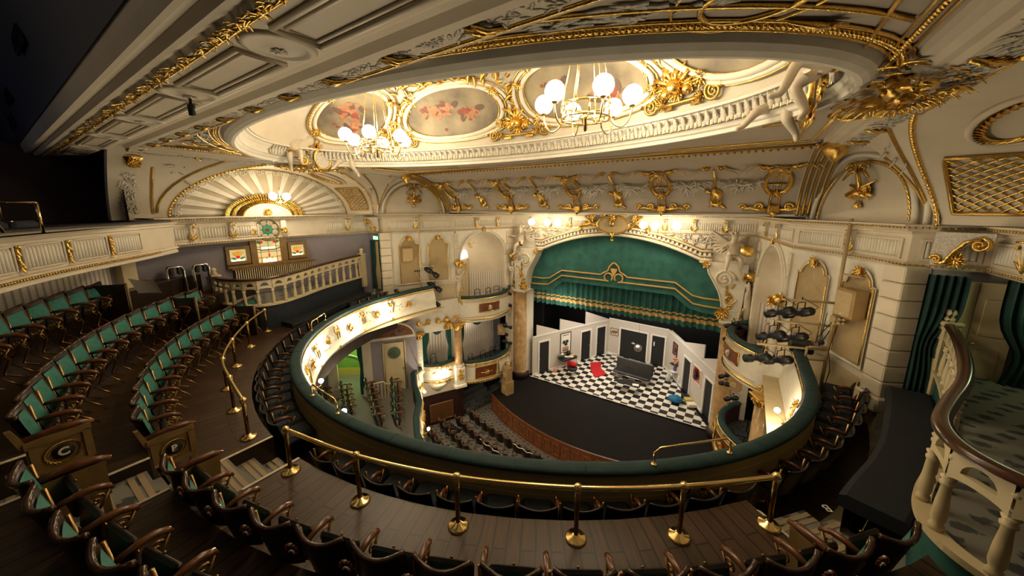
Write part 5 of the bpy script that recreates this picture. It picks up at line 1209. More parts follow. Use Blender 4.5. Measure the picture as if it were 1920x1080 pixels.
# gilt mouldings of the ceiling panels
b = MB()
def arcpts(off, t0, t1, n=40, z=1.295): return [(*ell(radians(t0+(t1-t0)*k/n), off), z) for k in range(n+1)]
for q, (t0, t1) in enumerate(((182, 358),)):
    b.tube(arcpts(.31, t0, t1), .014, 6); b.bead(arcpts(.25, t0, t1, 60), .026, .048); b.bead(arcpts(.215, t0, t1, 60), .018, .04); b.tube(arcpts(.17, t0, t1), .014, 6); b.tube(arcpts(.50, 203, 337), .02, 6)
for s in (-1, 1):
    b.tube([(s*5.70, 5.0, 1.295), (s*5.70, 2.35, 1.295)], .014, 6); b.bead([(s*5.76, 4.95, 1.29), (s*5.76, 2.3, 1.29)], .026, .05); b.tube([(s*5.83, 5.1, 1.295), (s*5.83, 2.3, 1.295)], .014, 6); b.tube([(s*5.50, 4.28, 1.295), (s*5.50, 2.6, 1.295)], .02, 6)
    b.tube([(s*5.75, 6.6, 1.295), (s*5.75, 9.2, 1.295), (s*2.5, 9.2, 1.295)], .03, 6); b.tube([(s*4.9, 7.2, 1.295), (s*5.5, 7.0, 1.295), (s*5.5, 8.95, 1.295), (s*3.2, 8.95, 1.295)], .025, 6)
struct('trim_ceiling_mouldings', b, ['gold'])
for s in (-1, 1):
    b = MB()
    for k in range(60): u = R.random(); b.leaf((s*(3.4+1.3*u), 2.55+.25*u+R.uniform(-.12, .12), 1.30), (-s*1.0, R.uniform(-.7, .3), 0), (0, 0, -1), R.uniform(.1, .24), .07, .03)
    o = b.build('ceiling_leaf_spray', 'taupe'); o.data.materials[0] = MAT['plaster_relief']; tag(o, 'grey-white leaf spray in the ceiling corner panel on the %s' % ('left' if s < 0 else 'right'), 'ornament')
    b = MB(); b.tube([(s*(4.75+.32*cos(k*pi/10)), 2.95+.25*sin(k*pi/10), 1.295) for k in range(20)], .02, 6, closed=True); b.tube([(s*(4.75+.5*cos(k*pi/10)), 2.93+.40*sin(k*pi/10), 1.3) for k in range(20)], .012, 6, closed=True)
    o = b.build('gilt_ceiling_oval', 'gold'); tag(o, 'double gilt oval in the ceiling corner panel on the %s' % ('left' if s < 0 else 'right'), 'ornament')
    b = MB(); b.tube([(s*4.95, 3.36, 1.28), (s*5.12, 3.5, 1.27), (s*5.3, 3.62, 1.28)], [.01, .03, .01], 6); b.spray((s*5.2, 3.55, 1.285), X3, Y3, -UP, .07, 8); o = b.build('gilt_palm', 'gold'); tag(o, 'gilt palm torch near the gilt oval in the ceiling corner on the %s' % ('left' if s < 0 else 'right'), 'ornament')
# side beams (run towards the stage) and back beam (runs across)
for s in (-1, 1):
    b = MB(); prof = [(5.9, 1.31), (5.92, 1.25), (6.0, 1.24), (6.05, 1.2), (6.12, 1.2), (6.16, 1.16), (6.5, 1.16), (6.54, 1.20), (6.6, 1.21), (6.62, 1.33)]
    b.add([(s*x, y, z) for y in (2.0, 9.6) for x, z in prof], [(i, i+1, len(prof)+i+1, len(prof)+i) for i in range(len(prof)-1)], False)
    b.m = 1; b.tube([(s*6.52, 2.0, 1.17), (s*6.52, 9.5, 1.17)], .02, 5); b.m = 2
    for k in range(420): b.leaf((s*R.uniform(6.2, 6.46), R.uniform(2.1, 9.3), 1.158), (R.uniform(-1, 1), R.uniform(-1, 1), 0), (0, 0, -1), .11, .05, .08, 2)
    b.m = 1
    for y in (3.2, 4.6, 7.6, 8.7): b.tube([(s*6.18, y-.1, 1.15), (s*6.32, y, 1.12), (s*6.48, y+.1, 1.15)], .03, 5); b.spray((s*6.33, y, 1.15), X3, Y3, -UP, .09, 7, w=.4, curl=.1)
    struct('trim_ceiling_beam_'+('left' if s < 0 else 'right'), b, ['cream', 'gold', 'plaster_relief'])
BP = [(2.45, 1.31), (2.38, 1.27), (2.30, 1.27), (2.26, 1.25), (2.10, 1.25), (2.06, 1.22), (1.98, 1.22), (1.92, 1.27), (1.80, 1.27), (1.76, 1.21), (1.70, 1.18), (1.18, 1.18), (1.14, 1.15), (1.10, 1.15), (1.07, 1.19), (1.03, 1.17), (.99, 1.17), (.96, 1.24), (.9, 1.22), (.86, 1.22), (.83, 1.32), (.8, 1.5)]
b = MB(); x0, x1 = -9.3, 7.5
b.add([(x, y, z) for x in (x0, x1) for y, z in BP], [(i, i+1, len(BP)+i+1, len(BP)+i) for i in range(len(BP)-1)], False)
b.m = 1; b.tube([(x0, 2.30, 1.255), (x1, 2.30, 1.255)], .018, 5)
b.m = 2
for k in range(900): b.leaf((R.uniform(-8.5, 6), R.uniform(2.12, 2.24), 1.25), (R.uniform(-1, 1), R.uniform(-.6, .6), 0), (0, 0, -1), .085, .04, .08, 2)
b.m = 1
for k in range(16): x = -8+.93*k; b.tube([(x-.12, 2.12, 1.235), (x, 2.18, 1.2), (x+.04, 2.26, 1.235)], .022, 5); b.tube([(x-.04, 2.1, 1.235), (x+.05, 2.16, 1.2), (x+.12, 2.25, 1.235)], .022, 5)
for k in range(900): b.leaf((R.uniform(-9, 6.5), 1.12+R.uniform(-.025, .025), 1.15), (R.uniform(-1, 1), R.uniform(-.9, .9), -.05), (0, 0, -1), .065, .04, .25, 2)
b.tube([(x0, 1.15, 1.155), (x1, 1.15, 1.155)], .02, 5)
struct('trim_gallery_beam', b, ['cream', 'gold', 'plaster_relief'])
b = MB()     # recessed soffit panels
for k in range(8):
    xa, xb = -8.2+2.0*k+.28, -8.2+2.0*(k+1)-.28
    for z_, r_, in_ in ((1.165, .022, 0), (1.17, .014, .06)): b.tube([(xa+in_, 1.28+in_, z_), (xb-in_, 1.28+in_, z_), (xb-in_, 1.62-in_, z_), (xa+in_, 1.62-in_, z_)], r_, 4, closed=True)
struct('trim_soffit_panels', b, ['cream'])
for k in range(7):
    x = -6.2+2.0*k-.35*0
    b = MB(); b.lathe([(.24, .02), (.26, -.005), (.2, -.02), (.19, 0), (.1, -.03), (.03, -.02), (0, -.03)], (x, 1.45, 1.175), 20); b.spray((x, 1.45, 1.16), X3, Y3, -UP, .10, 8, w=.3, curl=.03)
    o = b.build('soffit_roundel', 'cream'); tag(o, 'plaster roundel between the soffit panels of the gallery beam, %s from the left wall' % nth(k), 'ornament', 'roundels of the gallery beam')
o = thing('spot_lamp', 'small black spot lamp clipped under a roundel of the gallery beam', 'lamp', (-.2, 1.45, 1.14)); b = MB(); b.tube([(-.2, 1.45, 1.14), (-.2, 1.45, 1.06)], .015, 6); b.lathe([(.03, 0), (.035, .1), (.02, .12)], (-.2, 1.45, .96), 10); part('body', b, 'black_metal', o)

# ---------------- side coves with lunettes
for s in (-1, 1):
    sd = 'left' if s < 0 else 'right'
    OC, OW = 5.70, 2.97
    O_ = lambda t: (s*cove(-.25+1.5*sin(t)), OC+OW*cos(t), -.25+1.5*sin(t))
    I_ = lambda t: (s*8.3, LY+2.6*cos(t), -.25+1.47*sin(t))
    b = MB()      # cove wall around the arch
    def rim(t):
        dy, dz = cos(t)*OW, sin(t)*1.5; k = min((3.3)/abs(dy) if abs(dy) > 1e-6 else 1e9, 1.56/dz if dz > 1e-6 else 1e9); return OC+dy*max(k, 1), -.25+dz*max(k, 1)
    def cv_(a, c):
        t = pi*a; p = O_(t); q = rim(t); y, z = p[1]+(q[0]-p[1])*c, p[2]+(q[1]-p[2])*c; return (s*cove(z), y, z)
    b.grid(cv_, 48, 4); b.grid(lambda a, c: (s*cove(-.25+1.56*c), 1.9+.5*a, -.25+1.56*c), 2, 10); b.grid(lambda a, c: (s*cove(-.25+1.56*c), 8.6+.35*a, -.25+1.56*c), 2, 10)
    struct('wall_%s_cove' % sd, b, ['cream' if s < 0 else 'taupe'] if False else ['cream'])
    b = MB(); b.grid(lambda a, c: tuple(O_(pi*a)[k]+(I_(pi*a)[k]-O_(pi*a)[k])*c for k in range(3)), 48, 4); struct('wall_%s_lunette_splay' % sd, b, ['cream'])
    b = MB(); b.grid(lambda a, c: (s*8.31, LY+2.6*cos(pi*a)*c, -.25+1.47*sin(pi*a)*c), 48, 2); struct('wall_%s_lunette' % sd, b, ['fan_field'])
    b = MB()
    for k in range(15):
        a = pi*(k+.5)/15; u = Vector((0, cos(a)*2.6, sin(a)*1.47)); c0 = Vector((s*8.28, LY, -.25)); w = Vector((0, -sin(a), cos(a)))
        b.add([c0+u*.34+w*.02, c0+u*.34-w*.02, c0+u*.97-w*.10, c0+u*.97+w*.10], [(0, 1, 2, 3)], False)
    struct('trim_%s_lunette_rays' % sd, b, ['cream_light'])
    b = MB(); b.tube([O_(pi*k/40) for k in range(41)], .024, 6); b.bead([O_(pi*k/80) for k in range(81)], .04, .085); b.tube([I_(pi*k/40) for k in range(41)], .02, 6); struct('trim_%s_lunette_bead' % sd, b, ['gold'])
    b = MB()
    for k in range(64):
        t = pi*(k+.5)/64; p = Vector((s*8.27, LY+2.6*cos(t)*.93, -.25+1.47*sin(t)*.92)); b.scroll(p, Vector((0, 1, 0)), UP, .085, 1.2, .014, 1 if k % 2 else -1, 4, 10)
    struct('trim_%s_lunette_lace' % sd, b, ['cream_light'])
    sp = lambda t, c, off=.03: Vector(tuple(O_(t)[k]+(I_(t)[k]-O_(t)[k])*c for k in range(3)))-Vector((s*off*.5, 0, off))
    for j, (ta, tb) in enumerate(((.14, .72), (pi-.72, pi-.14))):      # gilt lattice panels on the splay
        o = thing('lattice_panel', 'gilt lattice panel on the %s arch, the end nearer the %s' % (sd, 'stage' if j == 0 else 'gallery'), 'ornament', tuple(sp(ta, .5)), 0, 'lattice panels of the side arches')
        b = MB(); g = lambda u, v: sp(ta+(tb-ta)*u, .18+.64*v)
        b.tube([g(k/12, 0) for k in range(13)]+[g(1, k/4) for k in range(1, 5)]+[g(1-k/12, 1) for k in range(1, 13)]+[g(0, 1-k/4) for k in range(1, 4)], .03, 5, closed=True)
        part('frame', b, 'gold_dull', o); b = MB()
        for k in range(-4, 11):
            for d in (1, -1):
                q = []
                for m in range(9):
                    u = k/8+m/8*.6; v = m/8 if d > 0 else 1-m/8
                    if 0 <= u <= 1: q.append(g(u, v))
                if len(q) > 1: b.tube(q, .014, 4)
        part('lattice', b, 'gold', o)
    o = thing('arch_wreath', 'large gilt wreath ring on the soffit of the %s arch' % sd, 'ornament', tuple(sp(1.05, .5)))
    c0 = sp(1.08, .52, .05); u = (sp(1.3, .52)-sp(.9, .52)).normalized(); v = (sp(1.08, .9)-sp(1.08, .1)).normalized(); b = MB()
    for k in range(36): a = 2*pi*k/36; b.leaf(c0+u*.55*cos(a)+v*.30*sin(a), u*-sin(a)+v*cos(a)*.6, Vector((-s, 0, -1)), .17, .12, .3)
    part('leaves', b, 'gold', o); b = MB(); b.tube([c0+u*.68*cos(k*pi/14)+v*.40*sin(k*pi/14) for k in range(28)], .04, 6, closed=True); part('rim', b, 'cream', o)
    # gilt sunburst around the pediment
    if s < 0:
        b = MB()
        for k in range(46):
            a = pi*(k+.5)/46
            for r0, L_ in ((.56, .16), (.70, .17), (.83, .2)):
                p = Vector((s*8.2, 5.25+1.2*r0*cos(a), -.27+.66*r0*sin(a))); b.leaf(p, Vector((0, cos(a)*1.2, sin(a)*.7)), (1, 0, .2), L_*.8, .08, .4, 3)
        o = b.build('gilt_sunburst', 'gold'); tag(o, 'glowing gilt leaf sunburst arched over the small pediment on the left wall', 'ornament')
    # gilt V trims on the spandrels of the cove
    b = MB()
    for (ya, yb, dr) in ((8.92, 7.6, 1), (2.44, 3.6, -1)):
        pts = [(s*(cove(z)-.02), ya, z) for z in (.9, .6, .3, .0, -.15)]; b.tube(pts, .025, 5)
        q = []
        for k in range(11):
            t = radians(4+60*k/10); t = t if dr > 0 else pi-t; kk_ = 1.075+.006*k; p = Vector((OC+OW*kk_*cos(t), -.25+1.5*(kk_+.02)*sin(t))); q.append((s*(cove(p.y)-.02), p.x, p.y))
        b.tube(q, .028, 5)
    struct('trim_%s_spandrel' % sd, b, ['gold_dull'])
    b = MB()
    for k in range(10): z = .75+R.uniform(-.15, .25); b.leaf((s*(cove(z)-.03), R.uniform(8.1, 8.6) if k % 2 else R.uniform(2.6, 3.1), z), (0, R.uniform(-1, 1), R.uniform(-1, 1)), (-s, 0, -.5), .2, .07, .3)
    struct('trim_%s_spandrel_leaf' % sd, b, ['plaster_relief'])
    # corner bay above the panel wall, with an instrument trophy
    F, t, n, L = wall_frame((s*6.2, 11.4), (s*7.45, 8.75), s > 0)
    if n.dot(Vector((-s*6, -5, 0))) < 0: F, t, n, L = wall_frame((s*6.2, 11.4), (s*7.45, 8.75), s < 0)
    b = MB(); b.grid(lambda a, c: F(-.1+(L+.2)*a, -.26+1.6*c, .5*max(0, (c-.55)/.45)**2), 6, 10); struct('wall_%s_corner_bay' % sd, b, ['cream'])
    AB = lambda q, r, w=.03: F(L*.47+1.15*r*cos(q), -.25+1.18*r*sin(q), w+.38*max(0, (1.18*r*sin(q)/1.6-.55)/.45)**2)
    b = MB(); b.tube([AB(pi*k/30, 1.12, .08) for k in range(31)], .05, 6); b.tube([AB(pi*k/30, 1.28, .06) for k in range(31)], .04, 6); b.m = 1
    for k in range(40): q = pi*(k+.5)/40; b.leaf(AB(q, 1.0, .05), (AB(q+.1, 1)-AB(q, 1)), n, .12, .07, .3, 2)
    struct('trim_%s_corner_arch' % sd, b, ['cream_light', 'gold'])
    o = thing('gilt_trophy', 'gilt violin and quiver trophy on a ribbon in the %s corner bay under the ceiling' % sd, 'ornament', tuple(F(L*.47, .3, .05)))
    b = MB(); c = F(L*.47, .33, .07); b.tube([F(L*.47, .82, .2), c], [.03, .05], 6); b.ball(tuple(c-UP*.02), .14, 10, 6, (1, 1, .7)); b.tube([c-t*.3-UP*.05, c+t*.32+UP*.22], [.07, .02], 6); b.tube([c+t*.3-UP*.08, c-t*.28+UP*.17], .03, 6); b.spray(c+t*.16+UP*.03, t, UP, n, .14, 11); b.spray(c-t*.18-UP*.03, t, UP, n, .13, 11); b.ball(tuple(c+t*.1-UP*.06), .1, 9, 6, (1, 1, .6)); b.tube([c-t*.2+UP*.15, c+t*.25-UP*.15], .02, 5); b.lathe([(.09, -.3), (.05, -.22), (.02, -.15)], tuple(c), 8); part('instruments', b, 'gold', o)
    b = MB(); c = F(L*.47, .80, .2)
    for q in (-1, 1): b.scroll(c+t*.15*q, t*q, UP, .14, 1.3, .03); b.tube([c, c+t*q*.2-UP*.08, c+t*q*.33-UP*.2], [.03, .035, .02], 5)
    b.spray(c, t, UP, n, .1, 8); part('ribbon_bow', b, 'gold_dull', o)
# left pier by the gallery with white relief strip and gilt capital
b = MB(); b.grid(lambda a, c: (-(cove(-.3+1.6*c)-.12), 1.72+.62*a, -.3+1.6*c), 1, 12); b.grid(lambda a, c: (-(cove(-.3+1.6*c)-.12+.3*a), 1.72, -.3+1.6*c), 1, 12); b.grid(lambda a, c: (-(cove(-.3+1.6*c)-.12+.3*a), 2.34, -.3+1.6*c), 1, 12); struct('trim_left_pier', b, ['cream'])
b = MB()
for k in range(170): z = R.uniform(-.15, .8); b.leaf((-(cove(z)-.125), R.uniform(1.9, 2.15), z), (0, R.uniform(-1, 1), R.uniform(-1, 1)), (1, 0, 0), .075, .04, .2, 2)
o = b.build('relief_strip', 'plaster_relief'); tag(o, 'white leaf relief strip down the pier at the gallery end of the left wall', 'ornament')
b = MB(); b.lathe([(.08, -.16), (.14, -.08), (.16, 0), (.2, .04), (.2, .09)], (-6.55, 2.1, 1.02), 10); b.spray((-6.42, 2.1, .95), Y3, UP, X3, .13, 10); o = b.build('gilt_capital', 'gold'); tag(o, 'gilt capital on top of the pier at the gallery end of the left wall', 'ornament')

# ---------------- gallery: front, floor, dark walls, vault
GP = [(-6.6, 2.55), (-5.45, 1.77), (-4.1, .74), (-3.0, .06), (-1.9, -.42), (-.9, -.7)]
GPs = []
for i in range(len(GP)-1):
    for k in range(6):
        tt = k/6; p0 = GP[max(i-1, 0)]; p1 = GP[i]; p2 = GP[i+1]; p3 = GP[min(i+2, len(GP)-1)]
        GPs.append(tuple(.5*((2*p1[j])+(-p0[j]+p2[j])*tt+(2*p0[j]-5*p1[j]+4*p2[j]-p3[j])*tt*tt+(-p0[j]+3*p1[j]-3*p2[j]+p3[j])*tt**3) for j in range(2)))
GPs.append(GP[-1])
b = MB(); prof = [(0, -1.08), (.05, -1.06), (.05, -1.02), (.02, -.98), (.08, -.96), (.05, -.92), (.0, -.91), (.02, -.46), (.07, -.44), (.07, -.40), (.11, -.38), (.13, -.345), (.0, -.335)]
b.sweep(GPs, prof); gb = bpy.data.objects.new('wall_gallery_front', None); COL.objects.link(gb); gb['kind'] = 'structure'; gb['_o'] = (0, 0, 0); part('panelling', b, 'cream', gb)
b = MB(); b.sweep(GPs, [(.02, -.335), (.03, -.31), (-.02, -.295), (-.2, -.29), (-.25, -.33)], True); part('padded_top', b, 'black', gb)
def gpt(sv):     # arc-length point
    acc = 0
    for p, q in zip(GPs, GPs[1:]):
        p, q = Vector(p), Vector(q); l = (q-p).length
        if acc+l >= sv: d = (q-p)/l; return p+d*(sv-acc), d, Vector((-d.y, d.x))
        acc += l
    d = (q-p)/l; return Vector(GPs[-1]), d, Vector((-d.y, d.x))
b = MB(); pts = []
for k in range(110): p, d, n = gpt(.9+k*.055); pts.append((p.x+n.x*.085, p.y+n.y*.085, -.962)); b.ball(pts[-1], .022, 6, 4)
part('gilt_beads', b, 'gold_dull', gb)
bf, bc = MB(), MB(); kk = 0
for k in range(6):
    s0 = 1.42+k*.92
    for j in range(10):
        p, d, n = gpt(s0+.07*j+.035); bf.tube([(p.x+n.x*.02, p.y+n.y*.02, -.83), (p.x+n.x*.02, p.y+n.y*.02, -.57), (p.x+n.x*.015, p.y+n.y*.015, -.545)], [.026, .026, .008], 6)
    q = [gpt(s0-.03+.76*m/8) for m in range(9)]; f = lambda m, z: (q[m][0].x+q[m][2].x*.03, q[m][0].y+q[m][2].y*.03, z)
    bc.tube([f(m, -.85) for m in range(9)]+[f(8-m, -.52) for m in range(9)], .018, 4, closed=True)
    p, d, n = gpt(s0+.81); kk += 1
    o = thing('gilt_drop', 'gilt leaf drop between the arcaded panels of the gallery front, %s from the lilac wall' % nth(k), 'ornament', (p.x, p.y, -.68), 0, 'gilt drops of the gallery front')
    bb = MB(); n3 = Vector((n.x, n.y, 0)); d3 = Vector((d.x, d.y, 0))
    for m in range(6): bb.leaf(Vector((p.x, p.y, -.55-.05*m))+n3*.03, d3*R.uniform(-.5, .5)-UP, n3, .1, .08, .4)
    bb.ball((p.x+n.x*.05, p.y+n.y*.05, -.53), .03, 7, 5); part('leaves', bb, 'gold', o)
part('arcaded_flutes', bf, 'cream_light', gb); part('panel_frames', bc, 'cream', gb)
# striped wall under the gallery
b = MB(); n_ = len(GPs); pr = []; acc = 0
for i, p in enumerate(GPs): d = Vector(GPs[min(i+1, n_-1)])-Vector(GPs[max(i-1, 0)]); d.normalize(); pr.append((p[0]+d.y*1.25, p[1]-d.x*1.25))
ls = [0]
for p, q in zip(pr, pr[1:]): ls.append(ls[-1]+hypot(q[0]-p[0], q[1]-p[1]))
b.grid(lambda a, c: (*pr[round(a*(n_-1))], -2.5+1.45*c), n_-1, 1, False, None, lambda a, c: (ls[round(a*(n_-1))], c)); struct('wall_under_gallery', b, ['stripe_paper'])
b = MB(); b.add([(p[0], p[1], -1.06) for p in GPs]+[(p[0], p[1], -1.06) for p in pr], [(i, i+1, n_+i+1, n_+i) for i in range(n_-1)], False); struct('ceiling_under_gallery', b, ['cream'])
b = MB(); b.grid(lambda a, c: (-8.25+(pr[0][0]+8.25)*a, 2.1+(pr[0][1]-2.1)*a, -2.6+1.6*c), 1, 1, False); b.m = 1; b.box((pr[0][0]-.15, pr[0][1]+.25, -1.8), (.3, .3, 1.6), .5); struct('trim_gallery_pier', b, ['lilac', 'ivory_wood'])
b = MB(); b.add([(p[0], p[1], -.36) for p in GPs]+[(-9.6, 2.3, -.36), (-9.6, -4, -.36), (-.9, -4, -.36)], [tuple(range(len(GPs)+3))], False); struct('floor_gallery', b, ['maroon'])
b = MB(); b.box((-9.2, -.6, .5), (.1, 5.2, 1.9)); b.grid(lambda a, c: (-7.0-2.3*a, 1.95+.05*a, -.34+1.7*c), 1, 1, False); struct('wall_gallery_side', b, ['maroon'])
mat('vault_blue', (.06, .065, .09), .7)
vlt = lambda a: (.80-2.5*(1-cos(a)), 1.4+2.5*sin(a))
b = MB(); b.grid(lambda a, c: (-9.8+17*c, *vlt(a*pi/2)), 14, 3); b.grid(lambda a, c: (-9.5+.5*c*c, 1.2-6*a, 1.0+3.4*c), 6, 6); b.tube([(-9.3, *vlt(k*.1)) for k in range(16)], .12, 6); b.add([(-9.8, -1.7, 3.9), (7, -1.7, 3.9), (7, -6, 3.9), (-9.8, -6, 3.9)], [(0, 1, 2, 3)], False); struct('ceiling_gallery_vault', b, ['vault_blue'])
for k, (x, a) in enumerate(((-7.0, .26), (-8.4, .16), (-3.3, .30))):
    y, z = vlt(a); y -= .02; o = thing('vent_grille', 'dark slatted air vent in the gallery vault, %s from the left end' % nth([1, 0, 2][k]), 'vent', (x, y, z), 0, 'vents of the gallery vault')
    b = MB(); b.box((x, y, z), (.75, .03, .24)); part('frame', b, 'black', o); b = MB()
    for q in range(9): b.box((x-.3+.075*q, y-.02, z), (.012, .02, .2))
    part('slats', b, 'black_metal', o)
# gallery brass rails and seat tops in the gloom
o = thing('gallery_rail', 'brass handrail on two posts in the dark gallery at the far left', 'rail', (-3.75, .4, -.33))
for (x, y, z1) in ((-4.0, .2, .55), (-3.5, .5, .05)): b = MB(); b.tube([(x, y, -.36), (x, y, z1)], .018, 8); part('post', b, 'brass', o)
b = MB(); b.tube([(-1.2, -.9, .06), (-2.8, -.15, .06), (-4.0, .2, .07), (-3.5, .5, .06)], .014, 8); part('bar', b, 'brass', o)
b = MB(); b.tube([(-2.2, -.1, -.36), (-2.3, 0, -.12), (-2.55, .1, -.1), (-2.62, .16, -.3)], .016, 8); o = b.build('grab_rail', 'brass'); tag(o, 'bent brass grab rail on the gallery front at the left picture edge', 'rail')
for k in range(3):
    p, d, n = gpt(3.2+.5*k); o = thing('gallery_chair', 'dark seat back just behind the gallery front, %s from the brass post nearest the stage' % nth(k), 'chair', (p.x-n.x*.35, p.y-n.y*.35, -.36), atan2(d.y, d.x), 'gallery chairs')
    b = MB(); b.cbox((0, 0, .08), (.44, .08, .16), .04); part('back', b, 'navy', o, False); b = MB(); b.ball((.2, 0, .15), .02, 6, 4); part('stud', b, 'chrome', o, False)

# ---------------- chandeliers
def chandelier(loc, label, m, k=1.0):
    x, y, z = loc; o = thing('globe_chandelier', label, 'chandelier', loc, 0, 'globe chandeliers of the dome')
    r = .37*k
    b = MB()
    for zz in (-.10, .10): b.tube([(x+r*cos(q*pi/12), y+r*sin(q*pi/12), z+zz) for q in range(24)], .018, 6, closed=True)
    for q in range(12): b.tube([(x+r*cos(q*pi/6), y+r*sin(q*pi/6), z-.1), (x+r*cos(q*pi/6), y+r*sin(q*pi/6), z+.1)], .014, 5)
    b.lathe([(0, -.3), (.03, -.26), (.02, -.12), (.05, -.08), (.02, 0)], (x, y, z), 8); 
    for q in range(3): b.tube([(x-r*cos(q*pi/3), y-r*sin(q*pi/3), z-.1), (x+r*cos(q*pi/3), y+r*sin(q*pi/3), z-.1)], .01, 5)
    part('ring', b, 'brass', o)
    b = MB()
    for q in range(6): a = q*pi/3+.5; b.tube([(x+r*cos(a), y+r*sin(a), z+.1), (x+.07*cos(a), y+.07*sin(a), z+1.75)], .011, 5)
    b.lathe([(.03, 0), (.1, .04), (.1, .08)], (x, y, z+1.72), 10); part('chains', b, 'brass', o)
    for q in range(6):
        a = q*pi/3+.2; rg = .68*k; ar = MB(); pt = lambda rr, dz: (x+rr*cos(a), y+rr*sin(a), z+dz)
        ar.smooth_tube([pt(r, -.06), pt(r+.04, -.19), pt(r+.16, -.26), pt(rg-.05, -.19), pt(rg, -.05), pt(rg, .02)], .013, 6); ar.lathe([(.02, 0), (.05, .02), (.05, .05)], pt(rg, 0), 8)
        am = part('arm', ar, 'brass', o); g = MB(); g.ball(pt(rg, .17), .145, 14, 9); part('globe', g, m, am)
    return o
chandelier((2.58, 5.5, 1.47), 'brass ring chandelier with glowing globes hanging at the right of the dome', 'globe')
chandelier((-2.62, 5.5, 1.44), 'brass ring chandelier with glowing globes hanging at the left of the dome', 'globe')
o = thing('twin_globe_pendant', 'pendant with two glowing globes in front of the left lunette', 'lamp', (-7.35, 5.33, .33))
b = MB(); b.tube([(-7.35, 5.33, 1.05), (-7.35, 5.33, .2)], .01, 5); b.tube([(-7.35, 5.13, .24), (-7.35, 5.2, .16), (-7.35, 5.46, .16), (-7.35, 5.53, .24)], .012, 5); b.lathe([(.02, -.05), (.05, 0), (.02, .04)], (-7.35, 5.33, .18), 8); part('stem', b, 'brass', o)
for q in (-.19, .19): b = MB(); b.ball((-7.35, 5.33+q, .34), .115, 12, 8); part('globe', b, 'globe_far', o)
for s, xs in ((-1, (-3.55, -2.72, -2.2)), (1, (1.49, 1.93, 2.68))):
    o = thing('globe_pendant', 'brass pendant with three glowing globes in front of the stage arch, %s of the cartouche' % ('left' if s < 0 else 'right'), 'lamp', (s*2.3, 14.4, -.9), 0, 'pendants in front of the stage arch')
    b = MB(); xm = sum(xs)/3; b.tube([(xm, 14.4, -.2), (xm, 14.4, -1.0)], .012, 5); b.tube([(xs[0], 14.4, -.98), (xs[2], 14.4, -.98)], .014, 6)
    for x in xs: b.tube([(x, 14.4, -.72), (x-.09, 14.35, -.9), (x, 14.4, -1.02), (xm, 14.4, -.98)], .012, 5)
    part('frame', b, 'brass', o)
    for x in xs: g = MB(); g.ball((x, 14.35, -.64), .155, 12, 8); part('globe', g, 'globe_far', o)
# ================================================================== BOXES, DRESS CIRCLE, STALLS
ZL1, ZL2 = -6.95, -7.25
def bulge_path(F, u0, u1, w, n=14, w0=.05): return [F(u0+(u1-u0)*k/n, 0, w0+w*max(0, sin(pi*k/n))**.75).xy for k in range(n+1)]
def orient(path, inside):
    path = [Vector(p) for p in path]
    d = Vector(path[1])-Vector(path[0]); m = Vector(path[0]); nn = Vector((-d.y, d.x)); return path if nn.dot(inside-m) > 0 else path[::-1]
def rail_front(name, path, z, h, label=None, pad='rail_green'):
    o = bpy.data.objects.new(name, None); COL.objects.link(o); o['kind'] = 'structure'; o['_o'] = (0, 0, 0)
    path = [(p[0], p[1]) for p in path]
    b = MB(); b.sweep(path, [(.02, z-.1), (.04, z-.03), (.0, z+.02), (-.14, z+.02), (-.18, z-.03), (-.16, z-.1)], True, False, True); part('padded_top', b, pad, o)
    b = MB(); b.sweep(path, [(.03, z-.09), (.06, z-.12), (.05, z-.16), (.03, z-.18), (.05, z-.3), (.08, z-h*.6), (.05, z-h*.85), (.09, z-h*.88), (.09, z-h*.95), (-.02, z-h)], True); part('front', b, 'cream_light', o)
    b = MB(); b.sweep(path, [(.045, z-.085), (.07, z-.10), (.07, z-.12), (.045, z-.13)], True); b.sweep(path, [(.06, z-h*.84), (.10, z-h*.86), (.10, z-h*.89), (.06, z-h*.9)], True)
    P2 = []
    for i in range(len(path)):
        d = (Vector(path[min(i+1, len(path)-1)])-Vector(path[max(i-1, 0)])).normalized(); P2.append((path[i][0]-d.y*.075, path[i][1]+d.x*.075))
    for zz in (z-.24, z-h*.76): b.tube([(*p, zz) for p in P2[1:-1]], .009, 4)
    b.bead([(p[0], p[1], z-.17) for p in P2], .016, .07); part('gilt_lines', b, 'gold', o)
    b = MB(); b.sweep(path, [(-.14, z-.1), (-.14, z-h)]); part('back', b, 'maroon', o)
    return o
def arcp_(path):
    L = [0]
    for p, q in zip(path, path[1:]): L.append(L[-1]+(Vector(q).xy-Vector(p).xy).length)
    def at(f):
        s_ = f*L[-1]
        for i in range(len(L)-1):
            if L[i+1] >= s_-1e-9:
                d = (Vector(path[i+1]).xy-Vector(path[i]).xy); k = (s_-L[i])/max(d.length, 1e-6); p = Vector(path[i]).xy+d*k; d.normalize(); return p, Vector((d.x, d.y, 0)), Vector((-d.y, d.x, 0))
    return at
def chair(x, y, z, rz, label, group):
    o = thing('box_chair', label, 'chair', (x, y, z), rz, group)
    b = MB(); b.cbox((0, 0, .43), (.40, .38, .06), .02); part('seat', b, 'navy', o, False)
    b = MB(); b.tube([(-.17, -.19, .45), (-.17, -.22, .86), (0, -.235, .9), (.17, -.22, .86), (.17, -.19, .45)], .018, 6); b.tube([(-.17, -.21, .7), (.17, -.21, .7)], .014, 5); part('back', b, 'wood_dark', o, False)
    for sx in (-1, 1):
        for sy in (-1, 1): b = MB(); b.tube([(sx*.17, sy*.16, 0), (sx*.17, sy*.16, .42)], .016, 6); part('leg', b, 'wood_dark', o, False)
    return o
INS_ = Vector((0, 6))
SCH = [(-.5, 'a')]
ch0 = None
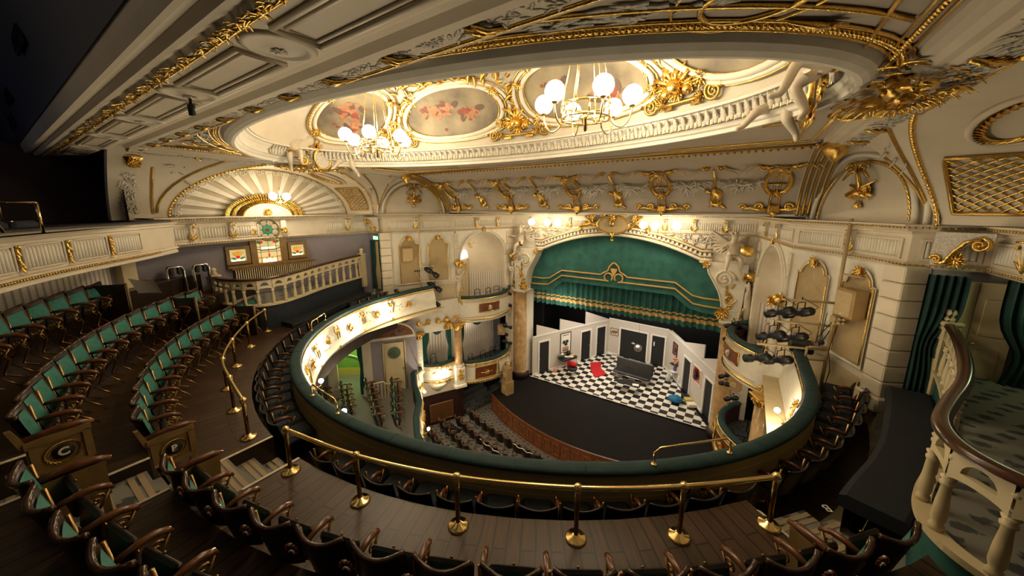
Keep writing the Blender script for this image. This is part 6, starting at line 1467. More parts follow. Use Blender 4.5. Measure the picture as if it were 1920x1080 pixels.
for s in (-1, 1):
    sd = 'left' if s < 0 else 'right'
    F1, t1, n1, L1 = wall_frame((s*7.3, 9.0), (s*5.95, 11.6), s > 0)
    if n1.dot(Vector((-s, 0, 0))) < 0: F1, t1, n1, L1 = wall_frame((s*7.3, 9.0), (s*5.95, 11.6), s < 0)
    F2, t2, n2, L2 = wall_frame((s*5.95, 11.6), (s*5.25, 15.5), s > 0)
    if n2.dot(Vector((-s, 0, 0))) < 0: F2, t2, n2, L2 = wall_frame((s*5.95, 11.6), (s*5.25, 15.5), s < 0)
    # upper box
    up_ = orient(bulge_path(F2, .05, 3.55, .85), INS_); rail_front('wall_%s_upper_box' % sd, up_, -4.03, 1.25)
    b = MB(); b.add([tuple(Vector((p[0], p[1], -4.85))) for p in up_]+[tuple(F2(0, -4.85, -1)), tuple(F2(3.6, -4.85, -1))] if False else [(p[0], p[1], -4.85) for p in up_], [tuple(range(len(up_)))]); b.add([(p[0], p[1], -5.27) for p in up_], [tuple(range(len(up_)))]); b.add([F2(0, -4.86, -1.1), F2(3.6, -4.86, -1.1), F2(3.6, -4.86, .1), F2(0, -4.86, .1)], [(0, 1, 2, 3)]); struct('floor_%s_upper_box' % sd, b, ['cream'])
    at = arcp_(up_); f0 = .62 if s < 0 else .38
    p, d, n = at(f0); o = thing('painted_panel', 'brown painted panel with a small figure on the front of the %s upper box' % sd, 'panel', (p.x, p.y, -4.6))
    b = MB(); q = [at(f0-.13+.26*k/6) for k in range(7)]; b.add([(a.x+e.x*.085, a.y+e.y*.085, zz) for zz in (-4.78, -4.36) for a, c_, e in q], [(k, k+1, 8+k, 7+k) for k in range(6)]); part('field', b, 'wood_red', o)
    b = MB(); b.tube([(a.x+e.x*.09, a.y+e.y*.09, -4.78) for a, c_, e in q]+[(a.x+e.x*.09, a.y+e.y*.09, -4.36) for a, c_, e in q[::-1]], .022, 5, closed=True); part('gilt_frame', b, 'gold', o)
    b = MB(); b.ball((p.x+n.x*.1, p.y+n.y*.1, -4.55), .09, 8, 6, (1, .6, 1)); b.spray(Vector((p.x, p.y, -4.6))+n*.1, d, UP, n, .14, 6); part('figure', b, 'statue', o)
    # lower stage box
    lp = orient(bulge_path(F2, .18, 3.5, .8), INS_); rail_front('wall_%s_stage_box' % sd, lp, ZL2, 1.15)
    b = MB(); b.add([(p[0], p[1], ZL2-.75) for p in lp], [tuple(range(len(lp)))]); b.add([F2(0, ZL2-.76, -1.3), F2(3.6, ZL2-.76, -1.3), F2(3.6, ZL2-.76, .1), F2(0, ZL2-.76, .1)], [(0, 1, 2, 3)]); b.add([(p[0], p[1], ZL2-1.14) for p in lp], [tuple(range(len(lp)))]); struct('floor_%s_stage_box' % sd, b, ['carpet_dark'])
    at = arcp_(lp)
    for fc, m_, lab in ((.36, 'gold_frame', 'cream panel with a gilt urn'), (.68, 'wood_red', 'brown painted panel with gilt ribbon')):
        fc_ = fc if s < 0 else 1-fc
        p, d, n = at(fc_); q = [at(fc_-.14+.28*k/6) for k in range(7)]
        o = thing('painted_panel', '%s on the front of the %s stage box' % (lab, sd), 'panel', (p.x, p.y, ZL2-.5))
        b = MB(); b.add([(a.x+e.x*.095, a.y+e.y*.095, zz) for zz in (ZL2-.85, ZL2-.28) for a, c_, e in q], [(k, k+1, 8+k, 7+k) for k in range(6)]); part('field', b, m_ if m_ in MAT else 'cream_light', o)
        b = MB(); b.tube([(a.x+e.x*.1, a.y+e.y*.1, ZL2-.86) for a, c_, e in q]+[(a.x+e.x*.1, a.y+e.y*.1, ZL2-.27) for a, c_, e in q[::-1]], .03, 5, closed=True); c = Vector((p.x, p.y, ZL2-.55))+n*.12; b.spray(c, d, UP, n, .16, 8); b.tube([c-d*.3, c-UP*.08, c+d*.3], .02, 5); part('gilt', b, 'gold', o)
    b = MB()
    for k in range(30): p, d, n = at((k+.5)/30); b.box((p.x+n.x*.1, p.y+n.y*.1, ZL2-1.05), (.06, .05, .06), atan2(d.y, d.x))
    for k in range(8): p, d, n = at((k+.5)/8); b.spray(Vector((p.x, p.y, ZL2-.14))+n*.06, d, UP, n, .09, 6)
    o = b.build('trim_%s_stage_box_beads' % sd, 'gold_dull'); o['kind'] = 'structure'
    # interior of stage box, piers
    b = MB(); b.grid(lambda a, c: F2(.05+3.5*a, -8.1+2.85*c, -1.25), 1, 1, False, None, lambda a, c: (a*3.5, c)); b.grid(lambda a, c: F2(.05, -8.1+2.85*c, -1.25*a), 1, 1, False, None, lambda a, c: (a*1.2, c)); struct('wall_%s_stage_box_paper' % sd, b, ['stripe_paper'])
    b = MB(); b.grid(lambda a, c: F2(.06+3.48*a, -8.0+1.15*(1 if a > 0.9 else .75)*c, -1.22), 12, 1, False); b.grid(lambda a, c: F2(.05+3.5*a, -5.28, -1.3+1.4*c), 1, 1, False); struct('wall_%s_stage_box_dado' % sd, b, ['grey_wall'])
    b = MB(); b.cbox(tuple(F2(3.72, -6.6, .0)), (.42, .5, 5.0), .03, atan2(t2.y, t2.x)); b.grid(lambda a, c: F2(-.2+.0*a, -5.3+.3*c, .1*a), 1, 1, False); struct('trim_%s_stage_pier' % sd, b, ['cream'])
    # passage under the stage box
    b = MB(); b.grid(lambda a, c: F2(-.3+4.3*a, -10.12+2*c, -1.2), 1, 1, False); b.grid(lambda a, c: F2(.02, -10.12+2*c, -1.2*a+.2), 1, 1, False); struct('wall_%s_passage' % sd, b, ['maroon'])
    b = MB()
    for k in range(4): b.hexa([F2(.4, -10.12, -.9+.26*k), F2(2.2, -10.12, -.9+.26*k), F2(2.2, -10.12, -.62+.26*k), F2(.4, -10.12, -.62+.26*k), F2(.4, -9.3-.2*k, -.9+.26*k), F2(2.2, -9.3-.2*k, -.9+.26*k), F2(2.2, -9.3-.2*k, -.62+.26*k), F2(.4, -9.3-.2*k, -.62+.26*k)])
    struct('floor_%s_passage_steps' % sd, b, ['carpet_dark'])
    # side box (between dress circle and marble column)
    sp_ = orient(bulge_path(F1, 1.28, 2.82, .32), INS_); rail_front('wall_%s_side_box' % sd, sp_, ZL1, .95)
    at = arcp_(sp_); p, d, n = at(.5); c = Vector((p.x, p.y, ZL1-.2))+n*.1
    b = MB(); b.spray(c, d, UP, n, .14, 8); 
    for q in (-1, 1): b.scroll(c+d*.2*q, d*q, UP, .09, 1.4, .02); b.leaf(c+d*.28*q-UP*.1, d*q-UP*.2, n, .22, .09, .2)
    b.garland(c-d*.5-UP*.55, c+d*.5-UP*.55, .08, n, .08, 12); o = b.build('gilt_swag', 'gold'); tag(o, 'gilt scrolls on the lit front of the %s side box' % sd, 'ornament')
    if s < 0: sconce(Vector((p.x, p.y, ZL1-.42))+n*.08+d*.02, n, 'glowing bulb on the front of the left side box beside the marble column', None, .18)
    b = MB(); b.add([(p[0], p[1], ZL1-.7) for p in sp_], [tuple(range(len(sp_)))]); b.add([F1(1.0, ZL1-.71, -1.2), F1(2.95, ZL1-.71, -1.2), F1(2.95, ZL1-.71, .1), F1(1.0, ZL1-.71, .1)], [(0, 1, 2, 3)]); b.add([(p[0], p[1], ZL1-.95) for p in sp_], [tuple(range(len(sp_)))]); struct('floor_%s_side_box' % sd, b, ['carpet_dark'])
    b = MB(); b.grid(lambda a, c: F1(.9+2.2*a, -7.7+2.4*c, -1.2), 1, 1, False, None, lambda a, c: (a*2.2, c)); struct('wall_%s_side_box_paper' % sd, b, ['stripe_paper'])
    b = MB(); b.grid(lambda a, c: F1(.95+2.1*a, -7.7+.8*c, -1.17), 1, 1, False); b.grid(lambda a, c: F1(.9+2.2*a, -5.32, -1.25+1.3*c), 1, 1, False); struct('wall_%s_side_box_dado' % sd, b, ['grey_wall'])
    b = MB(); b.cbox(tuple(F1(2.05, -8.2, -.06)), (2.1, .5, .6), .04, atan2(t1.y, t1.x)); b.lathe([(.10, -.5), (.3, -.3), (.55, 0)], tuple(F1(1.9, ZL1-.92, .08)), 12); struct('trim_%s_side_box_plinth' % sd, b, ['cream'])
    b = MB(); b.grid(lambda a, c: F1(.6+2.6*a, -10.12+2.05*c, .02), 1, 1, False); struct('wall_%s_stalls' % sd, b, ['maroon'])
    lamp('box_light_%s_side' % sd, 'POINT', tuple(F1(1.9, -5.62, -.55)), 7, (1, .82, .58), .06); lamp('box_light_%s_stage' % sd, 'POINT', tuple(F2(1.6, -5.7, -.75)), 12, (1, .85, .62), .06); lamp('niche_light_%s' % sd, 'POINT', tuple(F2(1.7, -2.1, -.35)), 4, (1, .82, .58), .06)
    # columns
    def column(F, t, u, z0, z1, shaft, label, w=.05):
        o = thing('classical_column', label, 'column', tuple(F(u, z0, w)), 0)
        b = MB(); c = F(u, 0, w); h = z1-z0
        if shaft == 'cream_light':
            for k in range(8): b.lathe([(.185, z0+.1+k*(h-.4)/8), (.19, z0+.12+k*(h-.4)/8), (.19, z0+.08+(k+1)*(h-.4)/8), (.182, z0+.1+(k+1)*(h-.4)/8)], (c.x, c.y, 0), 14)
        else: b.lathe([(.20, z0+.1), (.19, z0+.3), (.17, z1-.3)], (c.x, c.y, 0), 14)
        part('shaft', b, shaft, o)
        b = MB(); b.lathe([(.26, z0-.02), (.26, z0+.06), (.2, z0+.12)], (c.x, c.y, 0), 14); part('base', b, 'cream_light', o)
        b = MB(); b.lathe([(.17, z1-.32), (.2, z1-.28), (.19, z1-.2), (.26, z1-.08)], (c.x, c.y, 0), 12); b.cbox((c.x, c.y, z1-.03), (.55, .5, .07), .02, atan2(t.y, t.x))
        for k in range(10): a = k*pi/5; v = Vector((cos(a), sin(a), 0)); b.leaf(Vector((c.x, c.y, z1-.3))+v*.17, UP+v*.3, v, .24, .13, .35)
        for k in range(4): a = k*pi/2+.6; v = Vector((cos(a), sin(a), 0)); b.scroll(Vector((c.x, c.y, z1-.12))+v*.24, v, UP, .08, 1.3, .02)
        part('capital', b, 'gold', o)
    column(F1, t1, 1.1, -7.25, -5.35, 'cream_light', 'cream banded column with gilt capital at the front corner of the %s dress circle' % sd, .12)
    column(F1, t1, 2.93, -7.3, -5.2, 'marble', 'tan marble column with gilt capital between the two lower boxes on the %s' % sd, .22)
    b = MB(); c = F1(2.93, 0, .22); b.cbox((c.x, c.y, -7.75), (.5, .46, .85), .03, atan2(t1.y, t1.x)); b.m = 1; b.spray(Vector((c.x, c.y, -7.75))+n1*.25, t1, UP, n1, .2, 9); b.spray(Vector((c.x, c.y, -7.5))+n1*.25, t1, UP, n1, .14, 7); b.m = 0; b.cbox((c.x, c.y, -8.25), (.6, .56, .18), .03, atan2(t1.y, t1.x)); struct('trim_%s_column_pedestal' % sd, b, ['cream_light', 'gold'])
    # frieze between the panel wall and the lower boxes
    b = MB(); b.grid(lambda a, c: F1(.7+2.4*a, -5.45+1.4*c, .06+.1*sin(pi*c)+.14*sin(pi*a)), 8, 6); b.m = 1
    for k in range(5): b.spray(F1(1.1+.42*k, -4.9, .34), t1, UP, n1, .15, 8); b.leaf(F1(1.1+.42*k, -5.0, .32), t1*(-1)**k-UP*.1, n1, .3, .1, .2)
    b.spray(F1(2.5, -5.2, .25), t1, UP, n1, .25, 10); b.scroll(F1(2.35, -5.3, .25), t1, UP, .13, 1.5, .03); struct('trim_%s_lower_frieze' % sd, b, ['cream_light', 'gold'])
    # curtains of the lower boxes
    def bc_(F, u0, u1, z0, z1, lab, **kw): 
        a_, c_ = F(u0, 0, -.12), F(u1, 0, -.12); o = pleated(a_.xy, c_.xy, z0, z1, **kw).build('box_curtain', 'green_curtain'); tag(o, lab, 'curtain', 'curtains of the %s lower boxes' % sd)
    bc_(F1, 1.30, 1.66, -7.2, -5.4, 'green curtain of the %s side box, hanging by the banded column' % sd, folds=4, gather=(.45, .4, .2, 0))
    bc_(F1, 2.45, 2.72, -7.2, -5.35, 'green curtain of the %s side box, hanging by the marble column' % sd, folds=3, gather=(.45, .4, .2, 1))
    bc_(F2, .22, .55, -7.4, -5.35, 'green curtain of the %s stage box, hanging by the marble column' % sd, folds=4, gather=(.45, .4, .2, 0))
    for (F, u0, u1, lab) in ((F1, 1.75, 2.35, 'side box'), (F2, .95, 1.9, 'stage box, nearer swag'), (F2, 2.4, 3.3, 'stage box, swag nearer the stage')):
        b = MB(); b.grid(lambda a, c: F(u0+(u1-u0)*a, -5.38-(.08+.26*sin(pi*a))*c, -.05+.05*sin(c*9+a*3)), 14, 6); o = b.build('curtain_swag', 'green_curtain'); tag(o, 'dark green draped swag under the ceiling of the %s %s' % (sd, lab), 'curtain')
    # chairs
    if s < 0:
        rz = atan2(-n2.x, n2.y)
        cl = [(F2(1.55, -4.85, -.05), 'dark chair in the left upper box, nearest the niche door', 'chairs in the left upper box'), (F2(2.15, -4.85, .12), 'dark chair in the middle of the left upper box', 'chairs in the left upper box'), (F2(2.7, -4.85, .1), 'dark chair in the left upper box, nearest the stage', 'chairs in the left upper box'),
              (F2(.95, ZL2-.75, .1), 'dark chair in the left stage box, nearest the marble column', 'chairs in the left stage box'), (F2(1.6, ZL2-.75, .25), 'dark chair in the left stage box, second from the marble column', 'chairs in the left stage box'), (F2(2.25, ZL2-.75, .25), 'dark chair in the left stage box, third from the marble column', 'chairs in the left stage box'), (F2(2.85, ZL2-.75, .0), 'dark chair in the left stage box, nearest the stage', 'chairs in the left stage box'),
              (F1(2.0, ZL1-.7, -.25), 'dark chair in the left side box between its curtains', None)]
    else:
        rz = atan2(-n2.x, n2.y); cl = [(F2(1.8, -4.85, .1), 'dark chair in the right upper box', None), (F2(1.8, ZL2-.75, .2), 'dark chair in the right stage box behind the green rail', None), (F1(1.9, ZL1-.7, -.1), 'dark chair in the right side box behind the green curtain', None)]
    for (p, lab, gr) in cl:
        if ch0 is None: ch0 = chair(p.x, p.y, p.z, rz+pi*.0, lab, gr)
        else:
            c2 = dup(ch0, (p.x, p.y, p.z), rz+R.uniform(-.3, .3), lab, gr)
            if not gr and 'group' in c2: del c2['group']
    # standing cream figure brackets (terms) at the box corners
    for (u, lab) in ((.12, 'nearer the round-topped panels'), (3.62, 'nearer the stage')):
        p = F2(u, -3.9, .12); face = rotz(atan2(n2.y, n2.x)-pi/2)
        J = dict(pelvis=(0, 0, .25, .12), belly=(0, .02, .5, .11), chest=(0, .03, .78, .13), neck=(0, .03, .98, .06), head=(0, .06, 1.12, .1), crown=(0, .05, 1.24, .09), shL=(-.15, .02, .88, .06), elL=(-.27, .06, 1.02, .05), haL=(-.2, .08, 1.22, .04), fiL=(-.16, .08, 1.3, .03), shR=(.15, .02, .88, .06), elR=(.26, .1, .72, .05), haR=(.14, .2, .7, .04), fiR=(.08, .22, .72, .03), hip=(0, 0, .02, .1), foot=(0, 0, -.22, .06))
        BN = [('pelvis', 'belly'), ('belly', 'chest'), ('chest', 'neck'), ('neck', 'head'), ('head', 'crown'), ('chest', 'shL'), ('shL', 'elL'), ('elL', 'haL'), ('haL', 'fiL'), ('chest', 'shR'), ('shR', 'elR'), ('elR', 'haR'), ('haR', 'fiR'), ('pelvis', 'hip'), ('hip', 'foot')]
        J = {k: (*(face @ Vector(v[:3])), v[3]) for k, v in J.items()}
        o = figure('caryatid_statue', J, BN, 'cream statue carrying a gilt basket beside the %s niche, the one %s' % (sd, lab), 'statue', tuple(p), 'statue')
        b = MB(); b.lathe([(.1, 1.3), (.17, 1.36), (.2, 1.5), (.1, 1.62)], (0, 0, 0), 10); b.spray(face @ Vector((0, .18, 1.42)), face @ X3, UP, face @ Y3, .2, 9)
        for k in range(6): b.leaf(face @ Vector((R.uniform(-.12, .12), .14, .3-.12*k)), -UP, face @ Y3, .2, .12, .4)
        b.build('gilt_basket_and_leaves', 'gold', o)

# ---------------- dress circle
DP = [(-6.35, 9.75), (-6.2, 9.25), (-5.35, 8.58), (-4.8, 8.25), (-4.32, 7.9), (-3.6, 7.12), (-2.9, 6.55), (-2.0, 6.1), (-1, 5.85), (0, 5.78)]
DP = DP+[(-x, y) for x, y in DP[-2::-1]]
ZD1 = -6.85
dc = rail_front('wall_dress_circle_front', orient(DP, Vector((0, 12))), ZD1, 1.2)
b = MB(); at = arcp_(orient(DP, Vector((0, 12))))
for k in range(60): p, d, n = at((k+.5)/60); b.spray(Vector((p.x, p.y, ZD1-R.uniform(.3, .8)))+n*.08, d, UP, n, .14, 6)
part('gilt_relief', b, 'gold', dc)
for f, l in ((.10, 'beside the banded column'), (.26, 'lower one above the stalls')):
    p, d, n = at(f); 
    if p.x > 0: p, d, n = at(1-f)
    sconce(Vector((p.x, p.y, ZD1-.45))+n*.08, n, 'glowing bulb on the left of the dress circle front, '+l, 'bulbs along the dress circle front')
p, d, n = at(.92)
if p.x < 0: p, d, n = at(.08)
sconce(Vector((p.x, p.y, ZD1-.4))+n*.08, n, 'glowing bulb on the right of the dress circle front, seen past the gilt box front', 'bulbs along the dress circle front')
b = MB(); b.tube([(-5.5, 8.85, ZD1), (-5.45, 8.8, ZD1+.25), (-5.9, 9.1, ZD1+.42), (-6.2, 9.45, ZD1+.2)], .014, 6); tag(b.build('grab_rail', 'chrome'), 'pale grab rail at the end of the dress circle rail by the banded column', 'rail')
b = MB(); b.add([(x, y, -7.55) for x, y in DP]+[(9.6, 9.75, -7.55), (9.6, 1.0, -7.55), (-11.5, 1.0, -7.55), (-11.5, 9.75, -7.55)], [tuple(range(len(DP)+4))], False); struct('floor_dress_circle', b, ['carpet'])
b = MB(); b.box((-8.6, 5.2, -5.9), (.12, .1, .1))
FD, tD, nD, LD = wall_frame((-7.5, 7.6), (-6.3, 9.4), True)
if nD.dot(Vector((1, -.5, 0))) < 0: FD, tD, nD, LD = wall_frame((-7.5, 7.6), (-6.3, 9.4), False)
b = MB(); b.grid(lambda a, c: FD(.3+1.95*a, -7.55+2.9*c, 0), 1, 1, False); b.grid(lambda a, c: (-9.6+1.1*a, 4.9+1.9*a, -7.55+2.9*c), 1, 1, False); struct('wall_left_dress_circle', b, ['lilac'])
b = MB()
for (p, w) in ((FD(.28, -6.1, .0), .34), (Vector((-8.35, 6.95, -6.1)), .34)): b.cbox(tuple(p), (w, .3, 2.9), .02, atan2(tD.y, tD.x)); b.cbox((p.x, p.y, -7.35), (w+.1, .4, .4), .02, atan2(tD.y, tD.x))
b.hexa([FD(.3, -5.28, .0), FD(2.2, -5.28, .0), FD(2.2, -5.28, .08), FD(.3, -5.28, .08), FD(.3, -5.18, .0), FD(2.2, -5.18, 0), FD(2.2, -5.18, .08), FD(.3, -5.18, .08)]); struct('trim_left_dress_circle', b, ['cream'])
o = thing('lunette_painting', 'dark arched painting above the pale door of the left dress circle', 'painting', tuple(FD(1.25, -5.1, .03)))
b = MB(); b.add([FD(1.25+.85*cos(k*pi/14), -5.16+.5*sin(k*pi/14), .04) for k in range(15)], [tuple(range(15))]); part('canvas', b, 'wood_red', o); b = MB(); b.tube([FD(1.25+.9*cos(k*pi/14), -5.16+.55*sin(k*pi/14), .06) for k in range(15)], .04, 6); part('moulding', b, 'cream_light', o)
b = MB(); 
for k in range(12): b.leaf(FD(1.25+R.uniform(-.5, .5), -5.0+R.uniform(-.08, .12), .05), (R.uniform(-1, 1), R.uniform(-1, 1), R.uniform(-.5, .5)), nD, .2, .1, .2)
part('dark_foliage', b, 'dark_paint', o)
o = thing('panelled_door', 'ivory panelled door with a round leaded pane in the left dress circle', 'door', tuple(FD(1.3, -7.55, .03)))
b = MB(); b.hexa([FD(.95, -7.55, .02), FD(1.7, -7.55, .02), FD(1.7, -7.55, .06), FD(.95, -7.55, .06), FD(.95, -5.45, .02), FD(1.7, -5.45, .02), FD(1.7, -5.45, .06), FD(.95, -5.45, .06)])
for (u0, u1, z0, z1) in ((1.03, 1.29, -7.4, -7.1), (1.36, 1.62, -7.4, -7.1), (1.03, 1.29, -6.98, -6.3), (1.36, 1.62, -6.98, -6.3)): b.hexa([FD(u0, z0, .06), FD(u1, z0, .06), FD(u1, z0, .075), FD(u0, z0, .075), FD(u0, z1, .06), FD(u1, z1, .06), FD(u1, z1, .075), FD(u0, z1, .075)])
part('leaf', b, 'ivory_wood', o); b = MB(); b.tube([FD(.9, -7.55, .05), FD(.9, -5.4, .05), FD(1.75, -5.4, .05), FD(1.75, -7.55, .05)], .045, 4); part('frame', b, 'ivory_wood', o)
b = MB(); b.add([FD(1.325+.24*cos(k*pi/10), -5.88+.24*sin(k*pi/10), .068) for k in range(20)], [tuple(range(20))]); part('round_pane', b, 'rose_green', o)
b = MB(); b.tube([FD(1.325+.24*cos(k*pi/10), -5.88+.24*sin(k*pi/10), .07) for k in range(20)], .02, 5, closed=True)
for k in range(6): b.leaf(FD(1.325, -5.88, .07), tD*cos(k*pi/3)+UP*sin(k*pi/3), nD, .2, .05, 0)
part('leading', b, 'oak', o); b = MB(); b.hexa([FD(1.25, -7.06, .06), FD(1.45, -7.06, .06), FD(1.45, -7.06, .08), FD(1.25, -7.06, .08), FD(1.25, -7.02, .06), FD(1.45, -7.02, .06), FD(1.45, -7.02, .08), FD(1.25, -7.02, .08)]); b.ball(tuple(FD(1.66, -6.6, .09)), .03, 6, 5); part('letter_plate', b, 'brass_dark', o)
# small white banister in front of the door
o = thing('banister', 'short ivory banister with square balusters before the dress circle door', 'banister', tuple(FD(.75, -7.55, .5)))
b = MB(); b.tube([FD(.45, -6.85, .55), FD(.8, -6.85, .5), FD(.95, -7.0, .5), FD(1.12, -7.0, .48)], .035, 6); part('handrail', b, 'ivory_wood', o)
for k in range(6): b = MB(); u = .47+.13*k; b.box(tuple(FD(u, -7.25 if k < 4 else -7.3, .52)), (.04, .04, .72 if k < 4 else .52)); part('baluster', b, 'ivory_wood', o)
# green lit corridor
GD = lambda u, z, w: Vector((-8.2+.65*u, 7.1+.5*u, z))+Vector((-.6, .78, 0))*w
b = MB(); b.grid(lambda a, c: GD(-1.3+3*a, -7.55+2.6*c, 1.9), 1, 1, False); b.grid(lambda a, c: GD(-1.3, -7.55+2.6*c, 1.9*a), 1, 1, False); b.grid(lambda a, c: GD(1.45, -7.55+2.6*c, .1+1.8*a), 1, 1, False); b.m = 1; b.grid(lambda a, c: GD(-1.3+3*a, -7.55+.38*c, 1.88), 1, 1, False); b.m = 0
struct('wall_corridor', b, ['green_paint', 'corridor_yellow'])
b = MB(); q = [GD(-.74, -6.50, 1.84), GD(-.72, -6.42, 1.78), GD(-.05, -6.58, 1.78), GD(.2, -6.68, 1.78)]; b.tube(q, .025, 6); b.tube([GD(-.1, -6.58, 1.78), GD(-.1, -6.66, 1.9)], .018, 5); tag(b.build('corridor_handrail', 'white_paint'), 'white wall handrail in the green lit corridor', 'rail')
lamp('corridor_light', 'POINT', tuple(GD(.1, -5.5, 1.0)), 55, (.85, 1, .5), .12)
o = pleated(GD(.95, 0, -.05).xy, GD(1.3, 0, -.05).xy, -7.5, -4.9, folds=4, gather=(.45, .3, .1, 1)).build('door_curtain', 'green_curtain'); tag(o, 'green curtain beside the opening to the green lit corridor', 'curtain')
# stalls
b = MB(); b.add([(-9, 2, -10.12), (9, 2, -10.12), (9, 15.6, -10.12), (-9, 15.6, -10.12)], [(0, 1, 2, 3)], False); struct('floor', b, ['carpet_stalls'])
o = thing('radiator_cover', 'slatted wooden radiator cover on the maroon wall of the stalls', 'radiator', (-5.75, 11.0, -9.9))
F1, t1, n1, L1 = wall_frame((-7.3, 9.0), (-5.95, 11.6), True) 
if n1.dot(Vector((1, 0, 0))) < 0: F1, t1, n1, L1 = wall_frame((-7.3, 9.0), (-5.95, 11.6), False)
b = MB()
for k in range(16): c = F1(1.55+.065*k, -9.45, .12); b.box(tuple(c), (.03, .03, .85), atan2(t1.y, t1.x))
part('slats', b, 'wood_mid', o); b = MB(); b.tube([F1(1.5, -9.88, .12), F1(2.6, -9.88, .12), F1(2.6, -9.02, .12), F1(1.5, -9.02, .12)], .035, 4, closed=True); part('frame', b, 'wood_mid', o); b = MB(); b.hexa([F1(1.5, -9.9, .02), F1(2.6, -9.9, .02), F1(2.6, -9.9, .1), F1(1.5, -9.9, .1), F1(1.5, -9.0, .02), F1(2.6, -9.0, .02), F1(2.6, -9.0, .1), F1(1.5, -9.0, .1)]); part('back', b, 'wood_dark', o)
b = MB(); 
for k in range(14): b.tube([(-5.6+R.uniform(-.5, .5), 10.5+R.uniform(-.3, .4), -10.09), (-5.6+R.uniform(-.5, .5), 10.5+R.uniform(-.3, .4), -9.98), (-5.6+R.uniform(-.5, .5), 10.5+R.uniform(-.3, .4), -10.09)], .03, 5)
tag(b.build('cable_pile', 'black'), 'black pile of cables on the stalls carpet under the radiator cover', 'cables')
# ================================================================== SEATS, BALUSTRADES, HANDRAILS, STAGE LIGHTS
mat('crest_wood', (.075, .032, .016), .16, noise=(.035, .015, .008), scale=12)
def seat_proto(name, label, pad, folded=True, badge=False, group=None):
    o = thing(name, label, 'seat', (0, 0, 0), 0, group); w = .225; kc, kz = (.075, .05) if folded else (.045, .028)
    yb = lambda x: -.02+kc*(abs(x)/w)**2; hh = .84 if folded else .80; zt = lambda x: hh+kz*(abs(x)/w)**2
    b = MB(); g = lambda off: (lambda a, c: (-w+2*w*a, yb(-w+2*w*a)+off-.10*c, .40+(zt(-w+2*w*a)-.40)*c))
    b.grid(g(-.035), 8, 3); b.grid(g(-.015), 8, 3)
    part('back_shell', b, 'wood_dark', o, False); b = MB(); b.tube([(x, yb(x)-.125, zt(x)) for x in [-w+2*w*k/8 for k in range(9)]], .023 if folded else .016, 6); part('crest_rail', b, 'crest_wood' if folded else 'wood_dark', o, False)
    b = MB(); b.grid(lambda a, c: (-w*.86+2*w*.86*a, yb(-w*.86+2*w*.86*a)+.004+.03*max(0, sin(pi*a))**.5*max(0, sin(pi*c))**.5-.095*c, .44+(zt(-w*.86+2*w*.86*a)-.055-.44)*c), 8, 5); part('back_pad', b, pad, o, False)
    b = MB()
    if folded:
        b.X = Matrix.Translation((0, .10, .40)) @ Matrix.Rotation(radians(-8), 4, 'X'); b.cbox((0, 0, .12), (.39, .05, .25), .02); part('folded_seat', b, 'wood_dark', o, False)
        b = MB(); b.tube([(-.08, .17, .44), (.08, .17, .44)], .010, 5); b.tube([(-.08, .17, .44), (0, .17, .36), (.08, .17, .44)], .008, 4); b.ball((0, .15, .64), .014, 6, 4); part('brass_fittings', b, 'brass_dark', o, False)
    else:
        b.cbox((0, .22, .42), (.44, .50, .15), .06); part('seat_cushion', b, pad, o, False)
    b = MB(); ka = 1 if folded else .8; b.tube([(-.245, -.02, .63), (-.245, .12*ka, .645), (-.245, .22*ka, .635), (-.245, .29*ka, .60), (-.245, .31*ka, .565)], [.02, .028, .03, .026, .014], 6); part('armrest', b, 'wood_arm', o, False)
    b = MB(); b.tube([(-.245, -.03, .82), (-.245, .0, .5), (-.245, .1, .3), (-.245, .02, .08), (-.245, .16, .02)], .016, 5); b.tube([(-.245, .3, .6), (-.245, .22, .45), (-.245, .12, .32)], .014, 5); b.scroll((-.245, .20, .52), Y3, UP, .06, 1.3, .011, 1, 5, 12); b.tube([(-.245, .10, .22), (-.245, .24, .10), (-.245, .31, .012)], .010, 5); part('iron_leg', b, 'iron_brass', o, False)
    if badge:
        b = MB(); 
        for k in range(7): a = pi*k/6; b.ball((-.245+.055*cos(a), -.125, .70+.05*sin(a)), .016, 6, 4)
        part('red_flower_badge', b, 'cloth_paint', o, False); b = MB(); b.tube([(-.245+.03*cos(a*.5), -.128, .67+.03*sin(a*.5)) for a in range(7)], .008, 4); b.ball((-.245, -.13, .76), .014, 6, 4); part('white_flower_badge', b, 'paper', o, False)
    return o
PROTO = {}
def row(kind, d, z, t0, x_end, n, pitch, who, group, cond=None):
    """seats from parameter t0 with equal pitch; who(i) gives the label"""
    t = t0; sgn = 1 if x_end > K(t0, d)[0] else -1; i = 0
    while i < n:
        x, y = K(t, d); x2, y2 = K(t+1e-3, d); fx, fy = -(y2-y), (x2-x); L = hypot(fx, fy); fx, fy = fx/L, fy/L
        rz = atan2(-fx, fy); lab = who(i)
        if kind not in PROTO:
            PROTO[kind] = {'green': lambda: seat_proto('theatre_seat', lab, 'seat_green', True, False, group), 'green_badge': lambda: seat_proto('theatre_seat', lab, 'seat_green', True, True, group), 'navy': lambda: seat_proto('theatre_seat', lab, 'navy', False, False, group)}[kind]()
            PROTO[kind].location = (x, y, z); PROTO[kind].rotation_euler = (0, 0, rz)
        else: dup(PROTO[kind], (x, y, z), rz, lab, group)
        i += 1
        # advance by pitch
        s_ = 0; dt = .004*sgn
        while s_ < pitch: a_, c_ = K(t, d), K(t+dt, d); s_ += hypot(c_[0]-a_[0], c_[1]-a_[1]); t += dt
dA, dB, dC, dD = -.58, .82, 1.64, 2.34
row('green', dB, ZB, tx(-1.30, dB), -9, 14, .475, lambda i: 'green tip-up seat, %s from the end panel lettered B' % nth(i), 'green seats of the row lettered B')
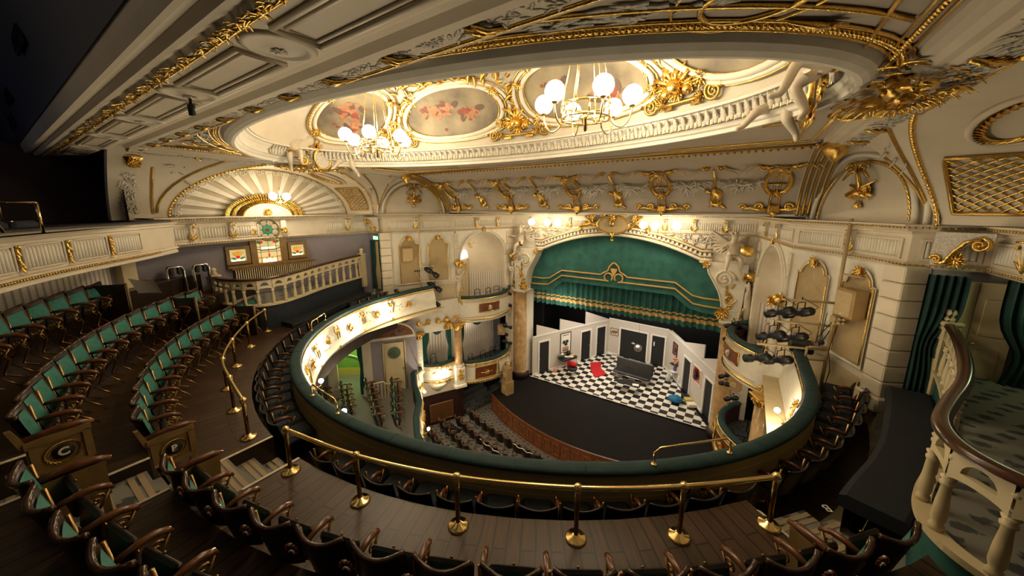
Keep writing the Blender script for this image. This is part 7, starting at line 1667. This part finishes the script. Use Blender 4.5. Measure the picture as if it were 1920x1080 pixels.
row('green', dC, ZC, tx(-1.30, dC), -9, 14, .475, lambda i: 'green tip-up seat, %s from the end panel lettered C' % nth(i), 'green seats of the row lettered C')
row('green', dD, ZD, tx(-3.0, dD), -9, 8, .475, lambda i: 'green seat along the striped wall, %s from the white cloth' % nth(7-i), 'green seats along the striped wall')
row('green_badge', dB, ZB, tx(.22, dB), 9, 14, .50, lambda i: 'green seat seen from behind, %s from the left aisle in its row' % nth(i), 'green seats of the row before the camera')
row('green', dC, ZC, tx(.22, dC), 9, 5, .50, lambda i: 'green seat in the bottom left corner, %s from the dark end panel' % nth(i), 'green seats in the bottom left corner')
row('navy', dA, ZA, tx(.28, dA), 9, 12, .49, lambda i: 'dark blue front-row seat below the long brass handrail, %s from the left aisle' % nth(i), 'front-row seats below the long handrail')
row('navy', dA, ZA, tx(-1.20, dA), -9, 13, .47, lambda i: 'dark blue front-row seat beside the curved left handrail, %s from the left aisle' % nth(i), 'front-row seats beside the curved handrail')
row('navy', dA, ZA, tx(-6.75, dA), -9, 6, .47, lambda i: 'dark blue front-row seat on the far left limb of the horseshoe, %s towards the exit' % nth(i), 'front-row seats on the far left limb')
row('navy', dA, ZA, radians(54), 9, 9, .49, lambda i: 'dark blue front-row seat on the right limb of the horseshoe, %s from the right aisle' % nth(i), 'front-row seats on the right limb')

# carved end panels
def end_panel(loc, rz, ch, label, mirror=1):
    o = thing('row_end_panel', label, 'seat end panel', loc, rz)
    m = mirror
    b = MB(); b.hexa([(-.03, -.03, .22), (.03, -.03, .22), (.03, .33, .22), (-.03, .33, .22), (-.03, -.08, .62), (.03, -.08, .62), (.03, .36, .62), (-.03, .36, .62)]); b.hexa([(-.03, -.10, .56), (.03, -.10, .56), (.03, -.04, .56), (-.03, -.04, .56), (-.03, -.16, .80), (.03, -.16, .80), (.03, -.12, .80), (-.03, -.12, .80)]); part('panel', b, 'oak', o, False)
    b = MB()
    for (y0, y1, z0, z1) in ((-.08, .37, .56, .63), (-.04, .34, .2, .26), (-.06, 0, .24, .58), (.30, .36, .24, .58)): b.box((m*.035, (y0+y1)/2, (z0+z1)/2), (.03, y1-y0, z1-z0))
    part('frame', b, 'oak', o, False)
    for (y, w) in ((0, .05), (.31, .05)): b = MB(); b.box((0, y, .11), (.05, w, .22), 0, 1); part('leg', b, 'oak', o, False)
    b = MB(); b.tube([(0, -.08, .655), (0, .13, .67), (0, .30, .655), (0, .40, .62)], [.026, .034, .036, .02], 6); part('armrest', b, 'wood_arm', o, False)
    if ch:
        b = MB(); b.lathe([(0, 0), (.075, 0), (.08, .008), (0, .012)], (m*.035, .15, .41), 18, Matrix.Rotation(radians(90*m), 3, 'Y')); d = part('disc', b, 'black', o, False)
        l = text_mesh('row_letter', ch, .115, 'paper', .004); l.parent = d; l.location = (m*.052, .15, .41); l.rotation_euler = (radians(90), 0, radians(90*m)); l['label'] = 'white letter ' + ch
        b = MB()
        for k in range(20): a = 2*pi*k/20; b.leaf((m*.04, .15+.12*cos(a), .41+.105*sin(a)), (0, -sin(a), cos(a)), (m, 0, 0), .06, .028, .4, 2)
        part('laurel_wreath', b, 'gold_dull', o, False)
    return o
def at_row(t, d):
    x, y = K(t, d); x2, y2 = K(t+1e-3, d); return (x, y), atan2((y2-y), (x2-x))
(p, a) = at_row(tx(-1.02, dB), dB); end_panel((p[0], p[1], ZB), a+.12, 'B', 'oak end panel lettered B in a gilt wreath, beside the left aisle')
(p, a) = at_row(tx(-1.02, dC), dC); end_panel((p[0], p[1], ZC), a+.16, 'C', 'oak end panel lettered C in a gilt wreath, beside the left aisle')
(p, a) = at_row(tx(-.0, dB), dB); end_panel((p[0], p[1], ZB), a, '', 'plain oak end panel across the aisle from the panel lettered B', -1)
(p, a) = at_row(tx(-.0, dC), dC); end_panel((p[0], p[1], ZC), a, '', 'dark oak end panel across the aisle from the panel lettered C', -1)
(p, a) = at_row(tx(5.75, dB), dB); end_panel((p[0], p[1], ZB), a, '', 'plain oak end panel at the right aisle by the floor letters')
for (xx, dd, z, l) in ((-6.35, dB, ZB, 'dark wooden end panel at the far end of the row lettered B'), (-6.35, dC, ZC, 'dark wooden end panel at the far end of the row lettered C'), (-6.1, dD, ZD, 'wooden end panel by the white cloth against the striped wall')):
    (p, a) = at_row(tx(xx, dd), dd); o = thing('row_end_panel', l, 'seat end panel', (p[0], p[1], z), a, None); b = MB(); b.cbox((0, .1, .42), (.05, .6, .84), .02); part('panel', b, 'wood_dark', o, False); b = MB(); b.tube([(0, .4, 0), (0, .4, .86)], .022, 6); part('edge_strip', b, 'oak', o, False)
b = MB(); b.grid(lambda a, c: (-6.25+.50*a-.02*c, 1.62+.28*a+.08*sin(a*3)+.12*c, ZD+.90-.36*c-.06*sin(pi*a)*(1-c)), 10, 6); o = b.build('white_cloth', 'paper'); tag(o, 'white printed cloth draped over the last seat by the striped wall', 'cloth')
# red lettering on the cloth
b = MB()
for k in range(8): b.box((-6.12+.03*k, 1.81+.017*k, ZD+.84), (.02, .012, .035), .4)
part('red_print', b, 'cloth_paint', o, False)
# stalls and dress circle seats
def small_row(pts, faces, z, who, group):
    for i, (p, rz) in enumerate(zip(pts, faces)):
        dup(PROTO['green'], (p[0], p[1], z), rz, who(i), group)
for r, (y0, x0, n, w) in enumerate(((10.55, -4.95, 9, 'front row'), (9.8, -5.1, 11, 'second row'), (9.05, -5.6, 11, 'third row'), (8.3, -5.7, 8, 'fourth row'))):
    pts = []; fc = []
    for k in range(n): x = x0+.50*k; pts.append((x, y0+.035*x*x-.05)); fc.append(atan2(.07*x, 1))
    small_row(pts, fc, -10.12, lambda i, w=w: 'stalls seat, %s from the left wall in the %s from the stage' % (nth(i), w), 'stalls seats')
b = MB(); b.tube([(-3.3+.14*k, 10.02+.035*(-3.3+.14*k)**2+.05*sin(k*1.7)-.45, -9.26-.06*abs(sin(k*.9))) for k in range(14)], .014, 5); tag(b.build('white_cable', 'paper'), 'white cable lying along the stalls seat backs', 'cable')
b = MB(); b.tube([(-2.0+.12*k, 10.72+.035*(-2.0+.12*k)**2+.04*sin(k*1.9)-.42, -9.26) for k in range(9)], .013, 5); tag(b.build('white_cable', 'paper'), 'shorter white cable on the stalls seats nearest the stage', 'cable')
for r, (xa, ya, xb, yb_, n) in enumerate(((-8.0, 6.3, -6.9, 5.75, 4), (-7.6, 6.9, -6.05, 6.1, 5), (-6.95, 7.55, -4.75, 6.35, 6), (-6.15, 8.15, -4.3, 6.75, 5))):
    pts = [(xa+(xb-xa)*k/(n-1), ya+(yb_-ya)*k/(n-1)) for k in range(n)]; rz = atan2(-(ya-yb_), (xb-xa)) ; fc = [atan2((yb_-ya), (xb-xa))]*n
    small_row(pts, fc, -7.55, lambda i, r=r: 'dress circle seat, %s from the lilac wall in the %s row from the corridor' % (nth(i), ORD[r]), 'dress circle seats')

# ---------------- brass handrails
def handrail(posts, zb_, zt, label, mid=False):
    x0, y0 = posts[0]; o = thing('brass_handrail', label, 'rail', (x0, y0, zb_))
    for i, (x, y) in enumerate(posts):
        b = MB(); b.tube([(x, y, zb_), (x, y, zt)], .026, 10); p = part('post', b, 'brass_dark', o)
        b = MB(); b.lathe([(.115, 0), (.115, .012), (.10, .028), (.05, .034), (.035, .06)], (x, y, zb_), 20); b.build('floor_flange', 'brass', p)
        b = MB(); b.ball((x, y, zt), .048, 12, 8); b.lathe([(.034, -.05), (.04, -.035), (.034, -.02)], (x, y, zt), 12); b.build('ball_joint', 'brass', p)
    pts = []
    for i in range(len(posts)-1):
        p0 = posts[max(i-1, 0)]; p1 = posts[i]; p2 = posts[i+1]; p3 = posts[min(i+2, len(posts)-1)]
        for k in range(8):
            t = k/8; pts.append(tuple(.5*((2*p1[j])+(-p0[j]+p2[j])*t+(2*p0[j]-5*p1[j]+4*p2[j]-p3[j])*t*t+(-p0[j]+3*p1[j]-3*p2[j]+p3[j])*t**3) for j in range(2))+(zt,))
    pts.append((*posts[-1], zt)); b = MB(); b.tube(pts, .026, 10); part('bar', b, 'brass', o); return o
handrail([(.14, 1.79), (1.35, 2.01), (2.55, 2.41), (3.69, 2.99), (4.6, 3.62), (5.41, 4.32)], ZB, -2.83, 'long polished brass handrail on six posts behind the front row')
handrail([(-1.15, 1.78), (-2.19, 1.95), (-3.18, 2.17), (-4.23, 2.67), (-5.27, 3.32), (-6.2, 4.08)], ZB, -2.83, 'curved brass handrail on six posts beside the left front-row seats')

# ---------------- side terraces with balustrades and benches
mat('rail_wood', (.075, .024, .009), .22, noise=(.035, .012, .005), scale=5)
mat('teal_wall', (.012, .10, .085), .8, noise=(.008, .07, .06), scale=6)
TRR = [(7.86, 8.75), (7.66, 7.8), (7.32, 6.55), (7.05, 5.78), (6.74, 5.1), (6.54, 4.62), (6.48, 4.25), (6.56, 3.96), (6.8, 3.74), (7.35, 3.5), (8.2, 3.35)]
TRL = [(-7.95, 8.35), (-7.58, 7.25), (-7.15, 6.2), (-6.62, 5.25), (-6.35, 4.6), (-6.42, 4.1), (-6.85, 3.75), (-7.5, 3.6), (-8.1, 3.62)]
def smooth(P, k=6):
    out = []
    for i in range(len(P)-1):
        p0 = P[max(i-1, 0)]; p1 = P[i]; p2 = P[i+1]; p3 = P[min(i+2, len(P)-1)]
        for q in range(k):
            t = q/k; out.append(tuple(.5*((2*p1[j])+(-p0[j]+p2[j])*t+(2*p0[j]-5*p1[j]+4*p2[j]-p3[j])*t*t+(-p0[j]+3*p1[j]-3*p2[j]+p3[j])*t**3) for j in range(2)))
    return out+[P[-1]]
def resample(P, step):
    L = [0]
    for p, q in zip(P, P[1:]): L.append(L[-1]+hypot(q[0]-p[0], q[1]-p[1]))
    n = max(2, round(L[-1]/step)); out = []; j = 0
    for k in range(n+1):
        s_ = L[-1]*k/n
        while j < len(L)-2 and L[j+1] < s_: j += 1
        f = (s_-L[j])/max(1e-9, L[j+1]-L[j]); out.append((P[j][0]+(P[j+1][0]-P[j][0])*f, P[j][1]+(P[j+1][1]-P[j][1])*f))
    return out
ZT = -2.76
for s, TP, zh in ((1, TRR, lambda p: -1.90), (-1, TRL, lambda p: -2.0+.03*(p[1]-4))):
    sd = 'left' if s < 0 else 'right'; P = smooth(TP)
    b = MB(); b.add([(p[0], p[1], ZT) for p in P]+[(s*10.5, 3.3, ZT), (s*10.5, 8.9, ZT)], [tuple(range(len(P)+2))], False); struct('floor_%s_terrace' % sd, b, ['carpet'])
    b = MB(); b.sweep(P, [(0, -4.05), (0, ZT)] if s < 0 else [(0, -4.05), (0, ZT)], True); struct('wall_%s_terrace' % sd, b, ['teal_wall' if s > 0 else 'navy'])
    b = MB(); b.sweep(P, [(-.06, ZT-.01), (-.06, ZT+.05), (.06, ZT+.05), (.06, ZT-.01)]); b.add([(s*5.6, 4.2, ZA-.012), (s*8.3, 3.2, ZA-.012), (s*8.3, 10.6, ZA-.012), (s*5.6, 10.6, ZA-.012)], [(0, 1, 2, 3)], False); o = b.build('trim_%s_terrace_kerb' % sd, ['ivory_wood']); o['kind'] = 'structure'; 
    o = thing('balustrade', 'curving cream balustrade with dark wooden handrail on the %s terrace' % sd, 'balustrade', (TP[0][0], TP[0][1], ZT))
    hp = [(p[0], p[1], zh(p)) for p in P]
    b = MB(); m_ = len(P)
    b.sweep(hp, [(-.065, -.02), (-.06, .03), (-.02, .045), (.025, .043), (.06, .025), (.065, -.02), (-.065, -.02)], True); part('handrail', b, 'rail_wood', o)
    Q = resample(P, .40 if s > 0 else .36); Q = [(q[0], q[1], zh(q)) for q in Q]
    for i, q in enumerate(Q):
        if i == 0: continue
        z0, z1 = ZT+.05, q[2]-.30; h = z1-z0
        b = MB(); b.lathe([(.05, 0), (.05, .04), (.035, .06), (.05, h*.22), (.045, h*.5), (.032, h*.82), (.048, h*.86), (.048, h*.9), (.034, h*.92), (.052, h)], (q[0], q[1], z0), 10); part('baluster', b, 'ivory_wood', o)
    b = MB()      # arcaded top band with half-moon openings
    for i in range(len(Q)-1):
        p, q = Vector(Q[i]), Vector(Q[i+1]); d = (q-p); Lh = Vector((d.x, d.y)).length; n = Vector((-d.y, d.x, 0)).normalized()
        for w in (-.028, .028):
            G = lambda u, z: p+d*u+UP*(z)+n*w
            hole = [(.5+.30*cos(pi*k/8), -.20+.30*Lh*sin(pi*k/8)*1.0) for k in range(9)]
            outr = []
            for (u, z) in hole:
                vx, vz = (u-.5), (z+.20); k = max(abs(vx)/.5, vz/.19, 1e-6); outr.append((.5+vx/k, -.20+vz/k))
            vs = [G(*h) for h in hole]+[G(*h) for h in outr]; b.add(vs, [(k, k+1, 10+k, 9+k) for k in range(8)], False)
            low_ = [(0, -.20), (.2, -.20), (.8, -.20), (1, -.20)]; arc_ = [(.5-.5*cos(pi*k/8), -.31+.055*sin(pi*k/8)) for k in range(9)]
            b.add([G(k/8, -.20) for k in range(9)]+[G(*a_) for a_ in arc_], [(k, k+1, 10+k, 9+k) for k in range(8)], False)
        rim = [p+d*(.5+.30*cos(pi*k/8))+UP*(-.20+.30*Lh*sin(pi*k/8)) for k in range(9)]
        b.add([v-n*.028 for v in rim]+[v+n*.028 for v in rim], [(k, k+1, 10+k, 9+k) for k in range(8)]+[(0, 8, 17, 9)], False)
        c = p+UP*(-.12); b.ball(tuple(c), .035, 8, 5)
    part('arcaded_band', b, 'ivory_wood', o)
    for k, (x, y) in enumerate([P[0]] + ([P[-1]] if s < 0 else [])):
        z1 = zh((x, y)); b = MB(); b.box((x, y, (ZT-.4+z1)/2), (.2, .2, z1-ZT+.4), .3); b.cbox((x, y, z1+.02), (.26, .26, .07), .02, .3); b.lathe([(.07, .05), (.085, .1), (.05, .14), (.08, .2), (.06, .25), (0, .27)], (x, y, z1), 12); part('newel_post', b, 'ivory_wood', o)
    if s > 0:
        b = MB(); q0, q1 = P[0], P[14]; b.sweep(P[:12], [(.0, ZT+.04), (.0, ZT+.52)]); part('teal_infill', b, 'teal_wall', o)
    # upholstered bench along the terrace front
    B_ = P[2:30] if s > 0 else P[2:26]
    zb_ = -3.12 if s > 0 else -3.3; k0 = 0; segs = 5
    for k in range(segs):
        i0, i1 = round(k*(len(B_)-1)/segs), round((k+1)*(len(B_)-1)/segs); seg = B_[i0:i1+1]
        if len(seg) < 2: continue
        sg = -1 if s > 0 else 1      # inner side
        d = Vector(seg[1])-Vector(seg[0]); nn = Vector((-d.y, d.x)); sg = 1 if nn.dot(Vector((0, 7))-Vector(seg[0])) > 0 else -1
        b = MB(); prof = [(.03, zb_-.16), (.02, zb_-.02), (.06, zb_+.0), (.5, zb_-.01), (.56, zb_-.05), (.56, zb_-.18)]
        b.sweep(seg, [(a*sg, z) for a, z in prof], False, False, True); b.sweep(seg, [(.50*sg, zb_-.17), (.48*sg, ZA)])
        o2 = b.build('bench_cushion', 'navy_bench'); tag(o2, 'dark blue bench cushion below the %s balustrade, %s from the exit' % (sd, nth(k)), 'bench', 'bench cushions of the %s terrace' % sd)
# notices on the balcony boarding
for (i, z0, z1, w, l, m) in ((50.2, -.38, -.24, .26, 'small black notice on the boarded back of the balcony rail', 'black'), (49.9, -.66, -.46, .30, 'white framed paper notice on the boarded back of the balcony rail', 'paper')):
    i0 = int(i); p = Vector(rail_path[i0]).lerp(Vector(rail_path[i0+1]), i-i0); d = (Vector(rail_path[i0+1])-Vector(rail_path[i0])).normalized(); n = Vector((-d.y, d.x)); c = p-n*.19
    F = lambda u, z, k=0: (c.x+d.x*u-n.x*k, c.y+d.y*u-n.y*k, ZR+z)
    o = thing('wall_notice', l, 'notice', F(0, z0)); b = MB(); b.hexa([F(-w/2, z0, -.015), F(w/2, z0, -.015), F(w/2, z0, .012), F(-w/2, z0, .012), F(-w/2, z1, -.015), F(w/2, z1, -.015), F(w/2, z1, .012), F(-w/2, z1, .012)]); part('frame', b, 'black', o)
    if m == 'paper':
        b = MB(); b.add([F(-w/2+.02, z0+.02, .014), F(w/2-.02, z0+.02, .014), F(w/2-.02, z1-.02, .014), F(-w/2+.02, z1-.02, .014)], [(0, 1, 2, 3)]); part('sheet', b, 'grey_wall', o)

# ---------------- stage lights, rigging, loudspeakers
LN = [0]
def profile_spot(p, aim, label, group, k=1.0, hang=.3):
    p, aim = Vector(p), Vector(aim).normalized(); o = thing('stage_light', label, 'stage light', tuple(p), 0, group)
    Q = aim.to_track_quat('Z', 'Y').to_matrix(); b = MB()
    b.lathe([(.05*k, -.24*k), (.085*k, -.2*k), (.09*k, -.02*k), (.06*k, .02*k), (.055*k, .12*k), (.085*k, .15*k), (.085*k, .30*k), (.07*k, .31*k), (.0, .29*k)], tuple(p), 10, Q); b.tube([p+Q @ Vector((.09*k*cos(a), .09*k*sin(a), -.1*k)) for a in (0, 1, 2, 3, 4, 5, 6)], .008, 4); part('body', b, 'black_metal', o)
    sd_ = aim.cross(UP).normalized(); b = MB()
    b.tube([p+sd_*.11*k, p+sd_*.11*k+UP*hang*.7, p-sd_*.11*k+UP*hang*.7, p-sd_*.11*k], .012, 5); b.tube([p+UP*hang*.7, p+UP*hang*1.05], .014, 5); part('yoke', b, 'black_metal', o)
    b = MB(); c = p+aim*-.22*k; b.tube([c, c+UP*.06-aim*.1, c+UP*.1+sd_*.1, p+UP*hang], .007, 4); part('cable', b, 'black', o); return o
o = thing('lighting_pole', 'tall cream scaffold pole with three arms against the right panelled wall', 'pole', (6.64, 9.95, ZA))
b = MB(); b.tube([(6.64, 9.95, ZA), (6.64, 9.95, -.2)], .035, 8); part('upright', b, 'ochre', o)
for (z, x1, y1) in ((-2.0, 5.7, 9.75), (-2.52, 5.62, 9.7), (-3.08, 5.35, 9.55), (-3.02, 6.3, 9.8), (-3.32, 6.25, 9.8)): b = MB(); b.tube([(6.64, 9.95, z), (x1, y1, z)], .026, 7); part('arm', b, 'ochre', o)
b = MB(); b.tube([(6.27, 9.8, -3.02), (6.27, 9.8, -3.34)], .026, 7); b.tube([(6.64, 9.95, -1.35), (7.2, 9.7, -1.42)], .022, 7); b.tube([(6.9, 9.85, -1.4), (6.64, 9.95, -1.62)], .012, 5); part('braces', b, 'ochre', o)
b = MB(); b.cbox((6.72, 9.9, -2.35), (.26, .16, .2), .02, .3)
for i in range(3):
    for j in range(2): b.lathe([(0, 0), (.032, 0), (.032, .05), (0, .05)], (6.63+.075*i, 9.82, -2.39+.09*j), 8, Matrix.Rotation(radians(90), 3, 'X'))
part('socket_box', b, 'ochre', o); b = MB()
b.tube([(6.6, 9.8, -2.4), (6.4, 9.7, -2.75), (6.45, 9.75, -2.95), (6.6, 9.85, -2.6)], .01, 4); b.tube([(6.7, 9.8, -2.45), (6.62, 9.75, -3.0), (6.72, 9.85, -3.5), (6.66, 9.9, ZA+.1)], .01, 4); b.tube([(6.5, 9.8, -2.2), (6.48, 9.8, -2.7), (6.5, 9.8, -2.85)], .008, 4); b.ball((6.5, 9.8, -2.88), .05, 8, 5); part('cables', b, 'black', o)
AIM = Vector((-.75, .55, -.42))
for (q, w) in (((5.72, 9.75, -2.3), 'top arm, outer one'), ((6.06, 9.83, -2.28), 'top arm, inner one'), ((5.62, 9.70, -2.86), 'middle arm, outer one'), ((6.02, 9.8, -2.86), 'middle arm, inner one'), ((5.42, 9.58, -3.42), 'lowest arm, outer one'), ((5.82, 9.7, -3.42), 'lowest arm, inner one')):
    profile_spot(q, AIM, 'black stage spotlight hanging from the scaffold pole on the right, %s' % w, 'spotlights on the right scaffold pole', 1.15, .34)
for s, sd in ((1, 'right'), (-1, 'left')):
    o = thing('lighting_bar', 'thin vertical lighting bar in front of the %s marble pillar' % sd, 'pole', (s*4.95, 14.35, -8.2)); b = MB(); b.tube([(s*4.95, 14.35, -8.0), (s*4.95, 14.35, -3.6)], .024, 6); part('upright', b, 'ivory_wood', o)
    zs_ = ((-4.0, 1), (-4.1, 0), (-4.5, 1), (-4.62, 0), (-5.95, 1), (-6.28, 1), (-6.8, 0)) if s > 0 else ((-4.12, 1), (-4.35, 0), (-4.72, 1), (-5.95, 1), (-6.35, 0), (-6.8, 1))
    for k, (z, m) in enumerate(zs_): profile_spot((s*(4.95-.12*m+.14*(1-m)), 14.2-.06*m, z), Vector((-s*.6, .7, -.35)) if k % 2 else Vector((-s*.75, .35, -.5)), 'black stage light on the bar by the %s marble pillar, %s from the top' % (sd, nth(k)), 'stage lights by the %s marble pillar' % sd, .95, .22)
    o = thing('loudspeaker', 'wooden loudspeaker box hung on the lighting bar by the %s marble pillar' % sd, 'speaker', (s*5.1, 14.1, -6.35)); b = MB(); b.cbox((s*5.12, 14.1, -6.15), (.36, .32, .52), .02, s*-.4); part('cabinet', b, 'mdf', o); b = MB(); b.lathe([(.1, 0), (.12, .01), (.1, .015)], (s*5.06, 13.93, -6.15), 14, Matrix.Rotation(radians(90), 3, 'X')); part('cone', b, 'ochre', o)
# left wall rig
Fp, tp_, np__, Lp = wall_frame((-7.3, 9.0), (-5.95, 11.6))
if np__.dot(Vector((1, 0, 0))) < 0: Fp, tp_, np__, Lp = wall_frame((-7.3, 9.0), (-5.95, 11.6), True)
o = thing('lighting_pole', 'cream scaffold pole with spotlights against the left panelled wall', 'pole', tuple(Fp(1.36, -3.9, .2))); b = MB(); b.tube([Fp(1.36, -4.0, .2), Fp(1.36, -.2, .2)], .03, 8); part('upright', b, 'ivory_wood', o)
b = MB(); b.tube([Fp(1.36, -2.45, .2), Fp(1.9, -2.45, .35)], .022, 6); b.tube([Fp(1.36, -3.1, .2), Fp(1.9, -3.1, .35)], .022, 6); b.tube([Fp(1.36, -3.1, .2), Fp(1.1, -2.6, .2), Fp(1.36, -2.6, .2)], .015, 5); part('arm', b, 'ivory_wood', o)
for i in range(3): b = MB(); b.ball(tuple(Fp(1.1+.09*i, -2.62, .25)), .04, 7, 5); part('socket', b, 'black_metal', o)
for k, (u, z) in enumerate(((1.75, -2.68), (1.85, -3.32), (1.75, -3.98))): profile_spot(Fp(u, z, .32), Vector((.75, .3, -.5)), 'black stage spotlight on the left scaffold pole, %s from the top' % nth(k), 'spotlights on the left scaffold pole', 1.3, .26)
for s, sd in ((-1, 'left'), (1, 'right')):
    F, t, n, L = wall_frame((s*7.3, 9.0), (s*5.95, 11.6), s > 0)
    if n.dot(Vector((-s, 0, 0))) < 0: F, t, n, L = wall_frame((s*7.3, 9.0), (s*5.95, 11.6), s < 0)
    u = .85; o = thing('loudspeaker', 'flat tan loudspeaker cabinet on the %s round-topped panel' % sd, 'speaker', tuple(F(u, -2.2, .1))); an = atan2(t.y, t.x)
    b = MB(); b.cbox(tuple(F(u, -1.92, .1)), (.46, .28, .6), .02, an); part('cabinet', b, 'mdf', o); b = MB(); b.cbox(tuple(F(u, -1.92, .245)), (.38, .02, .52), .01, an); part('grille', b, 'ochre', o); b = MB(); b.ball(tuple(F(u, -2.14, .26)), .022, 6, 4); part('badge', b, 'paper', o)
# gilt crest of the right upper box edge and black box at the rail end
b = MB(); b.cbox((6.25, 10.5, -3.25), (.45, .5, .22), .03); tag(b.build('equipment_case', 'black'), 'low black case at the stage end of the right balcony rail', 'case')

# ------------------------------------------------------------------ lights beside fittings and an added dome fill, then lift everything so the stalls floor is z = 0
lamp('dome_fill_light', 'AREA', (0, 5.1, 1.75), 30, (1, .84, .60), 6, (pi, 0, 0), 2)      # unseen area light added to brighten the dome
lamp('right_exit_light', 'POINT', (8.75, 8.2, -1.25), 5, (.8, 1, .5), .08)
lamp('left_arch_light', 'POINT', (-7.3, 5.33, .1), 30, WARM, .12)
lamp('stage_arch_light_left', 'POINT', (-2.8, 13.7, -.6), 30, WARM, .2); lamp('stage_arch_light_right', 'POINT', (2.1, 13.7, -.6), 30, WARM, .2)
for o in list(COL.objects):
    if o.parent is None and o is not cam: o.location.z += H0
for o in COL.objects:
    if '_o' in o: del o['_o']
